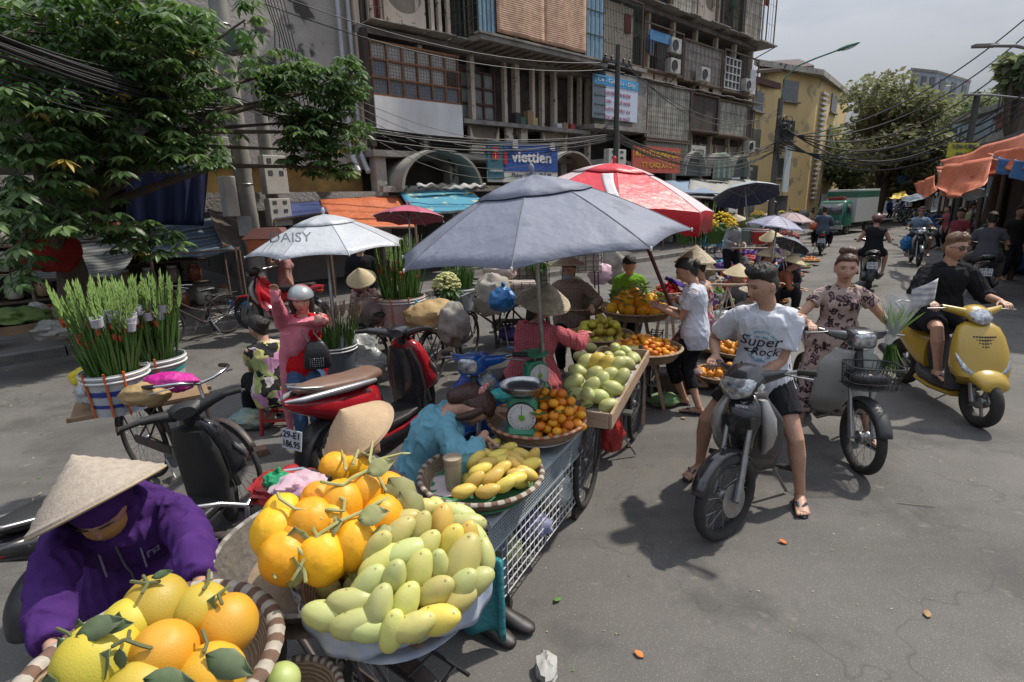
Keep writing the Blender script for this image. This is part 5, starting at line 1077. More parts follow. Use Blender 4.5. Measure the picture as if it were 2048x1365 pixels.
def tray(label,c,R_,depth=.07,slope=.06,rim=.014,seg=64,wl=WRAPL,wd=WRAPD,cat='basket',group=None,tilt=(0,0),name='woven_tray',inner=None,wov=None):
	c = V(c); ax = V((tilt[0],tilt[1],1)).normalized(); th = thing(name,label,cat,c,group); g = MB()
	g.lathe([(R_,0),(R_ - slope*.5,-depth*.6),(R_ - slope,-depth),(R_*.5,-depth - .008),(.005,-depth - .008),(.005,-depth),(R_*.5,-depth),(R_ - slope - .012,-depth + .01),(R_ - slope*.5 - .014,-depth*.6),(R_ - .014,0)],c,ax,seg,closed=True); g.build('bowl',wov or WOVEN,th)
	a,b = frame(ax); g = MB(); k = 0; S2 = seg*2
	rings = []
	for i in range(S2):
		t = 2*math.pi*i / S2; rad = a*math.cos(t) + b*math.sin(t); rr_ = rim*(1 + .10*math.sin(i*math.pi / 1))*(1 + .06*math.sin(i*1.9)); rings.append([c + rad*(R_ + rr_*math.cos(2*math.pi*j / 8)) + ax*(rr_*.8*math.sin(2*math.pi*j / 8)) for j in range(8)])
	g.ring(rings,closed=True); g.m = [((i // 8) // 2) % 2 for i in range(len(g.f))]; g.build('rim',[wl,wd],th)
	if inner: g = MB(); g.grid(lambda s,t: c + (a*math.cos(6.2832*s) + b*math.sin(6.2832*s))*(R_*.93*t)*(1 + .05*math.sin(17*s)) + ax*(-depth + .012 + .05*max(0,t - .75) + .008*noise.noise(V((s*9,t*7,1)))),48,10); g.build('lining_sheet',inner,th,solid=.002)
	return th
LEAF = M('leaf_green',(.05,.13,.03),.5,c2=(.09,.17,.05),ns=12); LEAFY = M('leaf_pale',(.25,.28,.09),.6,c2=(.32,.3,.14),ns=9); STEM = M('stem_green',(.30,.32,.10),.6,c2=(.38,.36,.18),ns=14); STEMD = M('stem_dark',(.12,.13,.05),.7)
def leaf(g,p,d,n,L_,W_,curl=.15):
	d = V(d).normalized(); n = V(n); n = (n - d*n.dot(d)).normalized(); sd_ = d.cross(n)
	prof = ((0,.03),(.2,.7),(.45,1.),(.7,.75),(.9,.3),(1.,.02)); rows = [(V(p) + d*L_*x - n*curl*L_*x*x,sd_*W_*.5*w_) for x,w_ in prof]; vs = []
	for q,s_ in rows: vs += [q - s_ + n*W_*.12,q,q + s_ + n*W_*.12]
	g.add(vs,[f for i in range(len(rows) - 1) for f in ((i*3,i*3 + 3,i*3 + 4,i*3 + 1),(i*3 + 1,i*3 + 4,i*3 + 5,i*3 + 2))])
def fruit_mesh(kind):
	g = MB()
	if kind == 'mango': g.ell((0,0,0),(.066,.037,.034),seg=24,rings=16,fn=lambda x,y,z: 1 + .05*x + (.14*y*x if x > 0 else -.08*y*x) + .22*max(0,x - .78) + .02*noise.noise(V((x*2.5,y*2.5,z*2.5))))
	elif kind == 'pomelo': g.ell((0,0,0),(.082,.082,.082),seg=28,rings=20,fn=lambda x,y,z: 1 + .07*max(0,z) ** 2 - .03*max(0,-z) ** 2 - .05*math.exp(-((1 - z) / .02)) + .015*noise.noise(V((x*2,y*2,z*2))))
	elif kind == 'melon': g.ell((0,0,0),(.066,.066,.075),seg=48,rings=18,fn=lambda x,y,z: 1 + .012*math.cos(9*math.atan2(y,x))*(1 - z*z) + .02*noise.noise(V((x*2,y*2,z*2))) - .06*math.exp(-((1 - z) / .015)))
	elif kind == 'tangerine': g.ell((0,0,0),(.030,.030,.025),seg=14,rings=10,fn=lambda x,y,z: 1 - .10*math.exp(-((1 - abs(z)) / .03)))
	elif kind == 'orange': g.ell((0,0,0),(.040,.040,.039),seg=16,rings=12)
	elif kind == 'bigmango': g.ell((0,0,0),(.072,.050,.048),seg=20,rings=14,fn=lambda x,y,z: 1 + .07*x + (.04*y if x > 0 else 0))
	return g
leafy(LEAF)
MG = M('mango_skin',(.64,.54,.17),.48,c2=(.42,.46,.15),ns=13,nd=.0,rnd=.20,spec=.4,spots=((.26,.18,.06),55,.67),bump=.05,bs=90,sub=.05)
MGY = M('mango_yellow_skin',(.74,.48,.08),.42,c2=(.58,.50,.12),ns=11,nd=.1,rnd=.18,spots=((.28,.14,.04),55,.67),bump=.05,bs=90,sub=.05)
MGG = M('mango_green_skin',(.42,.46,.17),.45,c2=(.50,.50,.19),ns=9,nd=.1,rnd=.14,spots=((.26,.22,.08),55,.67),bump=.05,bs=90,sub=.05)
PO = M('pomelo_skin',(.76,.36,.012),.5,c2=(.56,.36,.04),ns=5,nd=.1,rnd=.16,spots=((.25,.13,.04),26,.70),bump=.14,bs=260,sub=.05)
PY = M('pomelo_yellow_skin',(.58,.40,.03),.5,c2=(.42,.36,.05),ns=5,nd=.1,rnd=.14,spots=((.30,.20,.05),22,.69),bump=.14,bs=260,sub=.05)
ML = M('melon_skin',(.84,.37,.008),.48,c2=(.76,.40,.015),ns=5,nd=0,rnd=.12,spots=((.50,.26,.05),16,.69),bump=.2,bs=60,sub=.05)
TG = M('tangerine_skin',(.80,.26,.012),.4,c2=(.70,.30,.02),ns=12,rnd=.20,bump=.4,bs=300)
OG = M('orange_greenish_skin',(.50,.36,.03),.45,c2=(.30,.30,.04),ns=8,nd=.1,rnd=.3,bump=.3,bs=250)
TOM = M('tomato_skin',(.62,.03,.02),.25,rnd=.15); GMEL = M('melon_grey_green_skin',(.16,.20,.10),.6,c2=(.24,.24,.14),ns=30,rnd=.2)
FM = {}
def fruit(kind,mat,name,loc,label,cat,group,rot=None,sc=1.,par=None):
	key = (kind,mat.name)
	if key not in FM:
		o = fruit_mesh(kind).build(name,mat,None); FM[key] = o.data
	else: o = bpy.data.objects.new(name,FM[key]); COL.objects.link(o)
	o.location = loc; o.rotation_euler = rot or (rr(-.5,.5),rr(-.5,.5),rr(0,6.3)); o.scale = (sc*rr(.96,1.04),)*3
	WL[o.name] = V((0,0,0)); tagd(o,dict(label=label,category=cat,group=group)); return o
def heap(c,R_,n,r,top=.12,K=26,hemi=True):
	"""drop n balls of radius r on a disc, return resting centres (denser in the middle)"""
	out = []; c = V(c)
	for _ in range(n):
		best = None
		for _k in range(K):
			q = R_*math.sqrt(random.random()); t = rr(0,6.283); x,y = q*math.cos(t),q*math.sin(t); z = r
			for p in out:
				d2 = (p[0] - x) ** 2 + (p[1] - y) ** 2
				if d2 < (1.9*r) ** 2: z = max(z,p[2] + math.sqrt((1.9*r) ** 2 - d2)*.92)
			lim = top*(1 - (q / R_) ** 2) + r; sc_ = z - lim*.8
			if best is None or sc_ < best[0]: best = (sc_,x,y,z)
		out.append(best[1:])
	return [c + V(p) for p in out]
# ================================================================ PLACEMENT: RIDERS ON THE RIGHT
BLKBODY = M('paint_black_gloss',(.02,.02,.022),.18,c2=(.03,.03,.032),coat=.6,ns=6,spots=((.09,.085,.08),30,.68)); GRYBODY = M('paint_grey',(.40,.41,.39),.4,c2=(.33,.34,.32),ns=4,coat=.2,spots=((.14,.12,.1),18,.66)); BRNSEAT = M('seat_brown',(.19,.11,.08),.5,c2=(.15,.09,.065),bump=.2,bs=60); BLKSEAT = M('seat_black',(.02,.02,.02),.55,bump=.2,bs=60)
YELB = M('paint_yellow_scooter',(.44,.29,.03),.3,c2=(.39,.255,.03),coat=.5,ns=3); REDB = M('paint_red_gloss',(.42,.015,.025),.22,coat=.7,c2=(.36,.012,.02),ns=3,spots=((.3,.12,.1),40,.72)); BLUB = M('paint_blue_gloss',(.01,.09,.38),.25,coat=.5); SILV = M('paint_silver',(.45,.45,.46),.3,.6)
DARKG = M('dark_grey_plastic',(.045,.045,.048),.5,ns=20)
# black underbone with the man in the white T-shirt
HB = 214; fwc = G(1452,1078); dB = az(HB); cB = fwc - dB*.62; cB.z = 0
mb1,st1 = motorbike('black motorbike with turned front wheel under the man in the white T-shirt',DARKG,BLKBODY,BLKSEAT,steer=-24,kind='wave',fend=BLKBODY,spokes=24,shield=M('shield_graphite',(.10,.10,.10),.35,.3,c2=(.07,.07,.07))); pose(mb1,cB,HB)
def wl(c,h,p): d = az(h); l_ = V((-d.y,d.x,0)); l_ = ZZ.cross(d); p = V(p); return V(c) + d*p.x + l_*p.y + ZZ*p.z
W1 = lambda p: wl(cB,HB,p)
g = MB(); lettering(g,'HONDA',.026,V((.478,0,.845)),Y_,(ZZ - X_*.2).normalized(),.07); g.build('lettering',WHITE,mb1,smooth=False)
white_t = cloth('white_tee',(.62,.64,.70)); blackc = cloth('black',(.015,.015,.017)); blacks = cloth('black_shorts',(.022,.022,.025))
gR,gL = W1(st1(V((.235,-.32,1.05)))),W1(st1(V((.235,.32,1.05))))
pelv = W1(V((-.17,0,.86))); fL,fR = G(1600,985,.09),G(1385,935,.09)
fR = G(1400,925,.10)
p1,P1 = person('man in a white lettered T-shirt and black shorts looking aside on the black motorbike',W1(V((-.17,0,0))),pelv,HB - 6,lean=6,lean2=12,hy=48,hp=14,s=1.03,
	hands={1: (gR - az(HB)*.05 + ZZ*.02,az(HB)*.9 - ZZ*.25,-ZZ,.55),-1: (W1(V((.06,-.02,.86))),az(HB) - ZZ*.3,V((.3,0,-1)),.4)},
	elb={1: -az(HB)*.6 - ZZ*.4 + az(HB + 90)*.5,-1: -az(HB)*.6 - ZZ*.3 + az(HB - 90)*.6},feet={-1: (fL,200),1: (fR,232)},knee={1: az(HB + 35) + ZZ*.5,-1: az(HB - 25) + ZZ*.5},
	top=dict(mat=white_t,sleeve=.72,off=.024,sl_off=.024,flare=.03,fold=.005),bot=dict(mat=blacks,len=.62,off=.020,name='shorts'),hair='short',shoes='flip')
NAVY = M('ink_navy',(.015,.02,.05),.7); SKYB = M('ink_sky',(.08,.40,.55),.7)
ch = P1['sp'](.56); tor = P1['TM']['top']; fN = P1['fw'](.6); RX = -P1['r']; UY = (P1['sp'](.9) - P1['sp'](.1)).normalized()
project_text(tor,[('Super',.112,-.022,.025,.25,0)],ch,RX,UY,fN,NAVY,p1,ext=.0006)
project_text(tor,[('Rock',.084,.012,-.052,.25,0)],ch,RX,UY,fN,NAVY,p1)
project_text(tor,[('REAL ATHLETIC DEPT',.021,-.012,.02,0,.095),('NINE ONE 1983',.020,-.012,.02,0,-.11),('NE 1983',.024,-.012,.075,0,0),('ORIGINAL',.016,-.012,-.1,0,0)],ch - UY*.015,RX,UY,fN,SKYB,p1)
g = MB(); g.prism([ch + RX*(-.095 + x*.85) + UY*(-.048 + y) for x,y in ((-.03,0),(-.01,.015),(.05,.012),(.07,-.004),(.05,-.016),(-.005,-.014))],fN*.001)
w0 = WL[tor.name]; bv = BVHTree.FromObject(tor,bpy.context.evaluated_depsgraph_get())
g.v = [tuple((bv.ray_cast(V(v) - w0 + fN*.3,-fN)[0] or V(v) - w0) + w0 + fN*(.003 + .001*(i > 5))) for i,v in enumerate(g.v)]; g.build('shirt_print',NAVY,p1,smooth=False)
g = MB();
# grey cub with basket and the woman in the leopard print suit
HC = 192; fwc = G(1712,942); cC = fwc - az(HC)*.62
mb2,st2 = motorbike('old grey motorbike with a black wire basket and chrome headlight, ridden by the woman',GRYBODY,M('cowl_dark_chrome',(.10,.10,.105),.2,.7,c2=(.2,.2,.2),ns=9),BLKSEAT,steer=8,kind='cub',basket=True,fend=DARKG,spokes=24,shieldw=1.1); pose(mb2,cC,HC)
W2 = lambda p: wl(cC,HC,p); gR,gL = W2(st2(V((.235,-.32,1.05)))),W2(st2(V((.235,.32,1.05))))
leo = patt('leopard_cloth','leopard',[(.36,.27,.24),(.035,.02,.025),(.24,.15,.17)],17)
p2,P2 = person('woman in a pink leopard print suit with a top bun riding the grey motorbike',W2(V((-.15,0,0))),W2(V((-.12,0,.86))),HC + 4,lean=3,lean2=6,hy=8,hp=4,s=.97,fem=True,
	hands={1: (gR - az(HC)*.05 + ZZ*.02,az(HC) - ZZ*.2,-ZZ,.6),-1: (gL - az(HC)*.05 + ZZ*.02,az(HC) - ZZ*.2,-ZZ,.6)},elb={1: -az(HC)*.4 - ZZ*.6 + az(HC + 90)*.6,-1: -az(HC)*.4 - ZZ*.6 + az(HC - 90)*.6},
	feet={1: (W2(V((.02,-.27,.10))),HC + 10),-1: (W2(V((.03,.30,.09))),HC - 12)},knee={1: az(HC + 25) + ZZ*.3,-1: az(HC - 25) + ZZ*.3},top=dict(mat=leo,sleeve=.45,off=.016,flare=.12,len=.2),bot=dict(mat=leo,len=1.55,off=.024,cuff=.05),hair='topbun',shoes='flip',hairmat=M('hair_brown',(.05,.022,.012),.5,c2=(.09,.04,.02),ns=40,bump=.6,bs=90,stretch=(1,1,.25)))
g = MB(); n_ = P2['neck']; g.tube([n_ + az(HC)*.075 + ZZ*-.06 + P2['r']*.0,n_ + az(HC)*.06 + P2['r']*.05 + ZZ*.0,n_ - az(HC)*.05 + ZZ*.03,n_ + az(HC)*.06 - P2['r']*.05],.002,5,closed=True); g.build('necklace',M('gold',(.6,.4,.12),.3,1.),p2)
# flower bouquet in cellophane held beside the handlebar
bq = gL + V((-.06,-.08,.06)); th = thing('bouquet','bouquet wrapped in clear cellophane and newspaper hanging on the grey motorbike','bouquet',bq)
g = MB(); g.lathe([(.02,-.16),(.045,-.05),(.085,.08),(.115,.17),(.12,.23)],bq,V((.15,-.1,1)),22,closed=False); g.f = g.f[:-2]; g.m = g.m[:-2]
g.v = [tuple(V(v) + V((noise.noise(V(v)*18),noise.noise(V(v)*18 + V((5,0,0))),0))*.012) for v in g.v]
CELLO = M('cellophane',(.70,.73,.73),.12,spec=.8,alpha=.45); g.build('wrap',CELLO,th)
g = MB()
for i in range(26): d = V((rr(-.5,.5),rr(-.5,.5),1)); leaf(g,bq + V((0,0,-.1)),d,V((rr(-1,1),rr(-1,1),.2)),rr(.2,.3),.022)
for i in range(60): leaf(g,bq + V((rr(-.03,.03),rr(-.03,.03),-.16)),V((rr(-.28,.28),rr(-.28,.28),-1)),V((rr(-1,1),rr(-1,1),0)),rr(.14,.30),.016)
g.build('stems',LEAF,th)
g = MB(); a = bq + V((.03,-.05,.12)); g.grid(lambda s,t: a + V((.18*s - .02,-.05 - .02*math.sin(s*3),.17*t + .08*s)),6,4); g.build('newspaper',stripes('newsprint',[(.55,.55,.54),(.48,.48,.48),(.30,.31,.35)],7,'Z',.8,dist=2,ns=20),th,solid=.002)
# yellow scooter
HY = 190; cY = G(1950,852) - az(HY)*.63
sc1,st3 = scooter('yellow scooter with black trim ridden by the man in sunglasses',YELB,DARKG,BLKSEAT,steer=6,fend=YELB); pose(sc1,cY,HY,scale=1.0)
W3 = lambda p: wl(cY,HY,p); gR,gL = W3(st3(V((.235,-.32,1.05)))),W3(st3(V((.235,.32,1.05))))
p3,P3_ = person('man in a loose black sweater, black shorts and sunglasses riding the yellow scooter',W3(V((-.2,0,0))),W3(V((-.22,0,.88))),HY + 2,lean=4,lean2=10,hy=-22,hp=4,s=1.03,
	hands={1: (gR - az(HY)*.05 + ZZ*.03,az(HY) - ZZ*.3,-ZZ,.5),-1: (gL - az(HY)*.05 + ZZ*.03,az(HY) - ZZ*.1,-ZZ,.45)},elb={1: -az(HY)*.3 - ZZ*.8 + az(HY + 90)*.5,-1: -az(HY)*.2 - ZZ*.8 + az(HY - 90)*.5},
	feet={1: (W3(V((.20,-.14,.40))),HY),-1: (W3(V((.20,.12,.40))),HY)},knee={1: az(HY + 20) + ZZ*.4,-1: az(HY - 10) + ZZ*.4},top=dict(mat=blackc,sleeve=1.35,off=.03,sl_off=.035,flare=.1,fold=.007),bot=dict(mat=blacks,len=.8,off=.026,name='shorts'),hair='short',shoes='flip',face=True,hairmat=M('hair_bleached',(.09,.05,.025),.5,c2=(.20,.12,.06),ns=30,bump=.6,bs=90))
H2 = P3_['H2']; g = MB()
for q in (-1,1): g.loft([(H2(q*.033,.092,.012),P3_['hrt']*.032,P3_['hu']*.025,2.8),(H2(q*.033,.098,.012),P3_['hrt']*.030,P3_['hu']*.023,2.8)],16); g.tube([H2(q*.058,.085,.018),H2(q*.078,.0,.015)],.003,6)
g.tube([H2(-.01,.1,.018),H2(.01,.1,.018)],.003,6); g.build('sunglasses',M('sunglass_lens',(.03,.012,.01),.08,spec=1.),p3)
# ================================================================ FOREGROUND FRUIT SELLERS
def dome(px,py,c,R_,h,k=40):
	z = c.z
	for _ in range(k):
		p = G(px,py,z); r = (V((p.x,p.y)) - V((c.x,c.y))).length; z = z*.6 + .4*(c.z + h*max(-.3,1 - (r / R_) ** 2))
	return G(px,py,z)
def zp(x,y,x0=480,y0=860,k=2.703): return x0 + x / k,y0 + y / k
GRPM = M('bike_frame_green',(.03,.07,.05),.5,c2=(.08,.06,.04),ns=20); BKF = M('bike_frame_black',(.03,.03,.035),.5,c2=(.09,.06,.045),ns=18)
HBK = 307; hB = az(HBK); hd_ = G(490,985,.98); oB = hd_ - hB*.36; oB.z = 0
bk = bicycle('old black bicycle carrying the melon basket and the big mango basket',BKF,steer=0); pose(bk,oB,HBK)
cM = G(795,1128,1.0); cO = G(655,1078,1.0)
g = MB()
for q in (-1,1):
	a = hd_*1; l_ = V((-hB.y,hB.x,0))*-1
	p0 = V((cO.x,cO.y,.87)) + hB*.25 + l_*q*.12; p1 = V((cM.x,cM.y,.90)) - hB*.22 + l_*q*.12; g.bar(p0,p1,.03)
for p in (V((cO.x,cO.y,.86)),V((cM.x,cM.y,.89))): g.bar(p - l_*.22,p + l_*.22,.03); g.tube([p,V((p.x*.7 + (oB.x)*.3,p.y*.7 + oB.y*.3,.62))],.012,6)
o = g.build('bamboo_carrier',M('bamboo_pole',(.28,.18,.10),.7,c2=(.2,.13,.08),ns=10),None,smooth=False,loc=p,label='bamboo carrying frame lashed under the melon and mango baskets',category='carrier')
CLW = M('cloth_pale_print',(.50,.52,.55),.85,c2=(.24,.32,.45),ns=14,nd=.2); GRW = M('rim_grey',(.32,.30,.27),.8,c2=(.2,.19,.17),ns=30); GRD = M('rim_grey_dark',(.17,.15,.13),.8)
tray('round wire basket lined with pale cloth holding the large mango heap',cM,.295,.12,.09,.010,wl=GRW,wd=GRD,inner=CLW,name='basket')
g = MB();
g.grid(lambda s,t: (lambda a: cM + V((math.cos(a),math.sin(a),0))*(.302 + .010*math.sin(s*55)*(1 - t*.5)) + ZZ*(.016 - (.07 + .025*math.sin(s*14))*t))(-math.pi*(.05 + 1.0*s)),60,5)
g.build('cloth_edge',CLW,None,loc=cM,solid=.002,label='pale printed cloth hanging over the front rim of the mango basket',category='cloth')
tray('dark wire basket piled with big orange melons on the bicycle',cO,.355,.11,.09,.009,wl=GRW,wd=GRD,name='basket',wov=M('wire_basket_dark',(.12,.10,.08),.8,c2=(.05,.045,.04),ns=40,bump=.5,bs=80),inner=M('straw_lining',(.26,.19,.12),.9,c2=(.16,.12,.08),ns=30))
random.seed(3)
MLIST = [(960,420,10,0),(1075,430,-60,0),(1165,440,-20,2),(1210,495,-5,2),(965,530,60,0),(1083,515,75,1),(835,560,40,0),(1130,605,65,1),(1228,590,75,1),(990,640,50,0),(885,655,10,2),(750,710,30,0),(1190,722,65,0),(1322,685,85,2),(1280,590,-60,2),(825,795,65,2),(955,770,60,0),(1070,735,80,2),(1040,870,40,0),(680,835,45,2),(590,915,0,2),(745,955,70,2),(880,940,60,0),(1250,815,30,2),(1148,915,20,0),(1050,1010,20,1),(925,1050,20,0),(685,1055,0,2),(460,985,-3,2),(822,1078,70,0),(602,1035,20,2),(730,630,45,0),(1185,845,50,2),(870,480,10,0)]
LBL = ['pale green and yellow mango in the large heap on the bicycle','yellow blushed mango in the large heap on the bicycle','green mango in the large heap on the bicycle']
def imgrot(th,tw=0.):
	a = R(th); x = (_rt*math.cos(a) + _up*math.sin(a) + _fw*tw).normalized(); z = (-_fw + ZZ*.6); z = (z - x*z.dot(x)).normalized(); y = z.cross(x); return Matrix((x,y,z)).transposed().to_euler()
for x,y,t,k in MLIST:
	px,py = zp(x,y); p = dome(px,py,cM + ZZ*.015,.36,.14); p = p + (CP - p).normalized()*rr(-.016,.016); sc = 1.0*rr(.92,1.07) if (x,y) != (1190,722) else 1.4
	fruit('mango',(MG,MGY,MGG)[k],'mango',p - ZZ*.012,LBL[k],'mango','mangoes heaped on the bicycle basket',imgrot(t + rr(-6,6),rr(-.3,.3)),sc)
for p in heap(cM - ZZ*.10,.27,26,.045,.16): fruit('mango',random.choice((MG,MGG)),'mango',p,'mango half hidden low in the large heap on the bicycle','mango','mangoes deep in the heap',None,.95)
MEL = [(520,220,1.22),(622,200,1.0),(735,255,.8),(548,402,1.12),(668,350,1.08),(805,358,1.15),(395,512,1.2),(760,482,1.12),(232,462,.95),(200,560,1.2),(428,375,.85),(255,690,1.25),(445,692,1.2),(620,618,1.2),(500,505,1.0),(320,600,1.0)]
mpos = []
for x,y,sc in MEL:
	px,py = zp(x,y); p = dome(px,py,cO + ZZ*.03,.36,.24); mpos.append((p,sc)); fruit('melon',ML,'melon',p,'ripe orange melon on the bicycle heap beside the mangoes','melon','orange melons on the bicycle basket',(rr(-.5,.2),rr(-.4,.4),rr(0,6)),sc*.93)
for p in heap(cO - ZZ*.08,.18,8,.06,.12): fruit('melon',ML,'melon',p,'orange melon low in the bicycle heap','melon','orange melons deep in the heap',None,.85)
# vines and stems over the melons
def vine(pts,r,th): g = MB(); g.tube(pts,r,6,rnd=True); return g.build('stem',STEM,th)
vt = thing('melon_vine','yellow-green vine stems and leaves tangled over the orange melons','vine',cO + ZZ*.2)
VP_ = [[(205,345),(240,400),(300,430),(400,445),(440,480)],[(440,280),(520,315),(560,300),(640,250),(700,215),(760,190)],[(285,810),(350,680),(400,600),(470,540),(530,500),(620,480),(690,430)],[(540,45),(530,90),(560,150),(570,215)],[(735,30),(710,90),(700,170),(720,230),(790,330)],[(570,110),(640,95),(720,150),(800,240),(840,300)],[(915,128),(820,145),(730,165)],[(660,90),(630,140),(610,190)],[(240,600),(200,680),(190,780)],[(240,600),(310,620),(350,680),(355,820)],[(450,580),(480,640),(495,710)],[(400,520),(400,580),(430,600)],[(700,420),(760,395),(800,370),(850,430)],[(545,370),(600,400),(560,440),(470,430)],[(150,650),(150,700),(180,780),(190,800)]]
for q in VP_:
	pts = []
	for x,y in q: px,py = zp(x,y); pts.append(dome(px,py,cO + ZZ*.11,.37,.25))
	pts = [pts[0]] + [a.lerp(b,.5) + V((rr(-.006,.006),rr(-.006,.006),rr(0,.008))) if i % 2 else b for i in range(1,len(pts)) for a,b in ((pts[i - 1],pts[i]),)] + [pts[-1]]
	vine(pts,.0052,vt)
for x,y,d,L_ in ((800,260,-50,.14),(860,330,-55,.13),(300,520,-80,.10),(300,680,-100,.10),(640,490,20,.09),(690,240,30,.09),(560,500,200,.08),(720,560,0,.07)):
	px,py = zp(x,y); p = dome(px,py,cO + ZZ*.12,.37,.25); g = MB(); a = R(d); leaf(g,p,_rt*math.cos(a) + _up*math.sin(a),-_fw + ZZ,L_,L_*.75,.2); g.build('leaf',LEAFY,vt,solid=.001)
# pomelos
cP = G(300,1335,1.02); tray('woven round basket with striped brown rim holding the pomelos',cP,.285,.11,.07,.022,name='basket')
POM = [(845,965,1.15,1),(1085,985,1.0,1),(1228,1060,1.1,0),(885,1220,1.1,0),(1145,1345,1.1,0),(530,1265,1.3,1),(700,1055,.85,1),(760,1420,1.,1)]
PL = ['orange pomelo with one dark leaf at the right of the basket','large round yellow pomelo with a leafy twig']
lab = ['round yellow pomelo at the top of the pile with a cut twig','yellow pomelo behind the speckled orange one','speckled orange pomelo against the striped basket rim','golden pomelo in the front middle of the pile','golden pomelo partly under a broad grey-green leaf','widest yellow pomelo at the left of the pile','yellow pomelo half hidden behind the golden one','yellow pomelo at the very front of the basket']
for i,(x,y,sc,k) in enumerate(POM):
	px,py = zp(x,y,0,860); p = dome(px,py,cP + ZZ*.0,.31,.15)
	o = fruit('pomelo',(PO,PY)[k],'pomelo',p,lab[i],'pomelo','pomelos in the front basket',(rr(-.5,-.1),rr(-.3,.3),rr(0,6)),sc*.82)
tw = thing('pomelo_twigs','leafy cut twigs lying over the pomelos','twigs',cP + ZZ*.2)
for pts in ([(775,790),(800,830),(770,880)],[(710,820),(790,830),(860,820)],[(1130,760),(1125,830),(1100,860)],[(1240,845),(1180,890),(1200,940)],[(700,1090),(690,1140),(760,1165),(815,1180)],[(610,1170),(660,1140),(700,1130)],[(1095,1085),(1120,1150),(1105,1200)],[(310,1075),(370,1100),(420,1150)],[(500,1170),(520,1100),(560,1080)]):
	q = []
	for x,y in pts: px,py = zp(x,y,0,860); q.append(dome(px,py,cP + ZZ*.085,.32,.15))
	g = MB(); g.tube(q,.0042,6,rnd=True); g.build('twig',STEMD,tw)
for x,y,d,L_,w_ in ((605,1180,-120,.12,.05),(1170,890,-115,.12,.042),(1115,1210,-25,.11,.062),(655,1175,-90,.05,.03),(430,1020,-80,.07,.03),(420,1110,20,.10,.05),(320,1120,-60,.07,.03),(650,980,-100,.05,.025),(780,1345,-5,.10,.05),(540,1075,10,.07,.03),(265,1310,-80,.07,.04),(820,800,20,.05,.02)):
	px,py = zp(x,y,0,860); p = dome(px,py,cP + ZZ*.09,.32,.15); g = MB(); a = R(d); leaf(g,p,_rt*math.cos(a) + _up*math.sin(a),-_fw + ZZ*.6,L_,w_,.12); g.build('leaf',M('leaf_dark',(.07,.12,.04),.45,c2=(.14,.17,.09),ns=16),tw,solid=.001)
bk2 = dup(bk,cP + az(285)*.12 - ZZ*cP.z,285,'bicycle under the pomelo basket beside the purple hoodie',skip=('handlebar','grip','brake_lever'))
# green apple-like fruit at the bottom edge
p = G(566,1362,.93); fruit('pomelo',M('guava_skin',(.35,.45,.12),.45,c2=(.45,.5,.2),ns=8),'guava',p,'pale green guava at the bottom edge between two baskets','guava',None,None,.52)
tray('shallow basket just below the frame edge under the guava',G(575,1400,.88),.13,.06,.03,.010,name='basket')
# purple hoodie woman
PURP = cloth('purple',(.068,.024,.14),(.05,.018,.11),bump=.35); VSKIN = SKIN
pel = V((-1.50,1.88,.68)); yw = 156; hl,hr_ = G(402,1172,.98),G(105,1300,.9)
p4,P4_ = person('woman in a purple hoodie and conical hat bending over the pomelos',V((-1.50,1.88,0)),pel,yw,lean=16,lean2=38,hy=4,hp=46,s=.92,fem=True,wide=1.12,
	hands={-1: (hl,V((.5,-.8,-.4)),-ZZ,.5),1: (hr_,V((.3,-.6,-.5)),-ZZ,.5)},elb={-1: V((1.,.3,-.4)),1: V((-1,.1,-.4))},feet={1: (V((-1.62,1.98,.08)),yw),-1: (V((-1.38,1.94,.08)),yw)},
	top=dict(mat=PURP,sleeve=1.9,off=.028,sl_off=.030,flare=.12,fold=.009,ff=11,name='hoodie',collar=.03),bot=dict(mat=cloth('dark_trousers',(.03,.03,.045)),len=1.95),hair='none',shoes=M('shoe_dark',(.03,.03,.035),.6),hat=dict(z=.0,r=.205,h=.175,ax=_up*.9 - _rt*.46 - _fw*.12,mat=M('hat_palm_grey',(.40,.34,.27),.8,c2=(.30,.25,.20),ns=55,bump=.3,bs=150,stretch=(1,1,.12))))
H2 = P4_['H2']; g = MB(); g.tube([P4_['neck'] - P4_['r']*.09 - P4_['f']*.03,P4_['neck'] - P4_['f']*.11 + ZZ*.03,P4_['neck'] + P4_['r']*.09 - P4_['f']*.03],[.03,.05,.03],10,rnd=True); g.build('hood',PURP,p4); g = MB(); g.ell(H2(0,-.012,.0),(.088,.108,.122),P4_['hrt'],P4_['hf'],P4_['hu'],24,16,fn=lambda x,y,z: 1. - (.20 - .26*sst(.05,.32,z))*sst(.2,.5,y)); g.build('hood_cap',PURP,p4)
g = MB(); g.ell(H2(0,.050,-.040),(.064,.060,.072),P4_['hrt'],P4_['hf'],P4_['hu']); g.build('face_mask',M('mask_ochre',(.42,.22,.07),.85,c2=(.35,.18,.06),ns=16),p4)
for q in (-.12,.12): g = MB(); c = P4_['sp'](.9) + P4_['fw'](.9)*.11 + P4_['r']*q*.5; g.tube([c,c - (P4_['sp'](.9) - P4_['sp'](.4))*.5 + P4_['fw'](.6)*.05],.0035,6); g.build('drawstring',M('cord_lilac',(.3,.25,.4),.7),p4)
g = MB(); sp_ = P4_['sp']; g.tube([sp_(.95) + P4_['fw'](.9)*.125,sp_(.7) + P4_['fw'](.7)*.155,sp_(.4) + P4_['fw'](.4)*.15,sp_(.15) + P4_['fw'](.1)*.155],.004,6); g.build('zip',STEEL,p4)
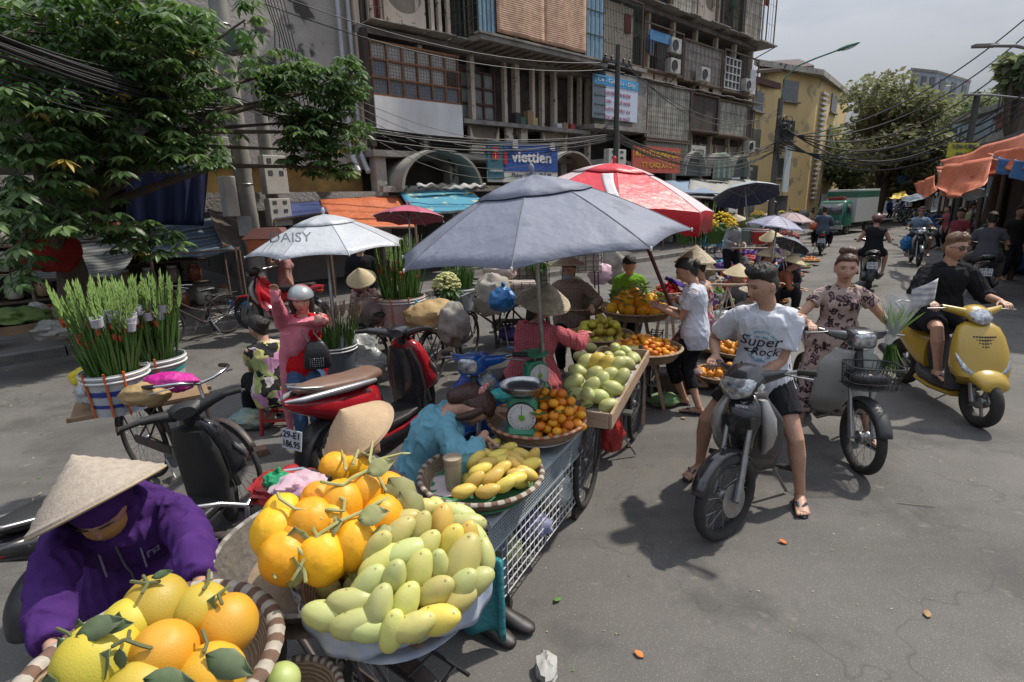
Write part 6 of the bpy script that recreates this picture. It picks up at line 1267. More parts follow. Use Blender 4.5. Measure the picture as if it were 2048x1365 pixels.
project_text(P4_['TM']['top'],[('N',.06,0,0,.1,0),('Y',.06,.004,.008,.1,0)],sp_(.72) - P4_['r']*.085,-P4_['r'],(sp_(.9) - sp_(.5)).normalized(),P4_['fw'](.7),M('thread_lilac',(.30,.26,.48),.7),p4)
# black scooter on the left
HS = math.degrees(math.atan2(G(330,800,1.05).x - G(95,1085,.72).x,G(330,800,1.05).y - G(95,1085,.72).y));
tail = G(75,1095,.74); HS = 15; oS = tail + az(HS)*.92; oS.z = 0
sc2,_ = scooter('black scooter with dark dashboard standing behind the purple hoodie',BLKBODY,BLKSEAT,BLKSEAT,steer=42,style='big',fend=BLKBODY); oS = G(395,905,.6) - az(HS)*.34; oS.z = 0; pose(sc2,oS,HS,scale=.9)
# red scooter
HR = 27; tl = G(575,800,.80); oR = tl + az(HR)*.92; oR.z = 0
sc3,st5 = scooter('red scooter with brown and silver seat parked beside the woman in pink',REDB,BLKBODY,BRNSEAT,steer=14,style='big',plate_txt=None); pose(sc3,oR,HR)
plate(sc3,V((-.93,0,.50)),-Y_,(ZZ + X_*.2).normalized(),('29-E1','186.95'))
g = MB()
for q in (-1,1): g.tube([V((-.20,q*.165,.74)),V((-.5,q*.165,.77)),V((-.86,q*.09,.79)),V((-.97,q*.03,.80))],[.02,.028,.024,.01],10)
g.build('side_trim',SILV,sc3)
# person in the brown hat behind the melons, with shoes sticking out
cH = G(628,905,.96); GREYF = patt('grey_floral','floral',[(.18,.15,.16),(.24,.19,.20),(.13,.12,.15),(.3,.25,.25)],60)
JEAN = M('denim',(.04,.09,.19),.85,c2=(.025,.06,.13),ns=22,bump=.3,bs=60); f1,f2 = G(965,1235,.08),G(1010,1222,.08)
pl = V((cH.x + .12,cH.y + .02,.42)); yh = 118
p5,P5 = person('seller in a brown conical hat and grey floral blouse sitting behind the melon basket',V((pl.x,pl.y,0)),pl,yh,lean=-4,lean2=14,hy=-30,hp=20,s=.95,fem=True,feet={1: (f1,125),-1: (f2,115)},knee={1: ZZ + az(yh),-1: ZZ + az(yh)},hands={1: (pl + az(yh)*.38 + ZZ*.22,az(yh),-ZZ,.5),-1: (pl + az(yh)*.40 + ZZ*.25 + V((.1,.1,0)),az(yh),-ZZ,.5)},
	top=dict(mat=GREYF,sleeve=1.7,off=.02),bot=dict(mat=JEAN,len=1.9,off=.016),hair='long',shoes=M('shoe_black',(.025,.02,.02),.5),hat=dict(z=.045,r=.19,h=.15,ax=ZZ*.8 - _fw*.35 - _rt*.4,mat=M('hat_brown_card',(.48,.34,.20),.75,c2=(.40,.28,.17),ns=20,bump=.2,bs=120)),vox=.006)
g = MB(); c = V((pl.x,pl.y,.30)); g.box(c,(.15,.12,.012)); [g.bar(c + V((i*.12,j*.09,0)),V((c.x + i*.14,c.y + j*.11,0)),.03) for i in (-1,1) for j in (-1,1)]; g.build('plastic_stool',M('stool_blue',(.05,.12,.35),.4),None,smooth=False,loc=c,label='low blue plastic stool under the seller in the brown hat',category='stool')
# ---------------------------------------------------------------- steel cart with two trays
cT,cMg = G(1072,836,.80),G(962,945,.75); dC = (cT - cMg); dC.z = 0; dC.normalize(); sC = V((dC.y,-dC.x,0)); mid = (cT + cMg) / 2; zt = .655
MESH = M('mesh_steel',(.40,.45,.48),.5,.2,c2=(.27,.31,.34),ns=5); BLF = M('cart_frame_blue',(.16,.24,.34),.5,.3,c2=(.16,.10,.07),ns=16)
ct = thing('market_cart','grey steel cart with perforated apron and wire shelf under the two fruit trays','cart',V((mid.x,mid.y,0)))
hl_,hw_ = .60,.23; base = V((mid.x,mid.y,0)) - sC*.03; Cn = lambda a,b,z: base + dC*a + sC*b + ZZ*z
g = MB(); g.box(Cn(0,0,zt),(hl_,hw_,.008),dC,sC,ZZ); g.build('table_top',MESH,ct,smooth=False)
def perfo(name,a,b,h_):     # perforated apron: real lattice
	g = MB(); a,b = V(a),V(b); L_ = (b - a).length; d = (b - a) / L_; n_ = int(L_ / .018); m_ = int(h_ / .018)
	for i in range(n_ + 1):
		p = a + d*i*L_ / n_; g.bar(p,p - ZZ*h_,.0075,.003,ref=d)
	for j in range(m_ + 1): z = ZZ*h_*j / m_; g.bar(a - z,b - z,.0075,.003,ref=ZZ)
	g.bar(a,b,.02); g.bar(a - ZZ*h_,b - ZZ*h_,.014); return g.build(name,MESH,ct,smooth=False)
perfo('perforated_apron',Cn(-hl_,-hw_,zt),Cn(-hl_,hw_,zt),.15); perfo('perforated_apron',Cn(-hl_,hw_ + .003,zt),Cn(hl_,hw_ + .003,zt),.15)
for a in (-.42,.58):
	for b in (-.20,.20):
		g = MB(); g.bar(Cn(a,b,zt - .01),Cn(a,b,.14),.032); g.build('leg',BLF,ct,smooth=False); g = MB(); g.lathe([(.03,-.018),(.055,-.015),(.055,.015),(.03,.018)],Cn(a,b,.056),sC,18); g.bar(Cn(a,b,.15),Cn(a,b + .0,.06),.03,.05); g.build('caster',RUBBER,ct)
g = MB()
for b in (-.215,.215):
	for k in range(7): z = .15 + .055*k; g.tube([Cn(-.46,b,z),Cn(.62,b,z)],.0035,5)
	for k in range(22): a = -.46 + 1.08*k / 21; g.tube([Cn(a,b,.15),Cn(a,b,.48)],.0028,4)
for a in (-.46,.62):
	for k in range(7): z = .15 + .055*k; g.tube([Cn(a,-.215,z),Cn(a,.215,z)],.0035,5)
	for k in range(11): b = -.215 + .043*k; g.tube([Cn(a,b,.15),Cn(a,b,.48)],.0028,4)
for k in range(20): a = -.46 + 1.08*k / 19; g.tube([Cn(a,-.215,.15),Cn(a,.215,.15)],.0028,4)
g.build('wire_basket',M('wire_white',(.66,.66,.66),.45,.1),ct)
def bag(name,label,c,r,mat,seed=0,cat='bag',group=None,knot=True,flat=.8,amp=.22):
	g = MB(); random.seed(seed); sd_ = seed*3.7
	g.ell((0,0,0),r,seg=28,rings=20,fn=lambda x,y,z: 1 + amp*noise.noise(V((x*2.3 + sd_,y*2.3,z*2.3))) + amp*.45*(abs(noise.noise(V((x*6 + sd_,y*6,z*3)))) - .3))
	if knot: g.tube([V((0,0,r[2]*.85)),V((0,0,r[2]*1.15)),V((.02,0,r[2]*1.35))],[r[0]*.25,r[0]*.08,r[0]*.2],10)
	g.v = [tuple(V(v) + V(c)) for v in g.v]; return g.build(name,mat,None,loc=c,label=label,category=cat,group=group)
BAGC = M('bag_clear',(.45,.48,.48),.2,spec=.7,c2=(.25,.28,.26),ns=12,bump=.6,bs=18); TEALB = M('bag_teal',(.03,.22,.25),.5,c2=(.02,.15,.18),ns=8,bump=.5,bs=14); BAGK = M('bag_bluewhite',(.30,.34,.42),.5,c2=(.06,.1,.3),ns=14,nd=.1,bump=.5,bs=18)
bag('plastic_bag','cloudy bag of greens on the cart shelf by the far leg',Cn(.34,.12,.33),(.13,.11,.13),BAGC,1); bag('melon_green','round green netted melon on the cart shelf',Cn(-.26,.1,.27),(.11,.11,.10),GMEL,2,'melon',knot=False,amp=.04)
bag('plastic_bag','crumpled white and blue bag at the near end of the cart shelf',Cn(-.34,-.1,.23),(.11,.13,.08),BAGK,3); bag('plastic_bag','blue striped bag in the middle of the cart shelf',Cn(.05,.13,.24),(.12,.09,.08),M('bag_blue',(.03,.05,.3),.5,c2=(.3,.3,.35),ns=12,nd=.1),4)
g = MB(); c = Cn(.05,.05,.38); g.box(c,(.13,.08,.025),dC,sC,ZZ); g.build('brick_box',M('terracotta',(.35,.12,.06),.8,ns=30),None,smooth=False,bevel=.006,loc=c,label='terracotta coloured flat box on the middle of the cart shelf',category='box')
# teal sack hanging at the near end
g = MB(); a0 = Cn(-hl_ - .02,.02,.5)
g.grid(lambda s,t: a0 + sC*(.30*s - .02) + dC*(.03*math.sin(s*9)*(.3 + t) - .02*t) - ZZ*(.42*t + .03*math.sin(s*7)*t),18,10); g.build('hanging_sack',TEALB,None,loc=a0,solid=.03,label='teal cloth sack hanging from the near end of the cart',category='sack')
GRL = M('lining_green',(.03,.16,.07),.7,c2=(.06,.22,.10),ns=7)
tray('woven tray with brown and white rim holding yellow mangoes and a jar',cMg,.315,.075,.05,.014,inner=GRL)
tray('woven bamboo tray tied with red cord holding tangerines and a scale',cT,.300,.085,.05,.012,wl=M('rim_tan',(.40,.26,.16),.8,ns=20),wd=M('rim_red_tie',(.32,.09,.05),.8),inner=M('bag_lining_grey',(.34,.34,.32),.4,c2=(.2,.2,.19),ns=18,bump=.5,bs=30),wov=stripes('basket_tan',[(.36,.22,.13),(.24,.14,.08),(.42,.28,.17)],24,'Z',.75,dist=1.5,ns=9,bump=.6))
g = MB(); g.box(cT - ZZ*.115,(.12,.12,.022)); g.box(cMg - ZZ*.09,(.1,.1,.005));
a0 = cMg - sC*.12 - dC*.10 - ZZ*.058; g = MB(); g.grid(lambda s,t: a0 + V((-.14 + .26*s,-.10 + .22*t,.006*noise.noise(V((s*6,t*6,2))))),10,8); g.build('paper_sheet',M('paper_white_print',(.52,.52,.52),.8,c2=(.55,.42,.42),ns=7,nd=.1),None,loc=a0,solid=.002,label='white printed paper bag lying in the mango tray',category='paper')
jp = G(908,968,.72); jr = thing('plastic_jar','clear plastic jar half full of yellow drink in the mango tray','jar',jp)
g = MB(); g.lathe([(.040,-.02),(.044,0),(.046,.06),(.046,.13),(.041,.13),(.041,.0)],jp,ZZ,24); g.build('jar_wall',M('jar_plastic',(.50,.45,.34),.15,alpha=.55,spec=.8),jr); g = MB(); g.lathe([(.03,-.012),(.040,.002),(.040,.058),(.01,.058)],jp,ZZ,24); g.build('drink',M('drink_yellow',(.50,.33,.06),.3),jr)
g = MB(); g.lathe([(.044,.125),(.049,.128),(.049,.15),(.035,.155),(.005,.156)],jp,ZZ,24); g.build('lid',M('lid_tan',(.35,.28,.20),.5),jr)
# mangoes of the tray (crop x0=800,y0=700,k=2.73)
TM_ = [(610,500,20),(500,525,30),(585,545,25),(665,575,-30),(535,580,10),(640,610,-40),(725,590,60),(435,575,10),(410,605,40),(485,620,0),(705,630,20),(435,660,20),(550,655,30),(625,630,-50),(690,675,-30),(405,718,40),(505,698,30),(570,740,30),(625,710,10),(345,775,10),(475,775,15),(600,585,0),(560,610,0),(640,680,0)]
for i,(x,y,t) in enumerate(TM_):
	px,py = zp(x,y,800,700,2.73); p = dome(px,py,cMg + V((.06,.02,-.02)),.30,.075); fruit('mango',MGY,'mango',p,'small yellow mango piled in the woven tray with the jar','mango','yellow mangoes in the cart tray',imgrot(t,rr(-.4,.4)),.93)
for p in heap(cMg + V((.07,.03,-.075)),.20,14,.038,.09): fruit('mango',MGY,'mango',p,'yellow mango low in the woven tray pile','mango','yellow mangoes under the tray pile',None,.85)
random.seed(5)
cTt = cT + dC*.03 + sC*.10
for i,p in enumerate(heap(cTt - ZZ*.075,.19,120,.029,.17)):
	if i < 118: fruit('tangerine',TG,'tangerine',p,'small tangerine with green leaves in the tray beside the scale','tangerine','tangerines in the cart tray',None,1.02)
lt_ = thing('tangerine_leaves','loose dark green leaves scattered over the tangerines in the cart tray','leaves',cTt)
for i in range(34): t = rr(0,6.28); q = .2*math.sqrt(random.random()); p = cTt + V((q*math.cos(t),q*math.sin(t),.06 + .10*(1 - (q / .2) ** 2))); g = MB(); leaf(g,p,V((rr(-1,1),rr(-1,1),rr(-.1,.4))),V((0,-.4,1)),rr(.045,.07),.024,.2); g.build('leaf',LEAF,lt_)
# weighing scales
SGR = M('scale_green',(.02,.24,.12),.35,c2=(.02,.18,.09),ns=9)
def scale(label,c,face,dish,dial=True,s=1.):
	f = V(face).normalized(); sd_ = ZZ.cross(f).normalized(); th = thing('weighing_scale',label,'scale',c); C_ = lambda a,b,z: V(c) + (sd_*a + f*b + ZZ*z)*s
	g = MB(); g.loft([(C_(0,0,0),sd_*.10*s,f*.09*s,5),(C_(0,0,.03),sd_*.10*s,f*.09*s,5),(C_(0,-.0,.06),sd_*.095*s,f*.055*s,5),(C_(0,0,.20),sd_*.09*s,f*.05*s,4),(C_(0,0,.23),sd_*.06*s,f*.035*s,4)],28); g.build('housing',SGR,th)
	if dial:
		g = MB(); g.lathe([(.085*s,0),(.085*s,.018*s),(.075*s,.02*s),(.005,.02*s)],C_(0,.048,.125),f,36); d = g.build('dial',M('dial_white',(.62,.62,.60),.4),th)
		g = MB()
		for i in range(20): a = 2*math.pi*i / 20; r_ = (sd_*math.cos(a) + ZZ*math.sin(a))*s; p = C_(0,.069,.125); g.bar(p + r_*.062,p + r_*.072,.0022 if i % 5 else .005,.001,ref=f)
		g.bar(C_(0,.070,.125),C_(0,.070,.185),.003,.001,ref=f); g.build('dial_marks',DKB,d,smooth=False); g = MB(); g.lathe([(.018*s,0),(.018*s,.004*s),(.003,.005*s)],C_(0,.069,.125),f,16); g.build('hub',M('hub_green',(.15,.4,.03),.4),d)
		g = MB(); g.torus(C_(0,.055,.125),f,.087*s,.007*s,32,6); g.build('dial_rim',SGR if dish != 'steel' else BLACKP,th)
	g = MB(); g.tube([C_(0,0,.2),C_(0,0,.27)],.012*s,10); g.tube([C_(-.05,0,.27),C_(.05,0,.27)],.006,6); g.build('post',STEEL,th)
	g = MB(); dm = STEEL if dish == 'steel' else SGR; R_ = .135*s if dish == 'steel' else .11*s
	g.lathe([(.004,.27*s),(R_*.7,.272*s),(R_*.93,.295*s),(R_,.315*s),(R_*1.02,.315*s),(R_*.95,.288*s),(R_*.7,.266*s),(.004,.264*s)] if dish == 'steel' else [(.004,.275*s),(R_,.278*s),(R_,.290*s),(.004,.29*s)],c,ZZ,36); g.build('pan',dm if dish != 'steel' else M('pan_steel',(.55,.55,.55),.25,.95),th); return th
s1 = G(1047,862,.75); s1.z = .738; scale('green scale with a white dial and a steel pan in the tangerine tray',s1,V((-.15,-1,0)),'steel')
s2 = G(1078,800,.86); s2 = G(1072,790,.78); s2.z = .78; scale('bright green scale with a flat plastic pan behind the steel pan one',s2 + V((0,.12,.0)),V((.6,-1,0)),'plastic',s=.95)
bag('plastic_bag','teal plastic bag beside the steel scale pan',G(1005,790,.85),(.085,.06,.05),M('bag_teal_clear',(.04,.38,.36),.3,c2=(.08,.45,.42),ns=9,bump=.5,bs=25),6); bag('plastic_bag','crumpled clear bag by the blue motorbike',G(975,765,.86),(.06,.06,.06),BAGC,7)
# sleeping woman in light blue
LBL_ = cloth('light_blue',(.16,.36,.44),(.13,.31,.38),bump=.4); hx = G(918,822,.94); pl = V((hx.x - .27,hx.y + .02,.46)); yh = 78
p6,P6 = person('woman in a light blue shirt asleep with her head on her arms on the tray',V((pl.x,pl.y,0)),pl,yh,lean=14,lean2=38,hy=10,hp=84,hr=-10,s=1.0,fem=True,wide=1.1,hands={1: (G(970,868,.86),V((.25,-.25,-.9)),V((1,.2,-.2)),.25),-1: (G(985,822,.84),V((1,.05,0)),-ZZ,.3)},elb={1: V((-.2,-1,-.3)),-1: V((0,1,-.3))},
	feet={1: (V((pl.x + .32,pl.y - .05,.08)),yh),-1: (V((pl.x + .30,pl.y + .12,.08)),yh)},knee={1: az(yh) + ZZ*.6,-1: az(yh) + ZZ*.6},top=dict(mat=LBL_,sleeve=1.72,off=.026,sl_off=.028,fold=.010,ff=10,len=.2),bot=dict(mat=cloth('navy_trousers',(.02,.025,.05)),len=1.9),hair='bob',face=False,hairmat=M('hair_dark_brown',(.035,.014,.010),.5,c2=(.06,.025,.018),ns=40,bump=.6,bs=90),shoes=M('shoe_dark',(0,0,0)))
g = MB(); H2 = P6['H2']; c = H2(.03,-.09,.06); g.loft([(c - _rt*.06 - _up*.05,_up*.01,_fw*.01),(c - _rt*.03 - _up*.02,_up*.026,_fw*.02),(c + _rt*.02 + _up*.02,_up*.026,_fw*.02),(c + _rt*.05 + _up*.05,_up*.008,_fw*.01)],12); g.build('hair_clip',patt('clip_floral','floral',[(.5,.12,.12),(.6,.5,.48),(.2,.04,.05)],90),p6)
g = MB(); c = V((pl.x,pl.y,.34)); g.box(c,(.15,.15,.012)); [g.bar(c + V((i*.12,j*.12,0)),V((c.x + i*.14,c.y + j*.14,0)),.03) for i in (-1,1) for j in (-1,1)]; g.build('plastic_stool',M('stool_red',(.45,.03,.04),.4),None,smooth=False,loc=c,label='low red plastic stool under the sleeping woman in light blue',category='stool')
# ---------------------------------------------------------------- crate of big green mangoes on a bicycle
zC = .80; cNR,cFR,cFL = G(1222,830,zC),G(1297,702,zC),G(1128,700,zC); ax_ = (cFR - cNR).normalized(); wv = (cFL - cFR).normalized(); wv = (wv - ax_*wv.dot(ax_)).normalized(); Lc = (cFR - cNR).length; Wc = .42
CRW = M('crate_wood',(.40,.28,.19),.8,c2=(.26,.18,.12),ns=6,bump=.3,bs=30,stretch=(1,1,5)); cc = cNR + ax_*Lc / 2 + wv*Wc / 2; cr = thing('wooden_crate','shallow wooden crate of big green mangoes lashed on a bicycle','crate',cc - ZZ*.1)
K_ = lambda a,b,z: cNR + ax_*a + wv*b + ZZ*z
for (a0,b0,a1,b1) in ((0,0,Lc,0),(0,Wc,Lc,Wc),(0,0,0,Wc),(Lc,0,Lc,Wc)):
	g = MB(); p,q = K_(a0,b0,-.045),K_(a1,b1,-.045); e_ = .012 if a0 == a1 else 0; d = (q - p).normalized(); g.box((p + q) / 2,((q - p).length / 2 + (.006 if e_ == 0 else -.013),.009,.052),d,ZZ.cross(d),ZZ); g.build('side_board',CRW,cr,smooth=False,bevel=.003)
g = MB(); g.box(K_(Lc / 2,Wc / 2,-.095),(Lc / 2 - .012,Wc / 2 - .012,.006),ax_,wv,ZZ); g.build('bottom',CRW,cr,smooth=False)
g = MB(); g.grid(lambda s,t: K_(Lc*(.02 + .96*s),Wc*(.03 + .94*t),-.075 + .01*noise.noise(V((s*8,t*8,0)))),12,8); g.build('newspaper',M('newsprint_plain',(.50,.50,.49),.85,c2=(.32,.32,.34),ns=40,nd=0),cr,solid=.002)
GM = [(1300,720),(1185,775),(1290,800),(1365,790),(1420,800),(1505,850),(1225,870,1),(1440,885),(1115,840),(1300,895,1),(1370,900),(1090,945),(1210,970),(1315,975),(1410,990),(1065,1025),(1195,1055),(1340,1065),(1250,1125),(1150,880),(1260,1020),(1480,800)]
for q in GM:
	px,py = zp(q[0],q[1],850,480,3.59); p = dome(px,py,cc + ZZ*-.03,.55,.22); fruit('bigmango',MGY if len(q) > 2 else MGG,'mango',p,'big pale green mango heaped in the wooden crate' if len(q) == 2 else 'big golden mango among the green ones in the wooden crate','mango','big mangoes in the wooden crate',imgrot(rr(-30,70),rr(-.3,.3)),1.05)
for i in range(22): p = K_(rr(.12,Lc - .12),rr(.06,.3),rr(-.03,.06)); fruit('bigmango',MGG,'mango',p,'big green mango low in the crate heap','mango','big mangoes under the crate heap',None,.95)
HC2 = math.degrees(math.atan2(ax_.x,ax_.y)); bc = G(1225,900,0); bp_ = cc + ax_*.05; bp_.z = 0
bk3 = dup(bk,bp_ + wv*0,HC2 + 180,'bicycle carrying the wooden crate of green mangoes',skip=('handlebar','grip','brake_lever','saddle','seat_post'))
g = MB(); g.bar(V((bp_.x,bp_.y,.70)) - wv*.2,V((bp_.x,bp_.y,.70)) + wv*.2,.04); g.bar(V((bp_.x,bp_.y,.69)) - ax_*.3,V((bp_.x,bp_.y,.69)) + ax_*.3,.04);
o = g.build('crate_bearer',CRW,cr,smooth=False)
bag('plastic_bag','red plastic bag hanging behind the near wheel of the crate bicycle',G(1222,865,.25),(.11,.11,.17),M('bag_red',(.42,.03,.03),.35,c2=(.32,.02,.02),ns=8,bump=.5,bs=14),9)
# big grey-blue umbrella
UGB = M('nylon_grey_blue',(.20,.215,.27),.6,c2=(.16,.175,.225),ns=3,nd=.2,bump=.5,bs=5,spec=.35,spots=((.13,.14,.175),4.5,.60))
umb,_ = umbrella('large grey-blue market umbrella over the steel cart',D(1064,352,3.62),V((-.09,-.03,1)),.975,.44,[UGB],pole_to=G(1097,778,.76) - ZZ*.75,n=8,rot=.2,under=M('nylon_blue_under',(.07,.10,.24),.6),sag=.25,curve=1.35)
# ================================================================ MIDDLE OF THE MARKET
def seller(label,hatpx,dist,yaw,s,top,hat=True,feet_z=None,**kw):
	"""standing person whose head is seen at a pixel, at a distance"""
	hd = D(hatpx[0],hatpx[1],dist); pel = V((hd.x,hd.y,hd.z - .66*s)) - az(yaw)*kw.pop('back',.03)
	return person(label,V((pel.x,pel.y,0)),pel,yaw,s=s,top=top,**kw)
def stand_feet(pel,yaw,s,w=.1,stag=.06):
	r = az(yaw + 90); f = az(yaw); return {1: (V((pel.x,pel.y,.08)) + r*w + f*stag,yaw + 8),-1: (V((pel.x,pel.y,.08)) - r*w - f*stag,yaw - 8)}
# woman in the white T-shirt
yaw = 292; f0 = G(1378,812,0); pel = V((f0.x + .02,f0.y,.79)); HM = M('hair',(0,0,0))
p7,P7 = person('woman in a white T-shirt and cropped black trousers facing the fruit trays',V((pel.x,pel.y,0)),pel,yaw,lean=4,lean2=7,hy=-6,hp=26,s=.96,fem=True,
	hands={1: (pel + az(yaw)*.36 + ZZ*.24 + az(yaw + 90)*.04,V((-.8,.1,.25)),-az(yaw + 90),.7),-1: (pel + az(yaw)*.36 + ZZ*.24 - az(yaw + 90)*.06,V((-.8,.1,.1)),ZZ,.8)},elb={1: -az(yaw)*.2 - ZZ,-1: -az(yaw)*.2 - ZZ},
	feet={-1: (G(1368,795,.08),yaw),1: (G(1398,815,.08),yaw + 10)},top=dict(mat=cloth('white_tee2',(.58,.60,.68)),sleeve=.62,off=.019,sl_off=.014,len=.08),bot=dict(mat=blackc,len=1.5,off=.008,cuff=.02),hair='bun',shoes='flip')
g = MB(); c = P7['H2'](0,-.11,.05); g.ell(c,(.035,.03,.02)); g.build('hair_claw',BLACKP,p7)
# red checked shirt, back to us
RCH = patt('red_check','check',[(.42,.035,.06),(.45,.14,.16),(.5,.38,.38)],26)
hd = D(1062,612,4.15); pel = V((hd.x,hd.y + .02,.72)); yaw = 38
p8,P8 = person('woman in a red checked shirt and ribbed conical hat reaching over the oranges',V((pel.x,pel.y,0)),pel,yaw,lean=8,lean2=14,hy=10,hp=26,s=.92,fem=True,wide=1.12,
	hands={1: (pel + az(yaw + 22)*.52 + ZZ*.30,V((.7,.7,-.1)),-ZZ,.5),-1: (pel + az(yaw)*.44 + ZZ*.30,V((.6,.8,0)),-ZZ,.5)},elb={1: -ZZ*.6 + az(yaw + 90)*.8,-1: -ZZ},feet=stand_feet(pel,yaw,.92),top=dict(mat=RCH,sleeve=1.85,off=.028,sl_off=.026,fold=.009,flare=.14,len=.2),bot=dict(mat=cloth('black_silk',(.015,.015,.02)),len=1.9,off=.03),hair='long',face=False,shoes=M('shoe_dark',(0,0,0)),hat=dict(z=.03,r=.215,h=.17,ax=ZZ*.85 - _fw*.32 + _rt*.18),vox=.006)
# plaid seller facing us
PLD = patt('brown_plaid','check',[(.10,.07,.06),(.25,.19,.14),(.45,.40,.33)],20)
hd = D(1142,545,6.4); pel = V((hd.x,hd.y + .05,.72)); p9,P9 = person('seller in a brown plaid shirt and face mask behind the grey melons',V((pel.x,pel.y,0)),pel,195,lean=5,hy=10,hp=20,s=.93,fem=True,wide=1.1,feet=stand_feet(pel,195,.93),top=dict(mat=PLD,sleeve=1.9,off=.028,sl_off=.028),bot=dict(mat=blackc,len=1.9),hair='long',hat=dict(z=.045,r=.215,h=.13,ax=ZZ + _fw*.12),vox=.009,hands={1: (pel + V((-.2,-.35,.2)),V((0,-1,-.3)),-ZZ,.5),-1: (pel + V((.2,-.35,.2)),V((0,-1,-.3)),-ZZ,.5)})
g = MB(); g.ell(P9['H2'](0,.055,-.055),(.062,.058,.05),P9['hrt'],P9['hf'],P9['hu']); g.build('face_mask',M('mask_blue_grey',(.25,.32,.38),.85),p9)
# floral dress behind the white T-shirt
FLR = patt('floral_red_dress','floral',[(.30,.05,.10),(.42,.30,.22),(.10,.05,.08),(.35,.18,.10),(.5,.4,.35)],26)
hd = D(1392,505,6.1); pel = V((hd.x + .12,hd.y + .06,.74)); p10,P10 = person('person in a tall conical hat and red floral suit behind the woman in white',V((pel.x,pel.y,0)),pel,285,lean=4,hp=20,s=.97,fem=True,feet=stand_feet(pel,285,.95),top=dict(mat=FLR,sleeve=1.8,off=.026),bot=dict(mat=FLR,len=1.75,off=.035),hair='bun',hat=dict(z=.05,r=.215,h=.19,ax=ZZ),vox=.009,shoes='flip',hands={1: (pel + V((-.3,.1,.3)),V((-1,0,0)),-ZZ,.4),-1: (pel + V((-.3,-.05,.3)),V((-1,0,0)),-ZZ,.4)})
# pink woman
PNK = cloth('pink',(.66,.22,.28),(.58,.18,.24),bump=.4); RDT = cloth('red_vest',(.52,.012,.02)); f0 = G(612,893,0); pel = V((f0.x + .04,f0.y + .14,.74)); yaw = 168
def pinkx(g,S,E,W_,sp):
	r = az(yaw + 90); f = az(yaw); a = sp(.86)   # raised jacket flap pulled across the chest
	g.loft([(a + r*.02 + f*.10,r*.16,ZZ*.03 + f*.01),(a - r*.10 + f*.17 + ZZ*.015,r*.05 + ZZ*.02,ZZ*.02),(W_[-1] + f*.02,r*.01,ZZ*.035)],12)
	g.loft([(sp(.7) + r*.10,r*.10,f*.13),(sp(.2) + r*.15,r*.07,f*.10),(sp(-.35) + r*.17 + f*.03,r*.05,f*.05),(sp(-.75) + r*.155 + f*.05,r*.018,f*.02)],12)
wR = D(545,578,4.5);
p11,P11 = person('woman in a grey helmet and pink jacket raising one arm beside the red scooter',V((pel.x,pel.y,0)),pel,yaw,lean=2,lean2=4,roll=-4,hy=-6,hp=6,s=.90,fem=True,wide=1.1,
	hands={1: (V((wR.x,wR.y,wR.z - .0)),V((.05,-.1,1)),V((0,-1,0)),.35),-1: (D(652,640,4.38),V((-.9,0,.15)),V((.2,.8,-.3)),1.1)},elb={1: V((-1,0,.1)),-1: V((1,-.25,-.35))},feet={1: (G(610,893,.08),yaw + 10),-1: (G(640,880,.08),yaw)},
	top=dict(mat=RDT,sleeve=.5,off=.010,sl_off=.006,len=.1,fold=.003,name='red_shirt'),bot=dict(mat=JEAN,len=1.92,off=.010),hair='bob',shoes='flip')
g = MB(); S_,E_,W_ = P11['S'],P11['E'],P11['W']; sp_ = P11['sp']; r = az(yaw + 90); f = az(yaw)
g.loft([(sp_(.98),r*.08,f*.08),(sp_(.86),r*.19,f*.13),(sp_(.6) + r*.02,r*.155,f*.145),(sp_(.35) + r*.06,r*.11,f*.135),(sp_(.22) + r*.08,r*.08,f*.11)],20)
g.tube([S_[1],S_[1].lerp(E_[1],.5),E_[1],E_[1].lerp(W_[1],.5),W_[1],W_[1] + ZZ*.07],[.085,.066,.056,.05,.038,.042],14); g.tube([S_[1].lerp(sp_(.7),.3),S_[1]],[.1,.08],12); g.ell(S_[-1],(.06,.06,.06)); pinkx(g,S_,E_,W_,sp_)
me = remesh(g,.008,4); a = verts(me); nn = np.empty(len(me.vertices)*3,'f'); me.vertices.foreach_get('normal',nn); nn = nn.reshape(-1,3)
setverts(me,a + nn*np.array([.010*noise.noise(V((p[0]*22,p[1]*12,p[2]*7))) for p in a],'f')[:,None]); from_mesh(me,'pink_jacket',PNK,p11)
g = MB(); H2 = P11['H2']; hm_ = M('helmet_silver',(.36,.30,.30),.3,.2,c2=(.26,.36,.36),ns=9,nd=.5,coat=.4,spots=((.40,.10,.12),6,.58))
g.ell(H2(0,-.01,.035),(.108,.125,.105),P11['hrt'],P11['hf'],P11['hu'],28,18,fn=lambda x,y,z: 1. if z > -.05 else max(.75,1 + (z + .05)*1.2)); g.v = [tuple(max(P11['hu'].dot(V(v) - H2(0,0,.03)),-.012)*P11['hu'] + (V(v) - P11['hu']*P11['hu'].dot(V(v) - H2(0,0,.03)))) for v in g.v]; g.build('helmet',hm_,p11)
hb = thing('handbag','black studded handbag hanging at the waist of the woman in pink','handbag',sp_(.3) + f*.16 - r*.14); c = sp_(.30) + f*.17 - r*.12
g = MB(); g.loft([(c - ZZ*.13,r*.10,f*.05,4),(c - ZZ*.11,r*.115,f*.06,4),(c + ZZ*.0,r*.105,f*.055,4),(c + ZZ*.09,r*.075,f*.04,3),(c + ZZ*.11,r*.05,f*.02,3)],24); g.build('bag_body',M('leather_black',(.025,.025,.028),.35,bump=.3,bs=60),hb)
g = MB()
for i in range(7):
	for j in range(5): g.ell(c + r*(.018*(i - 3)) - ZZ*(.035 + .017*j) + f*(.06 - .0005*(i - 3) ** 2),(.005,.005,.005),seg=6,rings=4)
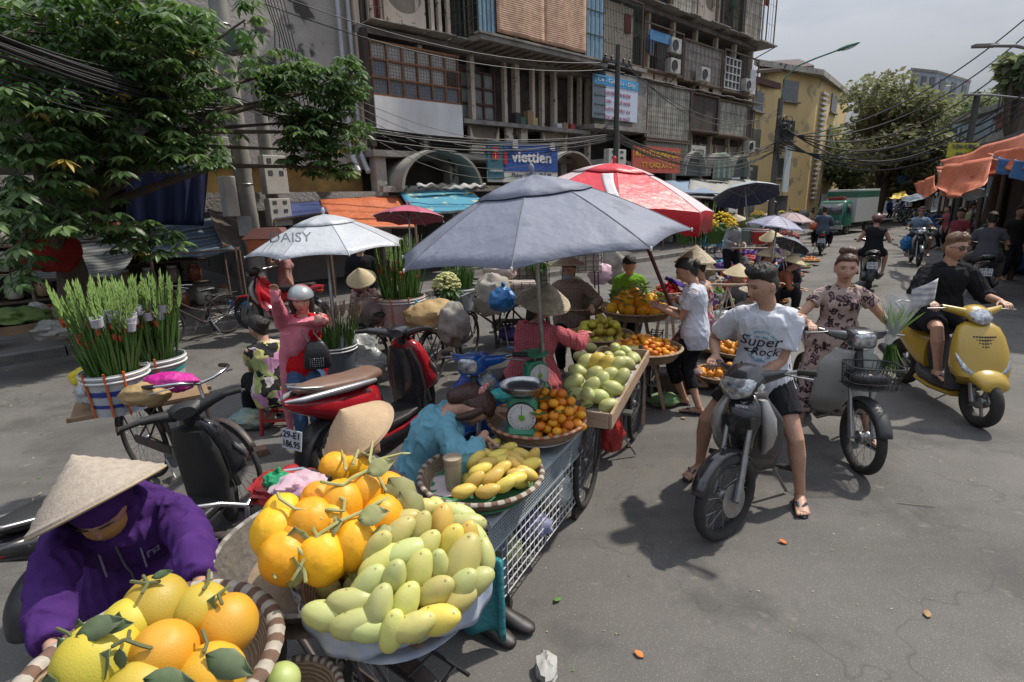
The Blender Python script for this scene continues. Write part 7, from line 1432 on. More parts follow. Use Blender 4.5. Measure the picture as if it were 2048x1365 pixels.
g.build('studs',CHROME,hb); g = MB(); g.tube([c + ZZ*.10 + r*.05,sp_(.75) + f*.14 + r*.0,sp_(.97) + f*.03 - r*.10],.006,6); g.tube([c + ZZ*.10 - r*.05,sp_(.7) + f*.15 - r*.1,sp_(.97) + f*.03 - r*.10],.006,6); g.build('strap',M('strap_grey',(.3,.29,.27),.5),hb)
# seated floral blouse on red stool
so = G(566,858,0); zs = .34; g = MB(); c = V((so.x,so.y,zs)); st_ = thing('plastic_stool','red plastic stool under the woman in the floral blouse','stool',V((so.x,so.y,0)))
g.loft([(c - ZZ*.015,X_*.135,Y_*.135,6),(c,X_*.13,Y_*.13,6),(c + ZZ*.004,X_*.12,Y_*.12,6)],28); g.build('seat',M('stool_red',(0,0,0)),st_)
for i in (-1,1):
	for j in (-1,1): g = MB(); g.bar(c + V((i*.11,j*.11,-.015)),V((c.x + i*.145,c.y + j*.145,0)),.045,.02); g.build('leg',M('stool_red',(0,0,0)),st_,smooth=False)
g = MB()
for i in (-1,1): g.bar(c + V((-.13,i*.13,-.2)),c + V((.13,i*.13,-.2)),.02); g.bar(c + V((i*.13,-.13,-.2)),c + V((i*.13,.13,-.2)),.02)
g.build('rung',M('stool_red',(0,0,0)),st_,smooth=False)
FLB = patt('floral_blouse','floral',[(.50,.26,.42),(.50,.48,.18),(.02,.02,.02),(.30,.36,.14),(.03,.03,.03),(.55,.50,.5)],13)
pel = V((so.x - .02,so.y,.42)); yaw = 318
p12,P12 = person('woman with tied black hair in a floral blouse sitting on the red stool',V((pel.x,pel.y,0)),pel,yaw,lean=10,lean2=20,hy=-20,hp=20,s=.92,fem=True,wide=1.1,feet={1: (V((pel.x - .18,pel.y + .38,.08)),yaw),-1: (V((pel.x - .38,pel.y + .2,.08)),yaw)},knee={1: az(yaw) + ZZ,-1: az(yaw) + ZZ},hands={1: (pel + az(yaw)*.42 + ZZ*.12,az(yaw) - ZZ*.4,-ZZ,.4),-1: (pel + az(yaw)*.42 + ZZ*.1,az(yaw) - ZZ*.4,-ZZ,.4)},top=dict(mat=FLB,sleeve=.6,off=.025,len=.2),bot=dict(mat=blackc,len=1.9,off=.03),hair='bun',shoes='flip',vox=.0065)
bag('plastic_bag','blue mesh bag of peanuts on the ground left of the red stool',G(505,838,.08),(.22,.16,.10),M('bag_blue_mesh',(.02,.20,.32),.6,c2=(.45,.38,.15),ns=6,nd=.05,bump=.4,bs=20),12,knot=False)
bag('sack','big translucent white sack behind the woman in pink',G(705,722,.36),(.36,.20,.36),M('sack_white_clear',(.36,.37,.35),.35,c2=(.25,.27,.26),ns=4,bump=.7,bs=9),13,'sack',knot=False,amp=.3)
g = MB(); b = G(510,905,.03); g.box(b,(.10,.06,.03),V((.8,.5,0)).normalized(),V((-.5,.8,0)).normalized()); g.build('brick',M('brick_dull',(.25,.15,.10),.9),None,smooth=False,loc=b,label='dull brick lying on the road below the red stool',category='brick',bevel=.005)
for l_,(x,y),z,r_,m_,k in (('wide red plastic bag lining the basket by the chrome handlebar',(570,972),.93,(.15,.13,.06),M('bag_red',(.42,.03,.03),.35,c2=(.32,.02,.02),ns=8,bump=.5,bs=14),301),('white and pink plastic bag lying in the red one',(598,975),.99,(.10,.09,.05),M('bag_white_pink',(.50,.45,.46),.5,c2=(.48,.2,.3),ns=7,nd=.1),302),('emerald green knotted bag in the red lined basket',(553,962),1.0,(.055,.05,.04),M('bag_emerald',(.01,.30,.12),.3,c2=(.01,.22,.08),bump=.5,bs=25),303)): bag('plastic_bag',l_,G(x,y,z),r_,m_,k,knot=k == 303,amp=.4)
# ---- trays beyond the crate
def on_trestle(c,R_,label):
	th = thing('trestle',label,'stand',V((c.x,c.y,0))); g = MB()
	for i in range(3):
		a = R(120*i + 20); d = V((math.cos(a),math.sin(a),0)); g = MB(); g.bar(c - ZZ*.11 + d*R_*.3,V((c.x,c.y,0)) + d*R_*.75,.035); g.build('leg',CRW,th,smooth=False)
	g = MB(); g.torus(c - ZZ*.105,ZZ,R_*.45,.015,24,6); g.build('ring',CRW,th)
TAN = dict(wl=M('rim_tan',(0,0,0)),wd=M('rim_tan2',(.30,.21,.13),.8))
c2 = G(1287,694,.70); tray('wide woven tray of small tangerines beyond the crate',c2,.36,.10,.06,.016,**TAN); on_trestle(c2,.36,'wooden legs under the wide tangerine tray')
for p in heap(c2 - ZZ*.07,.31,150,.030,.13,16): fruit('tangerine',TG,'tangerine',p,'small tangerine in the wide tray in front of the woman in white','tangerine','tangerines in the wide tray',None,1.05)
c3 = G(1200,668,.74); tray('woven tray of greenish oranges that the red checked shirt reaches for',c3,.34,.09,.06,.014,**TAN); on_trestle(c3,.34,'wooden legs under the greenish orange tray')
for p in heap(c3 - ZZ*.06,.29,62,.041,.26,18): fruit('orange',OG,'orange',p,'greenish orange heaped under the reaching hands','orange','greenish oranges in the tray',None,1.05)
c4 = G(1273,618,.86); tray('woven tray of orange melons tied with leaves behind the tangerines',c4,.40,.09,.06,.014,**TAN); on_trestle(c4,.40,'wooden legs under the far orange melon tray')
for p in heap(c4 - ZZ*.05,.33,24,.068,.16,18): fruit('melon',ML,'melon',p,'orange melon in the far tray beside the grey melons','melon','orange melons in the far tray',None,1.0)
c5 = G(1160,610,.84); tray('woven tray of big grey-green melons in front of the plaid seller',c5,.36,.08,.06,.014,**TAN); on_trestle(c5,.36,'wooden legs under the grey melon tray')
for i,(a,b,z,s_) in enumerate(((-.2,-.05,.1,1.9),(.02,-.12,.08,1.5),(.12,.12,.10,1.5),(-.05,.15,.12,1.6),(-.05,.02,.26,1.3))): fruit('pomelo',GMEL,'melon',c5 + V((a,b,z - .02)),'big dull grey-green melon in the tray before the plaid seller','melon','grey-green melons in the tray',None,s_)
tl_ = thing('leafy_twigs','green leaves and stalks over the far orange melons','leaves',c4 + ZZ*.15)
for i in range(60): t = rr(0,6.28); q = .34*math.sqrt(random.random()); p = c4 + V((q*math.cos(t),q*math.sin(t),.10 + .16*(1 - (q / .34) ** 2))); g = MB() if i % 12 == 0 else g; leaf(g,p,V((rr(-1,1),rr(-1,1),rr(-.1,.6))),V((0,-.4,1)),rr(.08,.16),.035,.2); (g.build('leaf_cluster',LEAF,tl_) if i % 12 == 11 else None)
cb = G(1335,583,.8); tray('small tray of red tomatoes with a purple cloth',cb,.22,.08,.05,.012,**TAN); on_trestle(cb,.22,'wooden legs under the tomato tray')
for p in heap(cb - ZZ*.05,.18,36,.034,.14,14): fruit('orange',TOM,'tomato',p,'shiny red tomato in the tray under the purple cloth','tomato','tomatoes in the tray',None,.85)
g = MB(); a0 = cb + ZZ*.14; g.grid(lambda s,t: a0 + V((-.05 + .34*s,-.16 + .2*t,.06 - .16*s + .03*math.sin(s*9 + t*5))),14,8); g.build('purple_cloth',cloth('violet',(.06,.03,.20)),None,loc=a0,solid=.006,label='crumpled violet cloth spread over the tomato tray',category='cloth')
g = MB(); P_ = G(1322,640,.72)
HEAD3 = 27
bx = cc + ax_*1.0; bx.z = 0; bk4 = dup(bk,V((c2.x,c2.y,0)) + V((.03,-.02,0)),HC2 + 180,'bicycle under the wide tangerine tray with its wheel to the right',skip=('handlebar','grip','brake_lever','saddle','seat_post'))
g = MB(); b = G(1345,760,.12); g.box(b,(.2,.15,.11)); o = g.build('plastic_crate',M('crate_dark',(.06,.035,.03),.6,c2=(.03,.025,.02),ns=20),None,smooth=False,bevel=.01,loc=b,label='dark plastic crate of tangerines on the ground behind the crate bicycle',category='crate')
gb = G(1328,800,.06); bag('plastic_bag','green tied net bag of bananas on the road near the white T-shirt woman',gb,(.17,.12,.07),M('net_green_brown',(.22,.15,.08),.6,c2=(.05,.30,.12),ns=16,nd=.1),15)
# ---------------------------------------------------------------- blue motorbike, bicycles with loads
HBL = 200; hb_ = G(938,725,1.0); ob = hb_ - az(HBL)*.335; ob.z = 0
mb3,_ = motorbike('small blue and white motorbike parked between the red scooter and the cart',BLUB,BLUB,BLKSEAT,steer=-20,kind='cub',fend=BLUB,spokes=20); pose(mb3,ob,172 + 20)
bA = dup(bk,G(905,745,0),20,'bicycle with a yellow tarp over its rear load behind the red scooter')
bB = dup(bk,G(985,690,0),275,'bicycle loaded with white sacks, wheel toward the pink trays'); bC = dup(bk,G(820,770,0) + V((-.2,.5,0)),35,'bicycle beneath the second gladiolus bucket')
SACKS = [('sack','tan tarp tied over the rear of the bicycle beside the red scooter',(868,632),.85,(.34,.26,.18),M('tarp_tan',(.40,.27,.12),.75,c2=(.32,.22,.10),ns=4,bump=.5,bs=9)),('sack','grey sack beside the tan tarp',(908,650),.80,(.18,.18,.24),M('sack_grey',(.26,.24,.21),.85,c2=(.18,.17,.15),ns=5,bump=.5,bs=10)),('sack','pale sack tied on the bicycle left of the ribbed conical hat',(985,590),.9,(.26,.2,.28),M('sack_beige',(.36,.33,.28),.85,c2=(.26,.24,.2),ns=5,bump=.5,bs=10)),('bag','bright blue plastic bag behind the ribbed conical hat',(1005,600),.95,(.17,.12,.15),M('bag_bright_blue',(.02,.17,.42),.35,c2=(.02,.12,.32),ns=8,bump=.5,bs=16)),
	('sack','white sack with red lettering high on the flower bicycle',(1000,540),1.15,(.24,.2,.17),M('sack_white_red',(.50,.48,.46),.8,c2=(.46,.28,.26),ns=6,nd=.0)),('bag','cyan plastic bag tied on the gladiolus bucket',(833,630),.82,(.13,.09,.12),M('bag_cyan',(.02,.28,.45),.35,c2=(.02,.2,.36),ns=8,bump=.5,bs=16)),('sack','striped brown bag beside the lily bouquet',(742,620),.85,(.24,.2,.18),M('bag_brown_stripe',(.28,.22,.2),.85,c2=(.15,.13,.14),ns=9)),
	('bag','white pink-marked bag behind the melon trays',(1200,548),.9,(.2,.16,.18),M('bag_white_pink',(.50,.45,.46),.5,c2=(.48,.2,.3),ns=7,nd=.1)),('sack','wet grey sack behind the green blouse',(1225,530),1.0,(.2,.2,.3),M('sack_grey',(0,0,0))),('bag','round cyan bag in the far baskets',(1412,482),1.0,(.16,.14,.14),M('bag_cyan',(0,0,0))),('bag','small red balloon-like bag beside the cyan one',(1403,472),1.05,(.10,.1,.1),M('bag_red',(0,0,0))),('sack','grey white sack near the far bucket',(1468,482),.95,(.3,.25,.22),M('sack_beige',(0,0,0))),('bag','cyan sheet folded on the far grey sack',(1440,486),1.0,(.09,.09,.1),M('bag_cyan',(0,0,0))),('bag','pale plastic bag of goods by the shoulder pole',(1440,640),.5,(.16,.14,.13),BAGC),('bag','purple bag of onions under the pale sacks bicycle',(1018,668),.15,(.15,.12,.12),M('bag_purple',(.08,.06,.28),.5))]
for i,(n_,l_,(x,y),z,r_,m_) in enumerate(SACKS): bag(n_,l_,G(x,y,z),r_,m_,20 + i,'sack' if n_ == 'sack' else 'bag',knot=(n_ == 'bag'),amp=.25)
def bucket(label,c,r,h,m,band=None,cat='bucket',group=None,rim=WHITEP,rope=None):
	th = thing('bucket',label,cat,V(c) - ZZ*h,group); g = MB(); g.lathe([(r*.86,-h),(r,0),(r*1.04,0),(r*1.04,-.03),(r*.96,-.03),(r*.84,-h + .01),(.005,-h + .01)] + [(.005,-h)],c,ZZ,32,closed=True); g.build('shell',m,th)
	g = MB()
	for z in (-.015,-.05): g.torus(V(c) + ZZ*z,ZZ,r*1.02,.009,32,6)
	g.build('rim',rim,th)
	if band:
		for z0,z1 in ((-h*.38,-h*.5),(-h*.7,-h*.78)): g = MB(); f_ = lambda z: r*(1 + z / h*.14) + .003; g.lathe([(f_(z0),z0),(f_(z1),z1),(f_(z1) - .004,z1),(f_(z0) - .004,z0)],c,ZZ,32,closed=True); g.build('band',band,th)
	if rope:
		for a in rope: d = V((math.cos(R(a)),math.sin(R(a)),0)); g = MB(); g.tube([V(c) + d*r*1.06 + ZZ*.02,V(c) + d*(r*.98) - ZZ*h*.5,V(c) + d*r*.93 - ZZ*h],.008,6); g.build('rope',M('rope_orange',(.6,.14,.03),.7),th)
	return th
def gladioli(label,c,r,n,h,spread,red=True,green=(.05,.125,.025),paper=True,sd=1,budcol=None):
	random.seed(sd); th = thing('flower_bundle',label,'flowers',c); g1,g2,g3,g4 = MB(),MB(),MB(),MB(); tops = []
	for i in range(n):
		t = rr(0,6.28); q = math.sqrt(random.random()); d = V((math.cos(t),math.sin(t),0)); p0 = V(c) + d*q*r*.8; hh = h*rr(.88,1.1); tp = p0 + d*q*spread + ZZ*hh + V((rr(-.03,.03),rr(-.03,.03),0)); tops.append((p0,tp))
		mid = p0.lerp(tp,.5) + V((rr(-.02,.02),rr(-.02,.02),0)); g1.tube([p0,mid,p0.lerp(tp,.72)],[.005,.004,.003],4)
		for k in range(4):
			a0 = p0.lerp(mid,rr(0,.3)); dd = (tp - p0).normalized() + V((rr(-.13,.13),rr(-.13,.13),0)); leaf(g1,a0,dd,V((rr(-1,1),rr(-1,1),.1)),h*rr(.45,.78),.017,rr(-.05,.12))
		ax = (tp - mid).normalized(); a_,b_ = frame(ax); L_ = hh*.30
		for k in range(12): w_ = (a_ if k % 2 else -a_) + b_*rr(-.5,.5); leaf(g2,p0.lerp(tp,.68 + .026*k),ax + w_*(.38 - .02*k),b_,.075 - .002*k,.024 - .0009*k,.0)
		if red: p = p0.lerp(tp,rr(.52,.72)); g4.ell(p + b_*-.012,(.010,.010,.026),a_,b_,ax,6,5)
	if red:
		for i in range(4): p0,tp = random.choice(tops); p = p0.lerp(tp,rr(.52,.64)) - Y_*.04; g4.ell(p,(.018,.016,.020),seg=9,rings=7,fn=lambda x,y,z: 1 + .4*noise.noise(V((x*4 + i,y*4,z*4))))
		g4.build('red_buds',M('petal_red',(.60,.06,.02),.6),th)
	g1.build('leaves',M('glad_leaf' + ('' if green[1] > .1 else '_dark'),green,.5,c2=(green[0]*1.9,green[1]*1.55,green[2]*1.6),ns=7,stretch=(1,1,.2)),th); g2.build('buds',budcol or M('glad_bud',(.15,.27,.06),.6,c2=(.24,.34,.11),ns=20),th)
	if paper:
		for i in range(paper):
			p0,tp = tops[int(i*n / paper)]; p = p0.lerp(tp,.72); ax = (tp - p0).normalized(); a_,b_ = frame(ax); g = MB(); g.lathe([(.034,-.03),(.038,.03),(.033,.03),(.030,-.03)],p,ax,10,closed=True); g.build('paper_wrap',M('wrap_paper',(.50,.50,.52),.8,c2=(.36,.36,.42),ns=40),th)
	return th
GBK = M('bucket_white_worn',(.46,.47,.47),.5,c2=(.32,.34,.36),ns=6,spots=((.15,.2,.3),9,.6)); GBB = M('bucket_band_blue',(.015,.04,.24),.5)
b1 = G(228,738,1.03); b2 = G(312,712,1.03); bucket('white bucket with two blue bands and orange ropes on the left bicycle',b1,.20,.30,GBK,GBB,rope=(-70,-110,-40)); bucket('white and turquoise bucket with orange ropes behind the blue banded one',b2,.19,.22,GBK,M('bucket_band_teal',(.05,.30,.28),.5),rope=(-60,-90))
gladioli('tall gladiolus bundle with paper wraps in the blue banded bucket',b1 - ZZ*.15,.17,75,.72,.15,paper=22,sd=2); gladioli('tall gladiolus bundle with red buds in the turquoise banded bucket',b2 - ZZ*.1,.16,64,.66,.12,paper=18,sd=3)
bG = dup(bk,V(((b1.x + b2.x) / 2 + .25,(b1.y + b2.y) / 2 - .05,0)),118,'bicycle carrying two buckets of gladioli at the left')
g = MB(); c = (b1 + b2) / 2; c.z = .74;
for k in (-1,0,1): g.bar(c + V((-.33,-.2,-.03)) + Y_*k*.12,c + V((.33,.2,-.03)) + Y_*k*.12,.03)
g.box(c + V((0,0,-.0)),(.42,.2,.012),V((.83,.55,0)),V((-.55,.83,0))); g.build('carrier_board',M('bamboo_pole',(0,0,0)),None,smooth=False,loc=c,label='bamboo carrier board under the two gladiolus buckets',category='carrier')
bag('bag','bright yellow plastic bag left of the blue banded bucket',G(182,755,.95),(.13,.10,.09),M('bag_yellow',(.62,.48,.03),.4,c2=(.5,.38,.02),ns=8,bump=.5,bs=16),41); bag('bag','magenta plastic sheet bundle in front of the turquoise bucket',G(340,765,.95),(.19,.09,.07),M('bag_magenta',(.55,.02,.28),.4,c2=(.45,.02,.22),ns=8,bump=.5,bs=14),42,knot=False); bag('bag','tan sack roll beneath the magenta sheet',G(290,790,.9),(.16,.09,.08),M('tarp_tan',(0,0,0)),43,knot=False); bag('bag','grey white bag below the yellow one',G(183,785,.88),(.10,.08,.09),BAGC,44)
b3 = G(800,592,1.0); bucket('worn white bucket wrapped in coloured ropes on the flower bicycle',b3,.30,.36,M('bucket_patched',(.42,.38,.36),.7,c2=(.36,.16,.16),ns=9,nd=.0),None,rope=(-60,-100,-140)); gladioli('broad green gladiolus bundle with few red buds left of the big umbrella',b3 - ZZ*.2,.27,60,.85,.14,paper=0,sd=5)
b4 = D(665,628,6.2); bucket('dark bucket holding lilies behind the pink jacket',V((b4.x,b4.y,.62)),.22,.30,M('bucket_dark',(.08,.1,.12),.5)); gladioli('pink lily bouquet under the silver umbrella',V((b4.x,b4.y,.5)),.2,46,.55,.22,red=False,paper=0,sd=6,budcol=M('lily_pink',(.55,.30,.30),.6,c2=(.3,.35,.12),ns=30,nd=0))
b5 = D(915,560,7.6); bucket('white wire-bound bucket behind the tan tarp',V((b5.x,b5.y,.95)),.26,.34,GBK,None); gladioli('green stem bundle behind the big umbrella edge',V((b5.x,b5.y,.8)),.22,40,.62,.08,red=False,paper=0,sd=7)
def mums(label,c,r,m,n=130,sd=1,leafm=LEAF):
	random.seed(sd); th = thing('flower_bunch',label,'flowers',c); g = MB()
	for i in range(n):
		z = rr(-.2,1); t = rr(0,6.28); q = math.sqrt(max(0,1 - z*z)); d = V((q*math.cos(t),q*math.sin(t),z)); g.ell(V(c) + V((d.x*r[0],d.y*r[1],d.z*r[2]))*rr(.9,1.05),(.024,.024,.018),seg=7,rings=5)
	g.build('blooms',m,th); g = MB()
	for i in range(90): t = rr(0,6.28); q = math.sqrt(random.random()); d = V((q*math.cos(t)*r[0],q*math.sin(t)*r[1],0)); leaf(g,V(c) + d*.9 - ZZ*rr(0,.1),d + V((0,0,-.4))*rr(.1,.6) + V((0,0,.01)),ZZ,rr(.08,.14),.04)
	g.tube([V(c),V(c) - ZZ*.35],[r[0]*.6,r[0]*.35],12); g.build('foliage',leafm,th); return th
MY = M('mum_yellow',(.75,.50,.01),.7); MC = M('mum_cream',(.50,.50,.22),.7)
mums('cream chrysanthemum ball beside the big umbrella',G(893,572,1.05),(.17,.17,.17),MC,160,1);
for i,(x,y,d,l_,s_) in enumerate(((990,518,8.4,'yellow chrysanthemums under the big umbrella near the white red sack',.20),(1075,520,8.2,'yellow chrysanthemum bunch by the big umbrella pole',.16),(1368,450,10.5,'yellow chrysanthemums below the red umbrella',.3),(1432,448,10.5,'brightest yellow chrysanthemum bunch right of the red umbrella',.34))): mums(l_,D(x,y,d),(s_,s_,s_*.6),MY,150,10 + i)
gladioli('green sword leaf bundle between the two yellow chrysanthemum bunches',D(1398,490,10.8),.2,40,.7,.15,red=False,paper=0,sd=9)
for i,(x,y,d) in enumerate(((1035,585,7.9),(1060,548,8.6),(1160,520,8.4),(950,600,7.8))):
	c = D(x,y,d); th = thing('wire_pannier',('wire pannier with paper bales behind the ribbed conical hat','wire pannier of wrapped paper under the umbrella pole','wire pannier behind the plaid seller','wire pannier on the sack bicycle')[i],'pannier',c); g = MB(); g.box(c,(.27,.2,.16)); g.build('bale',M('paper_bale',(.40,.36,.31),.85,c2=(.26,.2,.18),ns=7,bump=.3),th,smooth=False,bevel=.03); g = MB()
	for k in range(5): z = -.17 + .085*k; g.tube([c + V((a*.29,b*.22,z)) for a,b in ((-1,-1),(1,-1),(1,1),(-1,1))],.005,5,closed=True,ref=ZZ)
	for k in range(6): x_ = -.29 + .116*k; g.tube([c + V((x_,-.22,-.17)),c + V((x_,-.22,.17))],.005,5)
	g.build('wires',DARKM,th)
	g = MB(); [g.bar(c + V((a*.25,b*.18,-.17)),V((c.x + a*.3,c.y + b*.22,0)),.02) for a in (-1,1) for b in (-1,1)]; g.build('legs_frame',DARKM,th,smooth=False)
# small umbrellas
NS = M('nylon_silver',(.48,.50,.52),.4,c2=(.40,.42,.45),ns=3,bump=.3,bs=10);
um2,pt2 = umbrella('silver umbrella with lettering and orange lining above the lilies',D(647,430,6.4),V((-.03,-.05,1)),.86,.36,[NS],n=8,rot=.25,under=M('nylon_orange',(.55,.25,.03),.6),sag=.3,curve=1.35,pole_to=V((b4.x,b4.y,.6)))
g = MB(); a = pt2(math.pi*1.16,.62) ; lettering(g,'DAISY',.17,V((0,0,0)),X_,Y_,.42,.001); ap = D(647,430,6.4); out = []
for v in g.v:
	p = D(580,476,6.0); X3 = (_rt*1 + _up*.03); Y3 = _up; q = p + X3*v[0] + Y3*v[1]*.8; out.append(q)
can = [o for o in kids(um2) if o.name.startswith('canopy')][0]; bv = BVHTree.FromObject(can,bpy.context.evaluated_depsgraph_get()); w0 = WL[can.name]
g.v = [tuple(((bv.ray_cast(CP - w0,(q - CP).normalized())[0] or (q - w0)) + w0) - (q - CP).normalized()*(.006 + v[2])) for q,v in zip(out,list(g.v))]; g.build('lettering',M('ink_grey',(.13,.15,.17),.7),um2,smooth=False)
NP = M('nylon_pink',(.45,.10,.16),.6,c2=(.38,.08,.13),ns=3,bump=.2,bs=10)
umbrella('deep pink umbrella between the silver and the big grey one',D(818,412,8.6),V((.02,.22,1)),.56,.20,[NP],n=8,rot=.3,sag=.2,vent=False,curve=1.6,pole_to=D(820,520,8.5),under=M('nylon_wine',(.30,.03,.07),.6))
NR,NW_ = M('nylon_red',(.58,.02,.035),.45,c2=(.50,.015,.03),ns=3,bump=.35,bs=9),M('nylon_white_red',(.58,.54,.55),.5,c2=(.50,.30,.32),ns=2.2,nd=.0,bump=.3,bs=9)
um3,pt3 = umbrella('large red and white market umbrella with valance behind the grey-blue one',D(1228,328,5.9),V((.08,-.02,1)),1.06,.42,[NR,NW_],pattern=[0,1,0,1,1,0,0,1],n=8,rot=.1,sag=.2,valance=.20,curve=1.5,pole_to=D(1345,620,5.9) - ZZ*0,polem=M('pole_maroon',(.12,.03,.03),.5))
for a0,r0,a1,r1,w_ in ((5.02,.42,4.86,.86,.055),(4.86,.80,5.08,.86,.04)):
	g = MB(); g.grid(lambda s,t: pt3(a0 + (a1 - a0)*s + (t - .5)*2*w_ / (.4 + .6*s),r0 + (r1 - r0)*s) + ZZ*.008,10,4); g.build('print',M('print_white',(.6,.58,.58),.5),um3,solid=.002)
NDB = M('nylon_dark_blue',(.02,.05,.13),.5,c2=(.015,.04,.1)); umbrella('umbrella with a pale top and dark blue skirt before the grey canvas awning',D(1490,372,12.5),V((.0,.42,1)),.68,.24,[M('nylon_pale_top',(.36,.40,.42),.5)],n=8,rot=.1,sag=.2,vent=False,curve=2.2,pole_to=D(1495,455,12.5),under=NDB,valance=.0)
umbrella('striped grey-blue umbrella leaning over the fruit row',D(1556,432,10.4),V((.16,-.05,1)),.50,.20,[stripes('nylon_striped',[(.28,.29,.38),(.28,.29,.38),(.12,.10,.25)],5,'Y',.6,pos=[0,.8,1])],n=8,sag=.2,vent=False,pole_to=D(1545,520,10.3))
umbrella('dusty pink umbrella behind the striped one',D(1585,425,13.5),V((.05,-.05,1)),.50,.20,[M('nylon_dusty',(.26,.17,.18),.6)],n=8,sag=.2,vent=False,pole_to=D(1582,500,13.5)); umbrella('half folded dark blue umbrella low beside the fruit row',D(1590,478,11.2),V((.6,.2,1)),.34,.16,[M('nylon_slate',(.08,.11,.16),.6)],n=8,sag=.2,vent=False,pole_to=D(1580,520,11.2))
# green blouse behind, masked man, woman at pole
GRB = cloth('lime_green',(.16,.36,.03)); hd = D(1262,515,6.9); pel = V((hd.x,hd.y,.73)); person('seller in a lime green blouse between the red poles',V((pel.x,pel.y,0)),pel,200,hp=30,lean=10,s=.93,fem=True,feet=stand_feet(pel,200,.93),top=dict(mat=GRB,sleeve=1.8,off=.03),bot=dict(mat=blackc,len=1.9),hair='bun',vox=.011,face=False)
hd = D(722,528,9.2); pel = V((hd.x,hd.y,.82)); pm,PM = person('man in black with a white face mask under the edge of the silver umbrella',V((pel.x,pel.y,0)),pel,165,hy=-20,s=1.0,feet=stand_feet(pel,165,1),top=dict(mat=blackc,sleeve=1.9,off=.02),bot=dict(mat=blacks,len=1.9),hair='short',vox=.011)
g = MB(); g.ell(PM['H2'](0,.055,-.055),(.062,.058,.045),PM['hrt'],PM['hf'],PM['hu']); g.build('face_mask',WHITEP,pm)
hd = D(566,535,10.2); pel = V((hd.x,hd.y,.80)); person('woman in a dusty pink blouse with raised arms behind the concrete pole',V((pel.x,pel.y,0)),pel,60,s=.95,fem=True,feet=stand_feet(pel,60,.95),top=dict(mat=cloth('dusty_pink',(.35,.18,.17)),sleeve=.5,off=.018),bot=dict(mat=blackc,len=1.9),hair='long',vox=.011,face=False,hands={-1: (hd + V((-.25,.1,.25)),V((-.3,0,1)),V((0,1,0)),.3)})
hd = D(730,560,8.2); pel = V((hd.x,hd.y,.48)); person('seated seller in a pale conical hat behind the lily bouquet',V((pel.x,pel.y,0)),pel,180,s=.93,fem=True,feet={1: (pel + V((.1,-.35,-.4)),180),-1: (pel + V((-.1,-.35,-.4)),180)},knee={1: V((0,-1,1)),-1: V((0,-1,1))},hp=25,lean=15,top=dict(mat=FLR,sleeve=1.8,off=.02),bot=dict(mat=blackc,len=1.9),hair='long',hat=dict(z=.03,r=.21,h=.2,mat=M('hat_yellow_pale',(.55,.44,.26),.75)),vox=.011,face=False)
# ================================================================ TREE AT THE LEFT
random.seed(21)
TL = M('tree_leaf',(.042,.088,.028),.42,c2=(.095,.165,.055),ns=3.5,nd=.1,spec=.5); TL2 = M('tree_leaf_light',(.11,.19,.06),.42,c2=(.17,.25,.09),ns=4); TL3 = M('tree_leaf_yellow',(.35,.26,.04),.6); BARK = M('tree_bark',(.12,.09,.065),.9,c2=(.06,.045,.035),ns=9,bump=.5,bs=25,stretch=(1,1,.2))
[leafy(m_,.35,c_) for m_,c_ in ((TL,(.05,.12,.02)),(TL2,(.12,.22,.04)))]; tb = D(140,600,11.2); tb.z = 0; tr = thing('broadleaf_tree','big dark broad-leaved tree spreading over the left shops and the utility poles','tree',tb)
ELL = [(150,60,230,110,9,12.5,420),(340,110,170,110,9,12.5,360),(60,220,120,110,8.5,11.5,190),(220,230,160,80,9,12,230),(400,235,110,60,9.5,12,100),(120,330,130,60,8.5,11.5,85),(350,310,110,32,9,10.5,60),(570,135,70,40,11,12.8,60),(610,185,105,55,11,12.8,130),(690,165,40,60,11.3,12.8,60),(590,245,80,40,10.8,12.5,90),(670,265,70,45,11,12.6,100),(600,300,60,35,11,12.5,50),(660,335,50,22,11.3,12.5,34),(490,40,40,50,10.8,11.8,20),(60,420,100,50,8.3,10.8,50),(200,440,110,45,8.8,11,55),(290,480,80,35,9.2,10.8,30),(40,520,60,50,8.5,10.5,18)]
LGT = []; g = MB(); limbs = MB(); TP = tb + ZZ*2.4
limbs.tube([tb,tb + V((.1,.05,1.2)),TP],[.26,.2,.17],14); limbs.tube([tb + V((.1,0,1.0)),D(60,300,9.8)],[.12,.04],8)
for ei,(cx,cy,rx,ry,d0,d1,n) in enumerate(ELL):
	cen = D(cx,cy,(d0 + d1) / 2); q = TP.lerp(cen,.5) + V((rr(-.3,.3),rr(-.3,.3),rr(.1,.5))); limbs.tube([TP - ZZ*rr(0,.8),q,cen],[.09,.05,.015],7)
	for k in range(n):
		a = rr(0,6.283); r_ = math.sqrt(random.random()); x_,y_ = cx + rx*r_*math.cos(a),cy + ry*r_*math.sin(a); p = D(x_,y_,rr(d0,d1))
		if (abs(x_ - 447 - .147*y_) < 25 and y_ < 440 and random.random() < .9) or (485 < x_ < 560 and 215 < y_ < 460) or (250 < x_ < 420 and 335 < y_ < 440): continue
		if k % 9 == 0: limbs.tube([cen.lerp(p,.2),cen.lerp(p,.6) + V((rr(-.1,.1),0,rr(0,.15))),p],[.018,.012,.006],4)
		ph = rr(0,6.28); m = random.choice((6,7,8,9)); g.mi = 1 if random.random() < .30 else (2 if random.random() < .02 else 0); tilt = V((rr(-.3,.3),rr(-.5,.1),1)).normalized()
		for j in range(m):
			t = ph + 6.283*j / m; d = V((math.cos(t),math.sin(t),-.35 + rr(-.25,.15))); leaf(g,p + d*.02,d,tilt,rr(.13,.22),rr(.055,.085),rr(.1,.35))
limbs.build('trunk',BARK,tr); g.build('crown',[TL,TL2,TL3],tr)
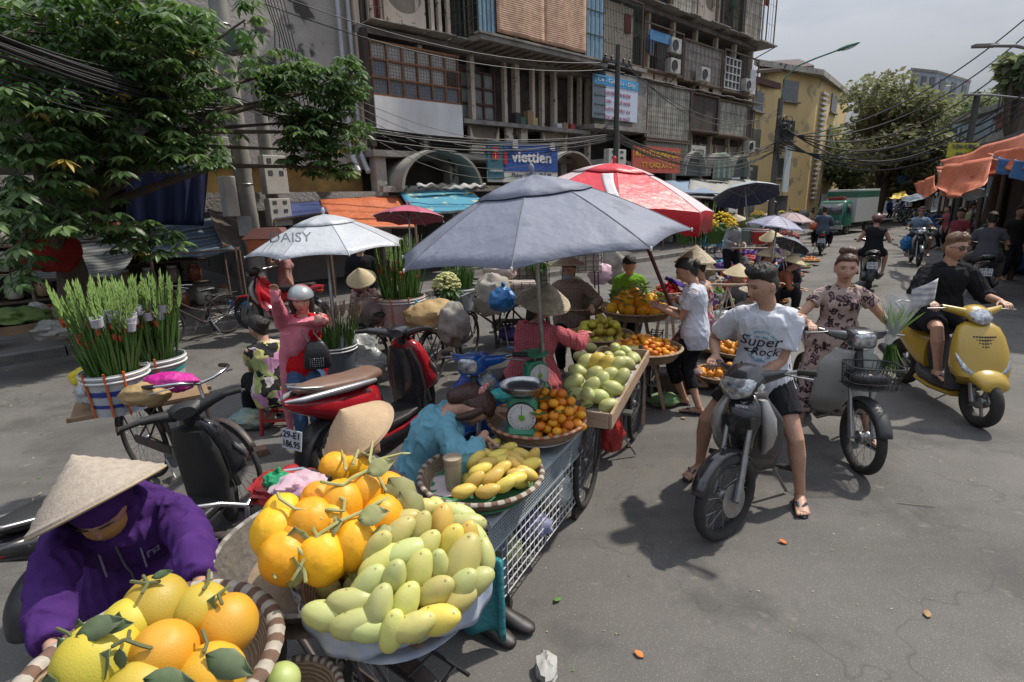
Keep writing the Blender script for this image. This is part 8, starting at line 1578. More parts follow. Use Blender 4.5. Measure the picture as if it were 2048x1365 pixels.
# ================================================================ LEFT PAVEMENT GOODS
JC = [M('jar_goods_' + n,c,.3,c2=c2,ns=16,nd=0,spec=.7) for n,c,c2 in (('tan',(.35,.25,.14),(.2,.12,.06)),('white',(.5,.47,.42),(.3,.27,.2)),('red',(.32,.06,.03),(.2,.1,.05)),('pale',(.42,.38,.3),(.25,.2,.14)))]; DARKW = M('wood_dark',(.07,.05,.035),.85)
jn = 0
for row,(z,m) in enumerate(((.14,10),(.62,9),(1.12,8),(1.62,7))):
	for k in range(m):
		c = FP(-.6 + k*.42,z,13.3 - .45*(row == 0)); k_ = random.choice(JC); th = thing('storage_jar','clear storage jar of dried goods on the dark shop shelves behind the pole','jar',c,'storage jars on the left shop shelves'); r_ = .15 if row < 1 else .13
		g = MB(); g.lathe([(r_*.8,0),(r_,.03),(r_,.26),(r_*.7,.31),(.01,.31)],c,ZZ,14); g.build('glass',k_,th); g = MB(); g.lathe([(r_*.72,.30),(r_*.72,.36),(.01,.36)],c,ZZ,14); g.build('lid',JC[2] if random.random() < .3 else WHITEP,th)
bk_ = G(483,632,.16); BT = bucket('sky blue plastic bucket with white handle on the left pavement',bk_ + ZZ*.3,.17,.28,M('bucket_blue',(.03,.20,.48),.35),rim=M('bucket_blue',(0,0,0))); g = MB(); a = bk_ + ZZ*.3; g.tube([a - X_*.17,a + V((-.1,-.14,-.08)),a + V((.1,-.14,-.08)),a + X_*.17],.008,6); g.build('bucket_handle',WHITEP,BT)
mbR,_ = motorbike('red moped parked on the left pavement beside the sky blue bucket',REDB,BLKBODY,BLKSEAT,kind='wave',spokes=20); pose(mbR,G(560,672,.1) + V((-.1,.35,0)),285)
dup(bk,G(370,690,.0) + V((.1,.3,0)),205,'dark bicycle leaning at the kerb right of the gladioli')
for i,(x,y,z,m_,r_,l_) in enumerate(((30,640,.75,(.10,.16,.03),(.45,.3,.16),'heap of leafy greens in a wide basket on the left stone wall'),(100,660,.62,(.30,.30,.28),(.28,.18,.12),'pale folded sheets on the left stone wall'),(120,640,.68,(.34,.26,.18),(.2,.15,.2),'tan cloth bundle behind the gladioli'),(75,620,.7,(.4,.4,.38),(.14,.1,.12),'small pale box-shaped bundle on the left wall'))):
	bag('bundle',l_,G(x,y,z),r_,M('bundle_%s' % 'abcd'[i],m_,.8,c2=tuple(q*.5 for q in m_),ns=14,nd=0,bump=.6,bs=14),60 + i,'bundle',knot=False,amp=.4)
g = MB(); c = G(30,660,.62); g.lathe([(.5,.12),(.42,0),(.01,-.01),(.01,.02),(.40,.03),(.48,.12)],c,ZZ,28); g.build('basket',WOVEN,None,loc=c,label='wide shallow basket under the leafy greens at the left edge',category='basket')
bag('cloth','dark red cloth hanging behind the leaves at the left edge',D(95,500,10.8),(.5,.1,.35),cloth('dull_red',(.20,.02,.015)),71,'cloth',knot=False)
g = MB(); c = D(540,492,9.6); g.box(c,(.30,.15,.12)); o = g.build('shrine_box',M('shrine_red',(.30,.05,.03),.6,c2=(.35,.12,.02),ns=9),None,smooth=False,loc=c,bevel=.01,label='small red shrine box fixed to the concrete pole under the silver umbrella',category='shrine')
g = MB(); g.prism([c + V((-.36,-.18,.12)),c + V((.36,-.18,.12)),c + V((.2,-.05,.28)),c + V((-.2,-.05,.28))],V((0,.25,0))); g.build('roof',M('shrine_roof',(.14,.05,.04),.7),o,smooth=False)
# ================================================================ FAR STREET
def gnd(x,d): v = ray(x,400); v.z = 0; v.normalize(); return v*d
def ztop(x,y,p): d = ray(x,y); h = V((d.x,d.y,0)).length; return CAM_H + d.z / h*V((p.x,p.y,0)).length
def block(label,xl,xc,xr,y0,d,dl,dr,m,floors=3,roof=None,over=.3,win=GLASSD,name='house',wins=True,cols=(4,3)):
	C_,A_,B_ = gnd(xc,d),gnd(xl,dl),gnd(xr,dr); H_ = ztop(xc,y0,C_); Q_ = A_ + B_ - C_; th = thing(name,label,'building',C_); g = MB(); g.prism([A_,C_,B_,Q_],ZZ*H_) if (A_ - C_).cross(B_ - C_).z > 0 else g.prism([Q_,B_,C_,A_],ZZ*H_); g.build('wall',m,th,smooth=False)
	ce = (A_ + B_) / 2; ex = lambda p,k: p + (p - ce).normalized()*k; g = MB(); g.prism([ex(A_,over) + ZZ*H_,ex(C_,over) + ZZ*H_,ex(B_,over) + ZZ*H_,ex(Q_,over) + ZZ*H_],ZZ*.35); g.build('roof',roof or SLAB,th,smooth=False)
	if wins:
		for P0,P1,nc in ((A_,C_,cols[0]),(C_,B_,cols[1])):
			u = (P1 - P0).normalized(); nrm = V((u.y,-u.x,0)); nrm = nrm if nrm.dot(-P0) > 0 else -nrm; L_ = (P1 - P0).length; fh = H_ / floors
			for i in range(nc):
				for j in range(floors):
					c = P0 + u*L_*(i + .5) / nc + ZZ*(fh*(j + .55)); g = MB(); g.box(c + nrm*.03,(min(.9,L_ / nc*.27),.05,fh*.26),u,nrm,ZZ); w_ = g.build('window',win,th,smooth=False); g = MB(); g.box(c + nrm*.09 - ZZ*fh*.28,(min(1.1,L_ / nc*.33),.12,.05),u,nrm,ZZ); g.build('sill',SLAB,w_,smooth=False)
	return th,C_,A_,B_,H_
YW = M('wall_ochre_yellow',(.74,.55,.26),.85,c2=(.56,.41,.2),ns=.7,nd=.0,detail=9,stretch=(1,1,.3),spots=((.36,.29,.18),.9,.58)); GW = M('wall_grey_blue',(.30,.33,.36),.85,c2=(.22,.25,.28),ns=.8); BW = M('wall_beige',(.42,.36,.28),.85,c2=(.28,.24,.19),ns=.8); RW = M('wall_dark_red',(.22,.05,.05),.8); LW = M('wall_pale_blue',(.32,.40,.46),.8,c2=(.24,.3,.36),ns=.8)
th,C_,A_,B_,H_ = block('tall yellow building with deep concrete eaves beyond the lamp pole',1500,1612,1672,160,46,40,56,YW,4,CONC,1.0,cols=(1,1))
u = (B_ - C_).normalized(); g = MB()
for i in range(22): z = H_*(.18 + .035*i); g.box(C_ + u*1.6 + V((u.y,-u.x,0))*.12*(1 if V((u.y,-u.x,0)).dot(-C_) > 0 else -1) + ZZ*z,(.75,.10,.07),u,V((u.y,-u.x,0)),V((0,0,1)))
g.build('louvre',M('louvre_white',(.5,.5,.48),.7),th,smooth=False)
block('open framed roof house with red ridge behind the apartment block',1480,1548,1602,190,44,38,50,YW,4,M('roof_red_rust',(.13,.06,.05),.8),1.2,cols=(2,1))
g = MB(); a,b,c_ = gnd(1490,38) + ZZ*ztop(1490,150,gnd(1490,38)),gnd(1600,46) + ZZ*ztop(1600,140,gnd(1600,46)),gnd(1545,52) + ZZ*ztop(1545,128,gnd(1545,52)); g.prism([a,b,c_ + (b - a)*.3,c_ - (b - a)*.3],ZZ*.18); g.build('roof_sheet',M('roof_sheet_red',(.05,.028,.025),.8),None,smooth=False,loc=a,label='red tin roof sheet on posts above the framed house',category='roof')
FB = [('modern grey block with glass balconies far behind the street trees',1785,1835,1900,152,105,100,118,GW,6),('dim grey house at the end of the street left of the truck',1560,1600,1650,300,52,48,60,BW,2),('low beige shop row behind the green truck',1650,1720,1780,330,78,70,86,BW,2),('plain shop row under the far trees',1770,1830,1880,345,70,66,74,GW,2),('house with flat canopy right of the dark green tree',1880,1930,1985,235,46,50,42,LW,3),('narrow dark red house above the right stalls',1960,1978,2000,170,40,44,38,RW,4),('grey blue narrow tower at the right edge',1985,2004,2025,130,32,35,30,GW,5),('yellow fronted building at the far right edge',2014,2034,2100,20,36,40,32,YW,6),('pale blue house low behind the yellow sign',1900,1940,1990,290,36,40,33,LW,2),('wide beige block filling the far end of the road',1680,1800,1990,335,120,115,120,BW,3)]
for a in FB: block(*a,cols=(3,3))
def far_tree(label,cx,y0,y1,d,rx,m,n,seed,ry=None):
	random.seed(seed); b = gnd(cx,d); z0,z1 = ztop(cx,y1,b),ztop(cx,y0,b); th = thing('street_tree',label,'tree',b); g = MB(); zc = (z0 + z1) / 2; g.tube([b,b + ZZ*z0*.6 + V((.3,0,0)),b + ZZ*zc],[.45,.35,.2],10)
	CL = []
	for k in range(16):
		a = rr(0,6.28); c = b + V((math.cos(a)*rx*rr(.2,.75),math.sin(a)*rx*rr(.2,.75),z0 + (z1 - z0)*rr(.12,.9))); CL.append(c); g.tube([b + ZZ*(z0*.7),b.lerp(c,.5) + ZZ*c.z*.2,c],[.16,.08,.03],6)
	g.build('trunk',BARK,th); g = MB(); lf = .45
	for i in range(n):
		c = random.choice(CL); a = rr(0,6.28); zz = rr(-1,1); q = math.sqrt(1 - zz*zz); R_ = rx*.42*rr(.5,1.05); p = c + V((q*math.cos(a)*R_,q*math.sin(a)*R_,zz*R_*.7)); g.mi = 1 if random.random() < .3 else 0
		d_ = V((rr(-1,1),rr(-1,1),rr(-.8,.5))).normalized(); s_ = V((rr(-1,1),rr(-1,1),rr(-.6,.6))); s_ = (s_ - d_*s_.dot(d_)).normalized(); w_ = lf*rr(.6,1.2); g.add([p,p + d_*w_*.5 + s_*w_*.28,p + d_*w_,p + d_*w_*.5 - s_*w_*.28],[(0,1,2,3)])
	g.build('crown',m,th)
FT1 = [M('far_leaf_olive',(.17,.18,.10),.7,c2=(.25,.21,.13),ns=.7,nd=.2),M('far_leaf_brown',(.30,.24,.14),.7,c2=(.22,.24,.12),ns=1)]; FT2 = [M('far_leaf_dark',(.13,.18,.09),.7,c2=(.19,.23,.12),ns=.8),M('far_leaf_mid',(.16,.21,.09),.7)]  # leaf colours lightened to stand in for distance haze
[leafy(m_,.4,(.24,.27,.13)) for m_ in FT1 + FT2]
far_tree('olive brown street tree beyond the yellow building',1752,178,340,44,3.9,FT1,6500,31); far_tree('darker green street tree right of the olive one',1850,200,350,56,4.3,FT2,6500,32); far_tree('bushy yellowish tree low in front of the street end',1830,285,385,47,3.6,FT1,5000,33); far_tree('small dark tree between yellow building and truck',1690,250,380,52,3.2,FT2,4000,34); far_tree('tuft of green foliage on the right edge house',1992,120,175,30,.9,FT2,900,35)
# truck
def lbox(th,name,c,h,m,bevel=.02): g = MB(); g.box(c,h); return g.build(name,m,th,smooth=False,bevel=bevel)
tk = local_thing('delivery_truck','green cabbed delivery truck with a white box body coming up the street','truck'); TGN = M('truck_green',(.02,.15,.09),.35,coat=.4); TWH = M('truck_white',(.58,.60,.58),.5)
lbox(tk,'cargo_box',V((-1.4,0,1.95)),(2.1,1.0,1.15),TWH,.03); lbox(tk,'cargo_stripe',V((-1.4,0,2.75)),(2.105,1.005,.22),TGN,.01)
g = MB(); g.loft([(V((1.75,0,.6)),Y_*.95,X_*.85,8),(V((1.80,0,1.1)),Y_*.95,X_*.85,8),(V((1.75,0,1.55)),Y_*.93,X_*.80,8),(V((1.65,0,2.25)),Y_*.86,X_*.62,8),(V((1.6,0,2.35)),Y_*.78,X_*.5,8)],28); g.build('cab',TGN,tk)
g = MB(); g.add([V((2.60,-.78,1.45)),V((2.60,.78,1.45)),V((2.31,.72,2.15)),V((2.31,-.72,2.15))],[(0,1,2,3)]); g.build('windscreen',GLASSD,tk,solid=.03)
for q in (-1,1): g = MB(); g.add([V((1.35,q*.955,1.5)),V((2.2,q*.955,1.5)),V((2.05,q*.90,2.1)),V((1.35,q*.90,2.1))],[(0,1,2,3)]); g.build('side_window',GLASSD,tk,solid=.03); lbox(tk,'headlight',V((2.62,q*.65,.92)),(.04,.16,.1),M('lamp_glass',(0,0,0))); g = MB(); g.bar(V((2.4,q*.95,1.9)),V((2.5,q*1.15,1.9)),.03); g.box(V((2.5,q*1.17,1.7)),(.03,.08,.18)); g.build('mirror',BLACKP,tk,smooth=False)
lbox(tk,'bumper',V((2.66,0,.55)),(.08,.95,.14),M('bumper_grey',(.4,.4,.38),.5)); lbox(tk,'cab_sign',V((1.6,0,2.48)),(.25,.5,.12),M('sign_red_dull',(.3,.04,.03),.6)); lbox(tk,'chassis',V((0,0,.62)),(2.6,.4,.12),DARKM)
for x in (1.75,-1.9):
	for q in (-1,1): wheel(tk,V((x,q*.85,.42)),.42,.11,cast=True,hub=.12,rimm=STEEL,hubw=.2)
tkp = gnd(1692,34); pose(tk,tkp,math.degrees(math.atan2(-tkp.x,-tkp.y)) + 20,scale=.72)
# ---------------------------------------------------------------- right hand market stalls
random.seed(44)
rs = thing('market_hall','long grey tin-roofed market hall along the right edge','market hall',gnd(2000,16)); a,b = gnd(1868,34),gnd(2200,11.5); dd = (b - a).normalized(); nr = V((dd.y,-dd.x,0)); nr = nr if nr.x > 0 else -nr
z1,z2 = ztop(1868,325,a),ztop(2048,258,gnd(2048,15.5)); g = MB(); g.prism([a + ZZ*(z1 - .5),b + ZZ*(z2 - .5),b + ZZ*z2,a + ZZ*z1],nr*.12); g.build('fascia',stripes('fascia_grey',[(.42,.43,.46),(.30,.31,.34)],5,'Y',.6,ns=3),rs,smooth=False)
g = MB(); g.prism([a + ZZ*z1,b + ZZ*z2,b + nr*6 + ZZ*(z2 + .5),a + nr*6 + ZZ*(z1 + .5)],ZZ*.08); g.build('roof',M('roof_tin_dark',(.12,.12,.13),.6),rs,smooth=False)
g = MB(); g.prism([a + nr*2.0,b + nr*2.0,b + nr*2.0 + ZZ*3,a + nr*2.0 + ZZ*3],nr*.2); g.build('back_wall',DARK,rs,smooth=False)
for i in range(9): p = a.lerp(b,i / 8) + nr*.25; g = MB(); g.tube([p,p + ZZ*2.9],.06,10); g.build('post',M('post_brown',(.10,.06,.045),.8),rs)
def cloth_sheet(label,pts,m,sag=.25,name='tarp',wr=.06): a_,b_,c_,d_ = pts; g = MB(); g.grid(lambda s,t: a_.lerp(b_,s).lerp(d_.lerp(c_,s),t) - ZZ*(sag*4*s*(1 - s)*t + sag*.6*math.sin(math.pi*t)) + V((wr*math.sin(s*17 + t*4),0,wr*noise.noise(V((s*4,t*4,a_.x))))),28,12); return g.build(name,m,None,loc=a_,solid=.012,label=label,category='tarp')
TO2 = M('tarp_orange_bright',(.62,.17,.07),.5,c2=(.50,.12,.05),ns=2,bump=.4,bs=7); TP2 = M('tarp_peach',(.60,.28,.19),.55,c2=(.5,.2,.13),ns=2); TB2 = M('tarp_blue_bright',(.05,.17,.38),.5,c2=(.04,.12,.28),ns=3)
cloth_sheet('large orange tarp sagging over the front stall at the right',[D(1872,335,20),D(1995,310,14.5),D(1960,372,13.0),D(1875,372,18)],TO2,.22); cloth_sheet('long orange tarp canopy over the stalls behind the man in the grey shirt',[D(1880,322,22),D(2070,262,13.5),D(2075,330,11.5),D(1890,352,19)],TO2,.12); cloth_sheet('peach side flap of the large orange tarp',[D(1874,340,19.5),D(1905,345,18),D(1935,385,16),D(1885,392,18.5)],TP2,.1)
cloth_sheet('orange tarp at the right edge above the blue one',[D(1975,308,13),D(2080,290,10.5),D(2080,330,10),D(1990,318,12)],TO2,.1); cloth_sheet('blue tarp under the orange one at the right edge',[D(1985,312,12.2),D(2080,328,9.8),D(2085,352,9.4),D(2000,338,11.6)],TB2,.1)
cloth_sheet('small orange tarp far left of the hall',[D(1828,368,30),D(1872,350,27),D(1872,380,25),D(1838,378,29)],TO2,.3); cloth_sheet('pale blue tarp strip behind the market hall end',[D(1915,380,20),D(1975,375,16),D(1970,392,16),D(1925,390,19)],M('tarp_pale_blue',(.25,.40,.48),.6),.1)
cloth_sheet('yellow parasol cloth far down the street',[D(1785,388,40),D(1812,382,40),D(1815,392,38),D(1780,396,38)],M('tarp_yellow',(.65,.45,.05),.6),.1); cloth_sheet('white and blue tarp far down the street',[D(1800,395,36),D(1850,385,33),D(1850,396,32),D(1805,402,35)],M('tarp_white_blue',(.42,.48,.52),.6),.1)
cloth_sheet('bright blue cloth hanging far behind the yellow parasol',[D(1795,352,44),D(1822,350,44),D(1822,368,44),D(1795,368,44)],TB2,.05)
ys = gnd(1908,24); g = MB(); z0,z1 = ztop(1908,316,ys),ztop(1908,288,ys); sgn = thing('shop_sign','small yellow sign above the right market hall','sign',ys + ZZ*z0); c = ys + ZZ*(z0 + z1) / 2; g.box(c,(.5,.03,(z1 - z0) / 2),_rt,V((0,1,0)),ZZ); g.build('board',M('sign_yellow',(.55,.50,.05),.6),sgn,smooth=False)
g = MB(); lettering(g,'THỊNH VƯỢNG',.2,c + V((0,-.05,.1)),_rt,ZZ,.8); lettering(g,'0912',.16,c + V((0,-.05,-.14)),_rt,ZZ,.5); g.build('lettering',DKB,sgn,smooth=False); g = MB(); g.bar(ys + ZZ*0,ys + ZZ*z0,.06); g.build('post',DARKM,sgn)
for (x,y,d,l_) in ((2030,92,15,'grey street lamp at the top right edge'),(1975,190,26,'smaller grey street lamp over the right stalls')):
	e_ = D(x,y,d); s_ = D(x - 60*15 / d,y,d); b_ = V((e_.x + .1*d,e_.y,0)); th = thing('street_lamp',l_,'street lamp',b_); g = MB(); g.tube([b_,V((b_.x,b_.y,e_.z - .3)),e_,s_],[.06,.05,.035,.03],8); g.build('arm',M('lamp_grey',(.2,.2,.2),.6),th); g = MB(); g.box(s_,(.22,.07,.03)); g.build('lamp_head',M('lamp_grey',(0,0,0)),th,smooth=False,bevel=.01)
pr = gnd(1918,26); pole('dark steel pole with a flat canopy behind the dark green tree',pr,ztop(1918,190,pr),.12,.1,M('pole_dark',(0,0,0)))
# goods under the right stalls
for i in range(16):
	p = a.lerp(b,.15 + .045*i) + nr*rr(.6,1.8); c = V((p.x,p.y,.35)); m_ = random.choice([LAUND[1],LAUND[0],LAUND[4],BAGC,M('goods_green',(.06,.14,.04),.8),M('goods_pink',(.35,.08,.14),.7)]); bag('goods_bundle','dim bundle of goods piled in the shade of the right market hall',c,(rr(.3,.5),rr(.25,.4),rr(.3,.5)),m_,80 + i,'bundle','goods piled in the right hall',knot=False,amp=.5)
# ================================================================ RIDERS AND PEOPLE FARTHER UP THE STREET
def rider(label,px,py,z,heading,veh,topm,botm,s=1.,hair='short',helmet=None,dist=None,fem=False,sleeve=.6,seat=.80,vox=.011,face=False,hy=0,botlen=1.9,shoes='flip',back=-.2):
	o = G(px,py,z); o.z = 0; W = lambda p: wl(o,heading,p); gr = W(V((.20,-.30,1.05))),W(V((.20,.30,1.05))); pel = W(V((back,0,seat)))
	p_,P_ = person(label,W(V((back,0,0))),pel,heading,lean=5,lean2=9,hy=hy,s=s,fem=fem,hands={1: (gr[0] - az(heading)*.05,az(heading),-ZZ,.5),-1: (gr[1] - az(heading)*.05,az(heading),-ZZ,.5)},elb={1: -ZZ + az(heading + 90)*.5,-1: -ZZ + az(heading - 90)*.5},
		feet={1: (W(V((.12,-.25,.33))),heading),-1: (W(V((.12,.25,.33))),heading)},knee={1: az(heading + 25) + ZZ*.4,-1: az(heading - 25) + ZZ*.4},top=dict(mat=topm,sleeve=sleeve,off=.026,sl_off=.02),bot=dict(mat=botm,len=botlen,off=.018),hair=hair,vox=vox,face=face,shoes=shoes)
	if helmet: g = MB(); g.ell(P_['H2'](0,-.01,.035),(.11,.13,.11),P_['hrt'],P_['hf'],P_['hu'],20,12,fn=lambda x,y,z: 1. if z > -.1 else .82); g.build('helmet',helmet,p_)
	return o,W
HM1,HM2 = M('helmet_brown',(.20,.09,.08),.3),M('helmet_white',(.5,.5,.5),.3); GRYT = cloth('grey_shirt',(.09,.095,.11)); BLUT = cloth('pale_blue_tee',(.20,.28,.38)); DKT = cloth('dark_jacket',(.045,.055,.075))
o,W = rider('man in a black sleeveless top and shorts riding away, seen from behind',1735,572,0,32,None,blackc,blacks,hair='short',helmet=HM1,sleeve=.1,botlen=.75,seat=.84)
m14,_ = scooter('black scooter with pale number plate riding away in mid street',BLKBODY,BLKBODY,BLKSEAT,style='big',plate_txt=('29-K1','257.54')); pose(m14,o,32)
o,W = rider('man in a pale blue T-shirt and maroon helmet riding toward the camera',1828,528,0,208,None,BLUT,blacks,helmet=HM1,seat=.84,botlen=.8)
m15,_ = motorbike('dark sport motorbike with blue bag coming toward the camera',M('paint_dark_green_grey',(.10,.13,.13),.3,coat=.3),BLKBODY,BLKSEAT,plate_txt=None,mirrors=True); pose(m15,o,208); bag('plastic_bag','bright blue bag hanging from the approaching sport motorbike',W(V((.2,-.3,.6))),(.16,.12,.2),M('bag_bright_blue',(0,0,0)),99)
o,W = rider('rider in a dark jacket and helmet with a passenger, riding away beside the fruit row',1640,508,0,30,None,DKT,blackc,helmet=M('helmet_black',(.03,.03,.035),.3),sleeve=1.9,seat=.82,back=-.05); m16 = dup(mb1,o,30,'dark motorbike carrying two people away beside the fruit row'); plate(m16,V((-.93,0,.53)),-Y_,ZZ,('29-X5','308.12'))
pel = W(V((-.42,0,.86))); person('passenger in a slate jacket with an orange bag on the motorbike riding away',W(V((-.42,0,0))),pel,30,lean=3,s=1.,feet={1: (W(V((-.2,-.25,.33))),30),-1: (W(V((-.2,.25,.33))),30)},knee={1: az(55) + ZZ*.4,-1: az(5) + ZZ*.4},top=dict(mat=cloth('slate',(.07,.10,.13)),sleeve=1.9,off=.035),bot=dict(mat=blackc,len=1.9),hair='short',vox=.012,face=False,hands={1: (W(V((-.1,-.2,1.0))),az(30),-ZZ,.5),-1: (W(V((-.1,.2,1.0))),az(30),-ZZ,.5)})
bag('bag','orange red bag at the side of the slate jacket passenger',W(V((-.35,.28,1.0))),(.15,.12,.16),TO2,98)
o,W = rider('man in a grey shirt seated on a scooter facing the right stalls, seen from behind',1955,590,0,38,None,GRYT,M('trousers_grey',(.10,.095,.09),.9),seat=.86,sleeve=.7); m13 = dup(m14,o,38,'dark scooter with number plate under the man in the grey shirt')
# pedestrians and parked motorbikes down the street
random.seed(51)
PP = [(1775,440,1.0,(.03,.06,.3),'pedestrian in deep blue walking away down the street'),(1802,436,1.,(.05,.05,.06),'pedestrian in black beside the far parked motorbikes'),(1748,428,1.,(.3,.3,.3),'distant figure in pale grey behind the blue pedestrian'),(1600,440,.95,(.05,.06,.06),'figure in dark clothes standing behind the dusty pink umbrella'),(1905,545,1.,(.3,.05,.08),'shopper in a red top in the shade of the right stalls'),(2010,560,1.05,(.02,.02,.02),'person in black standing between the right stalls'),(1925,500,1.,(.35,.35,.2),'vendor in a yellow patterned top in the right hall'),(1885,500,.95,(.35,.08,.1),'vendor in pink deep in the right hall')]
for x,y,s_,c,l_ in PP:
	o = G(x,y,0); pel = V((o.x,o.y,.84*s_)); yw_ = rr(0,360); person(l_,o,pel,yw_,s=s_,feet=stand_feet(pel,yw_,s_),top=dict(mat=M('top_%d%d' % (x,y),c,.9),sleeve=rr(.5,1.8),off=.02),bot=dict(mat=random.choice([blackc,JEAN,blacks]),len=1.9),hair=random.choice(['short','bun']),vox=.018,face=False)
PK = [(1880,480,300),(1862,470,295),(1850,460,300),(1838,452,300),(1826,446,300),(1815,440,300),(1806,436,300),(1800,432,300),(1900,500,305),(1690,448,60),(1560,468,40),(1575,462,40),(1600,455,40),(1780,430,20),(1760,428,200)]
cols_ = ['nearest of the parked motorbikes at the right hall','second parked motorbike along the right hall','third parked motorbike along the right hall','fourth parked motorbike along the right hall','fifth parked motorbike along the right hall','sixth parked motorbike along the right hall','seventh parked motorbike along the right hall','farthest parked motorbike along the right hall','motorbike parked beside the approaching blue T-shirt rider','motorbike in front of the green truck','motorbike by the canvas awnings beyond the fruit row','second motorbike by the canvas awnings','third motorbike by the canvas awnings','tiny motorbike far down the street','tiny motorbike behind the blue pedestrian']
for i,(x,y,h) in enumerate(PK): dup(random.choice((mb3,mb1,m15)),G(x,y,0),h,cols_[i],'motorbikes parked along the street',skip=('plate',))
for i,(x,y,d) in enumerate(((1745,415,48),(1757,412,52),(1815,410,45),(1642,412,30))): dup(m15,gnd(x,d),210,('white helmeted traffic far left','far motorbike near the street end','far motorbike under the yellow parasol','far motorbike before the truck')[i] + ' coming closer','far traffic')
# ================================================================ FRUIT ROW WITH SHOULDER POLES ALONG THE STREET
random.seed(61)
ROW = [(1500,648,0),(1462,610,1),(1545,600,0),(1432,690,0),(1518,575,1),(1560,570,2),(1585,548,0),(1600,532,3),(1620,520,0),(1475,700,4),(1440,745,4),(1530,625,2)]
GDS = [('mandarins',TG,'tangerine'),('yellow mangoes',MGY,'mango'),('tomatoes',TOM,'orange'),('green vegetables',M('veg_green',(.12,.26,.05),.7,c2=(.2,.34,.1),ns=20),'orange'),('oranges',M('orange_bright',(.75,.30,.02),.45),'orange')]
WH = ['low at the white T-shirt shoulder','beside the folded pole ropes','right of the young man head','under the floral suit person','behind the young man hair','in the middle of the far row','below the striped umbrella','below the half folded umbrella','at the far tip of the row','left of the white sleeve','closest to the red floral suit','above the bare road patch']
for i,(x,y,k) in enumerate(ROW):
	c = G(x,y,.16); nm,m_,kd = GDS[k]; tray('flat bamboo tray of %s %s' % (nm,WH[i]),c,.30,.06,.05,.012,seg=28,**TAN)
	for p in heap(c - ZZ*.03,.25,20,.045,.14,10): fruit(kd,m_,nm.split()[-1].rstrip('s') if k != 3 else 'vegetable',p,'%s in the tray %s' % (nm,WH[i]),nm.split()[-1],'produce in the tray ' + WH[i],None,1.1)
SEL = [(1500,540,9.0,250,(.20,.20,.22),'grey'),(1478,578,8.4,90,(.25,.20,.16),'flat brown'),(1540,470,12,200,(.10,.06,.16),'tall pointed'),(1466,438,13.5,180,(.35,.38,.40),'small distant'),(1512,505,10.6,140,(.08,.04,.18),'yellowed'),(1590,500,13.5,230,(.06,.03,.10),'shaded'),(1560,520,11,120,(.30,.10,.05),'wide pale')]
for i,(x,y,d,yw_,c,w_) in enumerate(SEL):
	hd = D(x,y,d); zz = min(.45,max(.2,hd.z - .62)); pel = V((hd.x,hd.y,hd.z - .62)); person('crouching fruit seller with a %s conical hat in the roadside row' % w_,V((pel.x,pel.y,0)),pel,yw_,s=.9,fem=True,lean=20,hp=25,feet={1: (V((pel.x,pel.y,.08)) + az(yw_ + 25)*.36,yw_),-1: (V((pel.x,pel.y,.08)) + az(yw_ - 25)*.36,yw_)},knee={1: az(yw_ + 15) + ZZ,-1: az(yw_ - 15) + ZZ},hands={1: (pel + az(yw_ + 15)*.42 + ZZ*.1,az(yw_),-ZZ,.4),-1: (pel + az(yw_ - 15)*.42 + ZZ*.1,az(yw_),-ZZ,.4)},top=dict(mat=M('row_top_%d' % x,c,.9),sleeve=1.8,off=.03),bot=dict(mat=blackc,len=1.9,off=.03),hair='bun',vox=.014,face=False,hat=dict(z=.03,r=.215,h=.17,ax=ZZ + V((rr(-.3,.3),rr(-.3,.1),0)),mat=STRAW if i % 2 else M('hat_yellow_pale',(.55,.44,.26),.75)))
CC = [M('clut_%d' % i,c,.8,c2=tuple(q*.6 for q in c),ns=9,nd=.0,bump=.5,bs=14) for i,c in enumerate(((.10,.04,.22),(.55,.14,.03),(.50,.48,.45),(.30,.22,.14),(.04,.22,.38),(.12,.24,.05),(.45,.05,.05),(.08,.08,.09)))]; CN = ['violet','orange','white','tan','cyan','leaf green','red','black']; CW_ = ['by the yellowed hat','behind the rope cradle','between two fruit trays','under the striped umbrella','near the far buckets','behind the young man head','at the road edge of the row','beside the crouching sellers']
for i in range(104):
	x,y = rr(1392,1598),0; y = max(468,715 - (x - 1392)*.92 - rr(5,190)*(1 - (x - 1392) / 330)); k = random.randrange(8); bag('bundle','%s bundle %s in the market row' % (CN[k],random.choice(CW_)),G(x,y,.18),(rr(.14,.28),rr(.12,.25),rr(.12,.26)),CC[k],200 + i,'bundle','bundles in the market row',knot=i % 2 == 0,amp=.4)
glad_src = [o for o in COL.objects if o.name.startswith('flower_bundle') and o.parent is None]; mum_src = [o for o in COL.objects if o.name.startswith('flower_bunch') and o.parent is None]
WB = ['left of the floral suit','below the red valance','by the cyan bag','near the grey white sack','before the dark blue skirt umbrella','beside the red bucket','behind the striped umbrella','at the dusty pink umbrella','under the canvas awning','by the kerb stones','at the lamp pole foot']
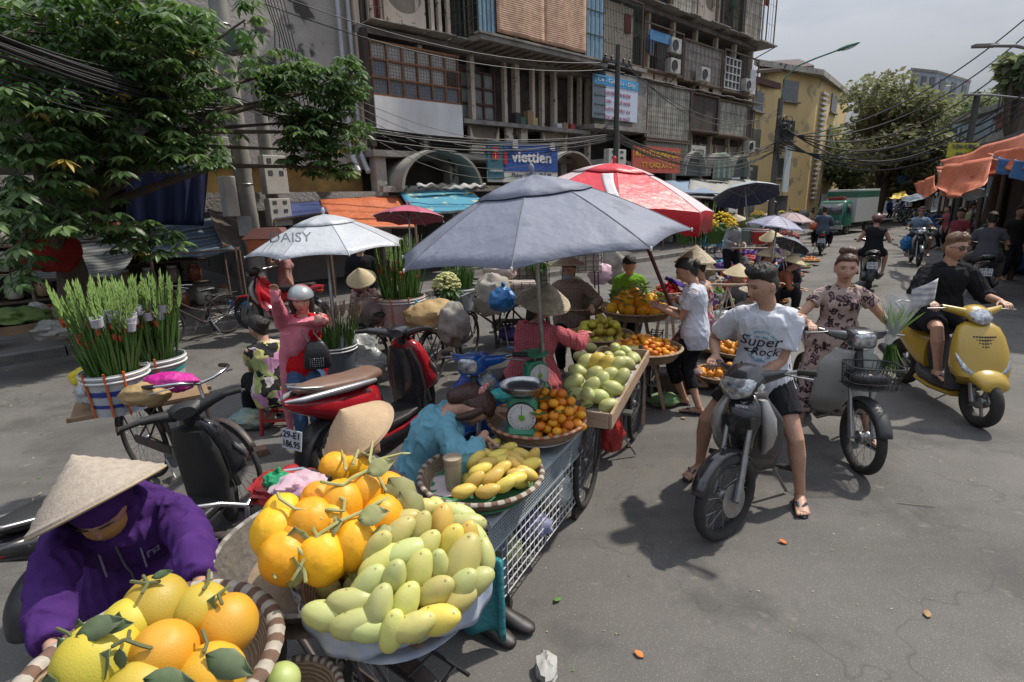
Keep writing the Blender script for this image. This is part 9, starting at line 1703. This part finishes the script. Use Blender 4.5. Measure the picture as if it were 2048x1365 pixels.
for i,(x,y) in enumerate(((1405,520),(1432,505),(1462,512),(1475,478),(1500,490),(1525,470),(1548,478),(1572,462),(1452,462),(1600,455),(1530,450))):
	o_ = G(x,y,0); dup(bk,o_,rr(0,360),'loaded bicycle %s' % WB[i]); k = random.randrange(8); bag('sack','%s sack on the loaded bicycle %s' % (CN[k],WB[i]),o_ + V((rr(-.2,.2),0,.8)),(rr(.25,.4),rr(.2,.3),rr(.2,.32)),random.choice(CC[2:4] + [MATS['sack_grey'],MATS['sack_beige'],CC[k]]),260 + i,'sack',knot=False,amp=.3)
	if i % 2 == 0: dup(random.choice(glad_src),o_ + V((.3,.1,.5)),label='green flower stems standing on the bicycle %s' % WB[i])
	else: dup(random.choice(mum_src[1:]),o_ + V((-.35,0,1.05)),label='chrysanthemums on the bicycle %s' % WB[i])
	bucket('pale bucket hung on the bicycle %s' % WB[i],o_ + V((.3,.1,.75)),.2,.3,GBK,None)
ROPE = M('rope_bamboo',(.44,.34,.24),.8)
for i,(x,y,d) in enumerate(((1455,575,7.6),(1525,500,11.5),(1470,545,9.0),(1560,490,13))):
	t_ = D(x,y,d); th = thing('rope_cradle',('rope cradle of the shoulder pole behind the young man','rope cradle of the far shoulder pole','rope cradle beside the yellowed conical hat','rope cradle under the striped umbrella')[i],'carrying ropes',t_); b_ = V((t_.x,t_.y - .1,.14))
	for k in range(4): a_ = 1.57*k + .6; g = MB(); g.tube([t_,t_.lerp(b_ + V((math.cos(a_),math.sin(a_),0))*.3,.5) + V((math.cos(a_),math.sin(a_),0))*.03,b_ + V((math.cos(a_),math.sin(a_),0))*.3],.009,6); g.build('rope',ROPE,th)
	g = MB(); g.tube([t_ + V((-.5,.25,.02)),t_ + ZZ*.03,t_ + V((.55,-.2,.05))],.018,8); g.build('shoulder_pole',ROPE,th)
bucket('red plastic bucket in the far fruit row',D(1520,458,12.2),.15,.30,M('bucket_red',(.42,.03,.03),.4)); bucket('grey green bucket beside the red one in the far fruit row',D(1500,456,12.4),.16,.28,M('bucket_greygreen',(.14,.2,.17),.5))
# litter on the road
random.seed(71)
LT = [(1575,1088,(.55,.16,.04),'orange leaf'),(1288,1316,(.60,.20,.05),'orange scrap'),(1855,1236,(.35,.22,.10),'tan leaf'),(1093,1345,(.40,.40,.38),'crumpled white tissue'),(1120,1195,(.10,.22,.05),'green leaf scrap'),(1263,892,(.55,.38,.08),'yellow peel'),(1372,838,(.3,.2,.1),'brown scrap'),(1830,1010,(.3,.26,.2),'pale twig')]
for x,y,c,l_ in LT:
	p = G(x,y,.006); g = MB(); s_ = .03 if 'tissue' not in l_ else .06
	if 'tissue' in l_: g.ell(p + ZZ*.03,(.05,.09,.035),seg=14,rings=10,fn=lambda X,Y,Z: 1 + .5*noise.noise(V((X*4,Y*4,Z*4))))
	elif 'twig' in l_: g.tube([p + V((-.1,.03,0)),p,p + V((.12,-.03,.005))],.003,5)
	else: leaf(g,p,V((rr(-1,1),rr(-1,1),.05)),ZZ,s_*1.8,s_*1.2,-.1)
	g.build('litter',M('litter_%d' % x,c,.8),None,loc=p,solid=0 if 'tissue' in l_ or 'twig' in l_ else .002,label=l_ + ' lying on the asphalt',category='litter')
g = MB()
for i in range(900):
	u_,n_ = rr(-3,16),rr(4.5,10.3) ; p = FP(u_,.004,n_)
	if p.y < 3.6: continue
	s_ = rr(.008,.035); a_ = rr(0,6.28); d_ = V((math.cos(a_),math.sin(a_),rr(0,.25))); g.mi = random.choice((0,0,1,1,2)); e_ = V((-d_.y,d_.x,0)); g.add([p,p + d_*s_ + e_*s_*.3,p + d_*s_*1.6 + ZZ*.004,p + d_*s_ - e_*s_*.3],[(0,1,2,3)])
for i in range(420):
	p = V((rr(-.5,5.5),rr(1.3,7),.004)); s_ = rr(.003,.011); a_ = rr(0,6.28); d_ = V((math.cos(a_),math.sin(a_),.1)); e_ = V((-d_.y,d_.x,0)); g.mi = random.choice((0,1,1,2)); g.add([p,p + d_*s_ + e_*s_*.5,p + d_*s_*1.7,p + d_*s_ - e_*s_*.5],[(0,1,2,3)])
g.build('leaf_litter',[M('scrap_green',(.12,.2,.05),.8),M('scrap_tan',(.35,.29,.18),.8),M('scrap_pale',(.45,.42,.36),.8)],None,kind='stuff',label='small leaf scraps and stalks scattered on the market road',category='litter')
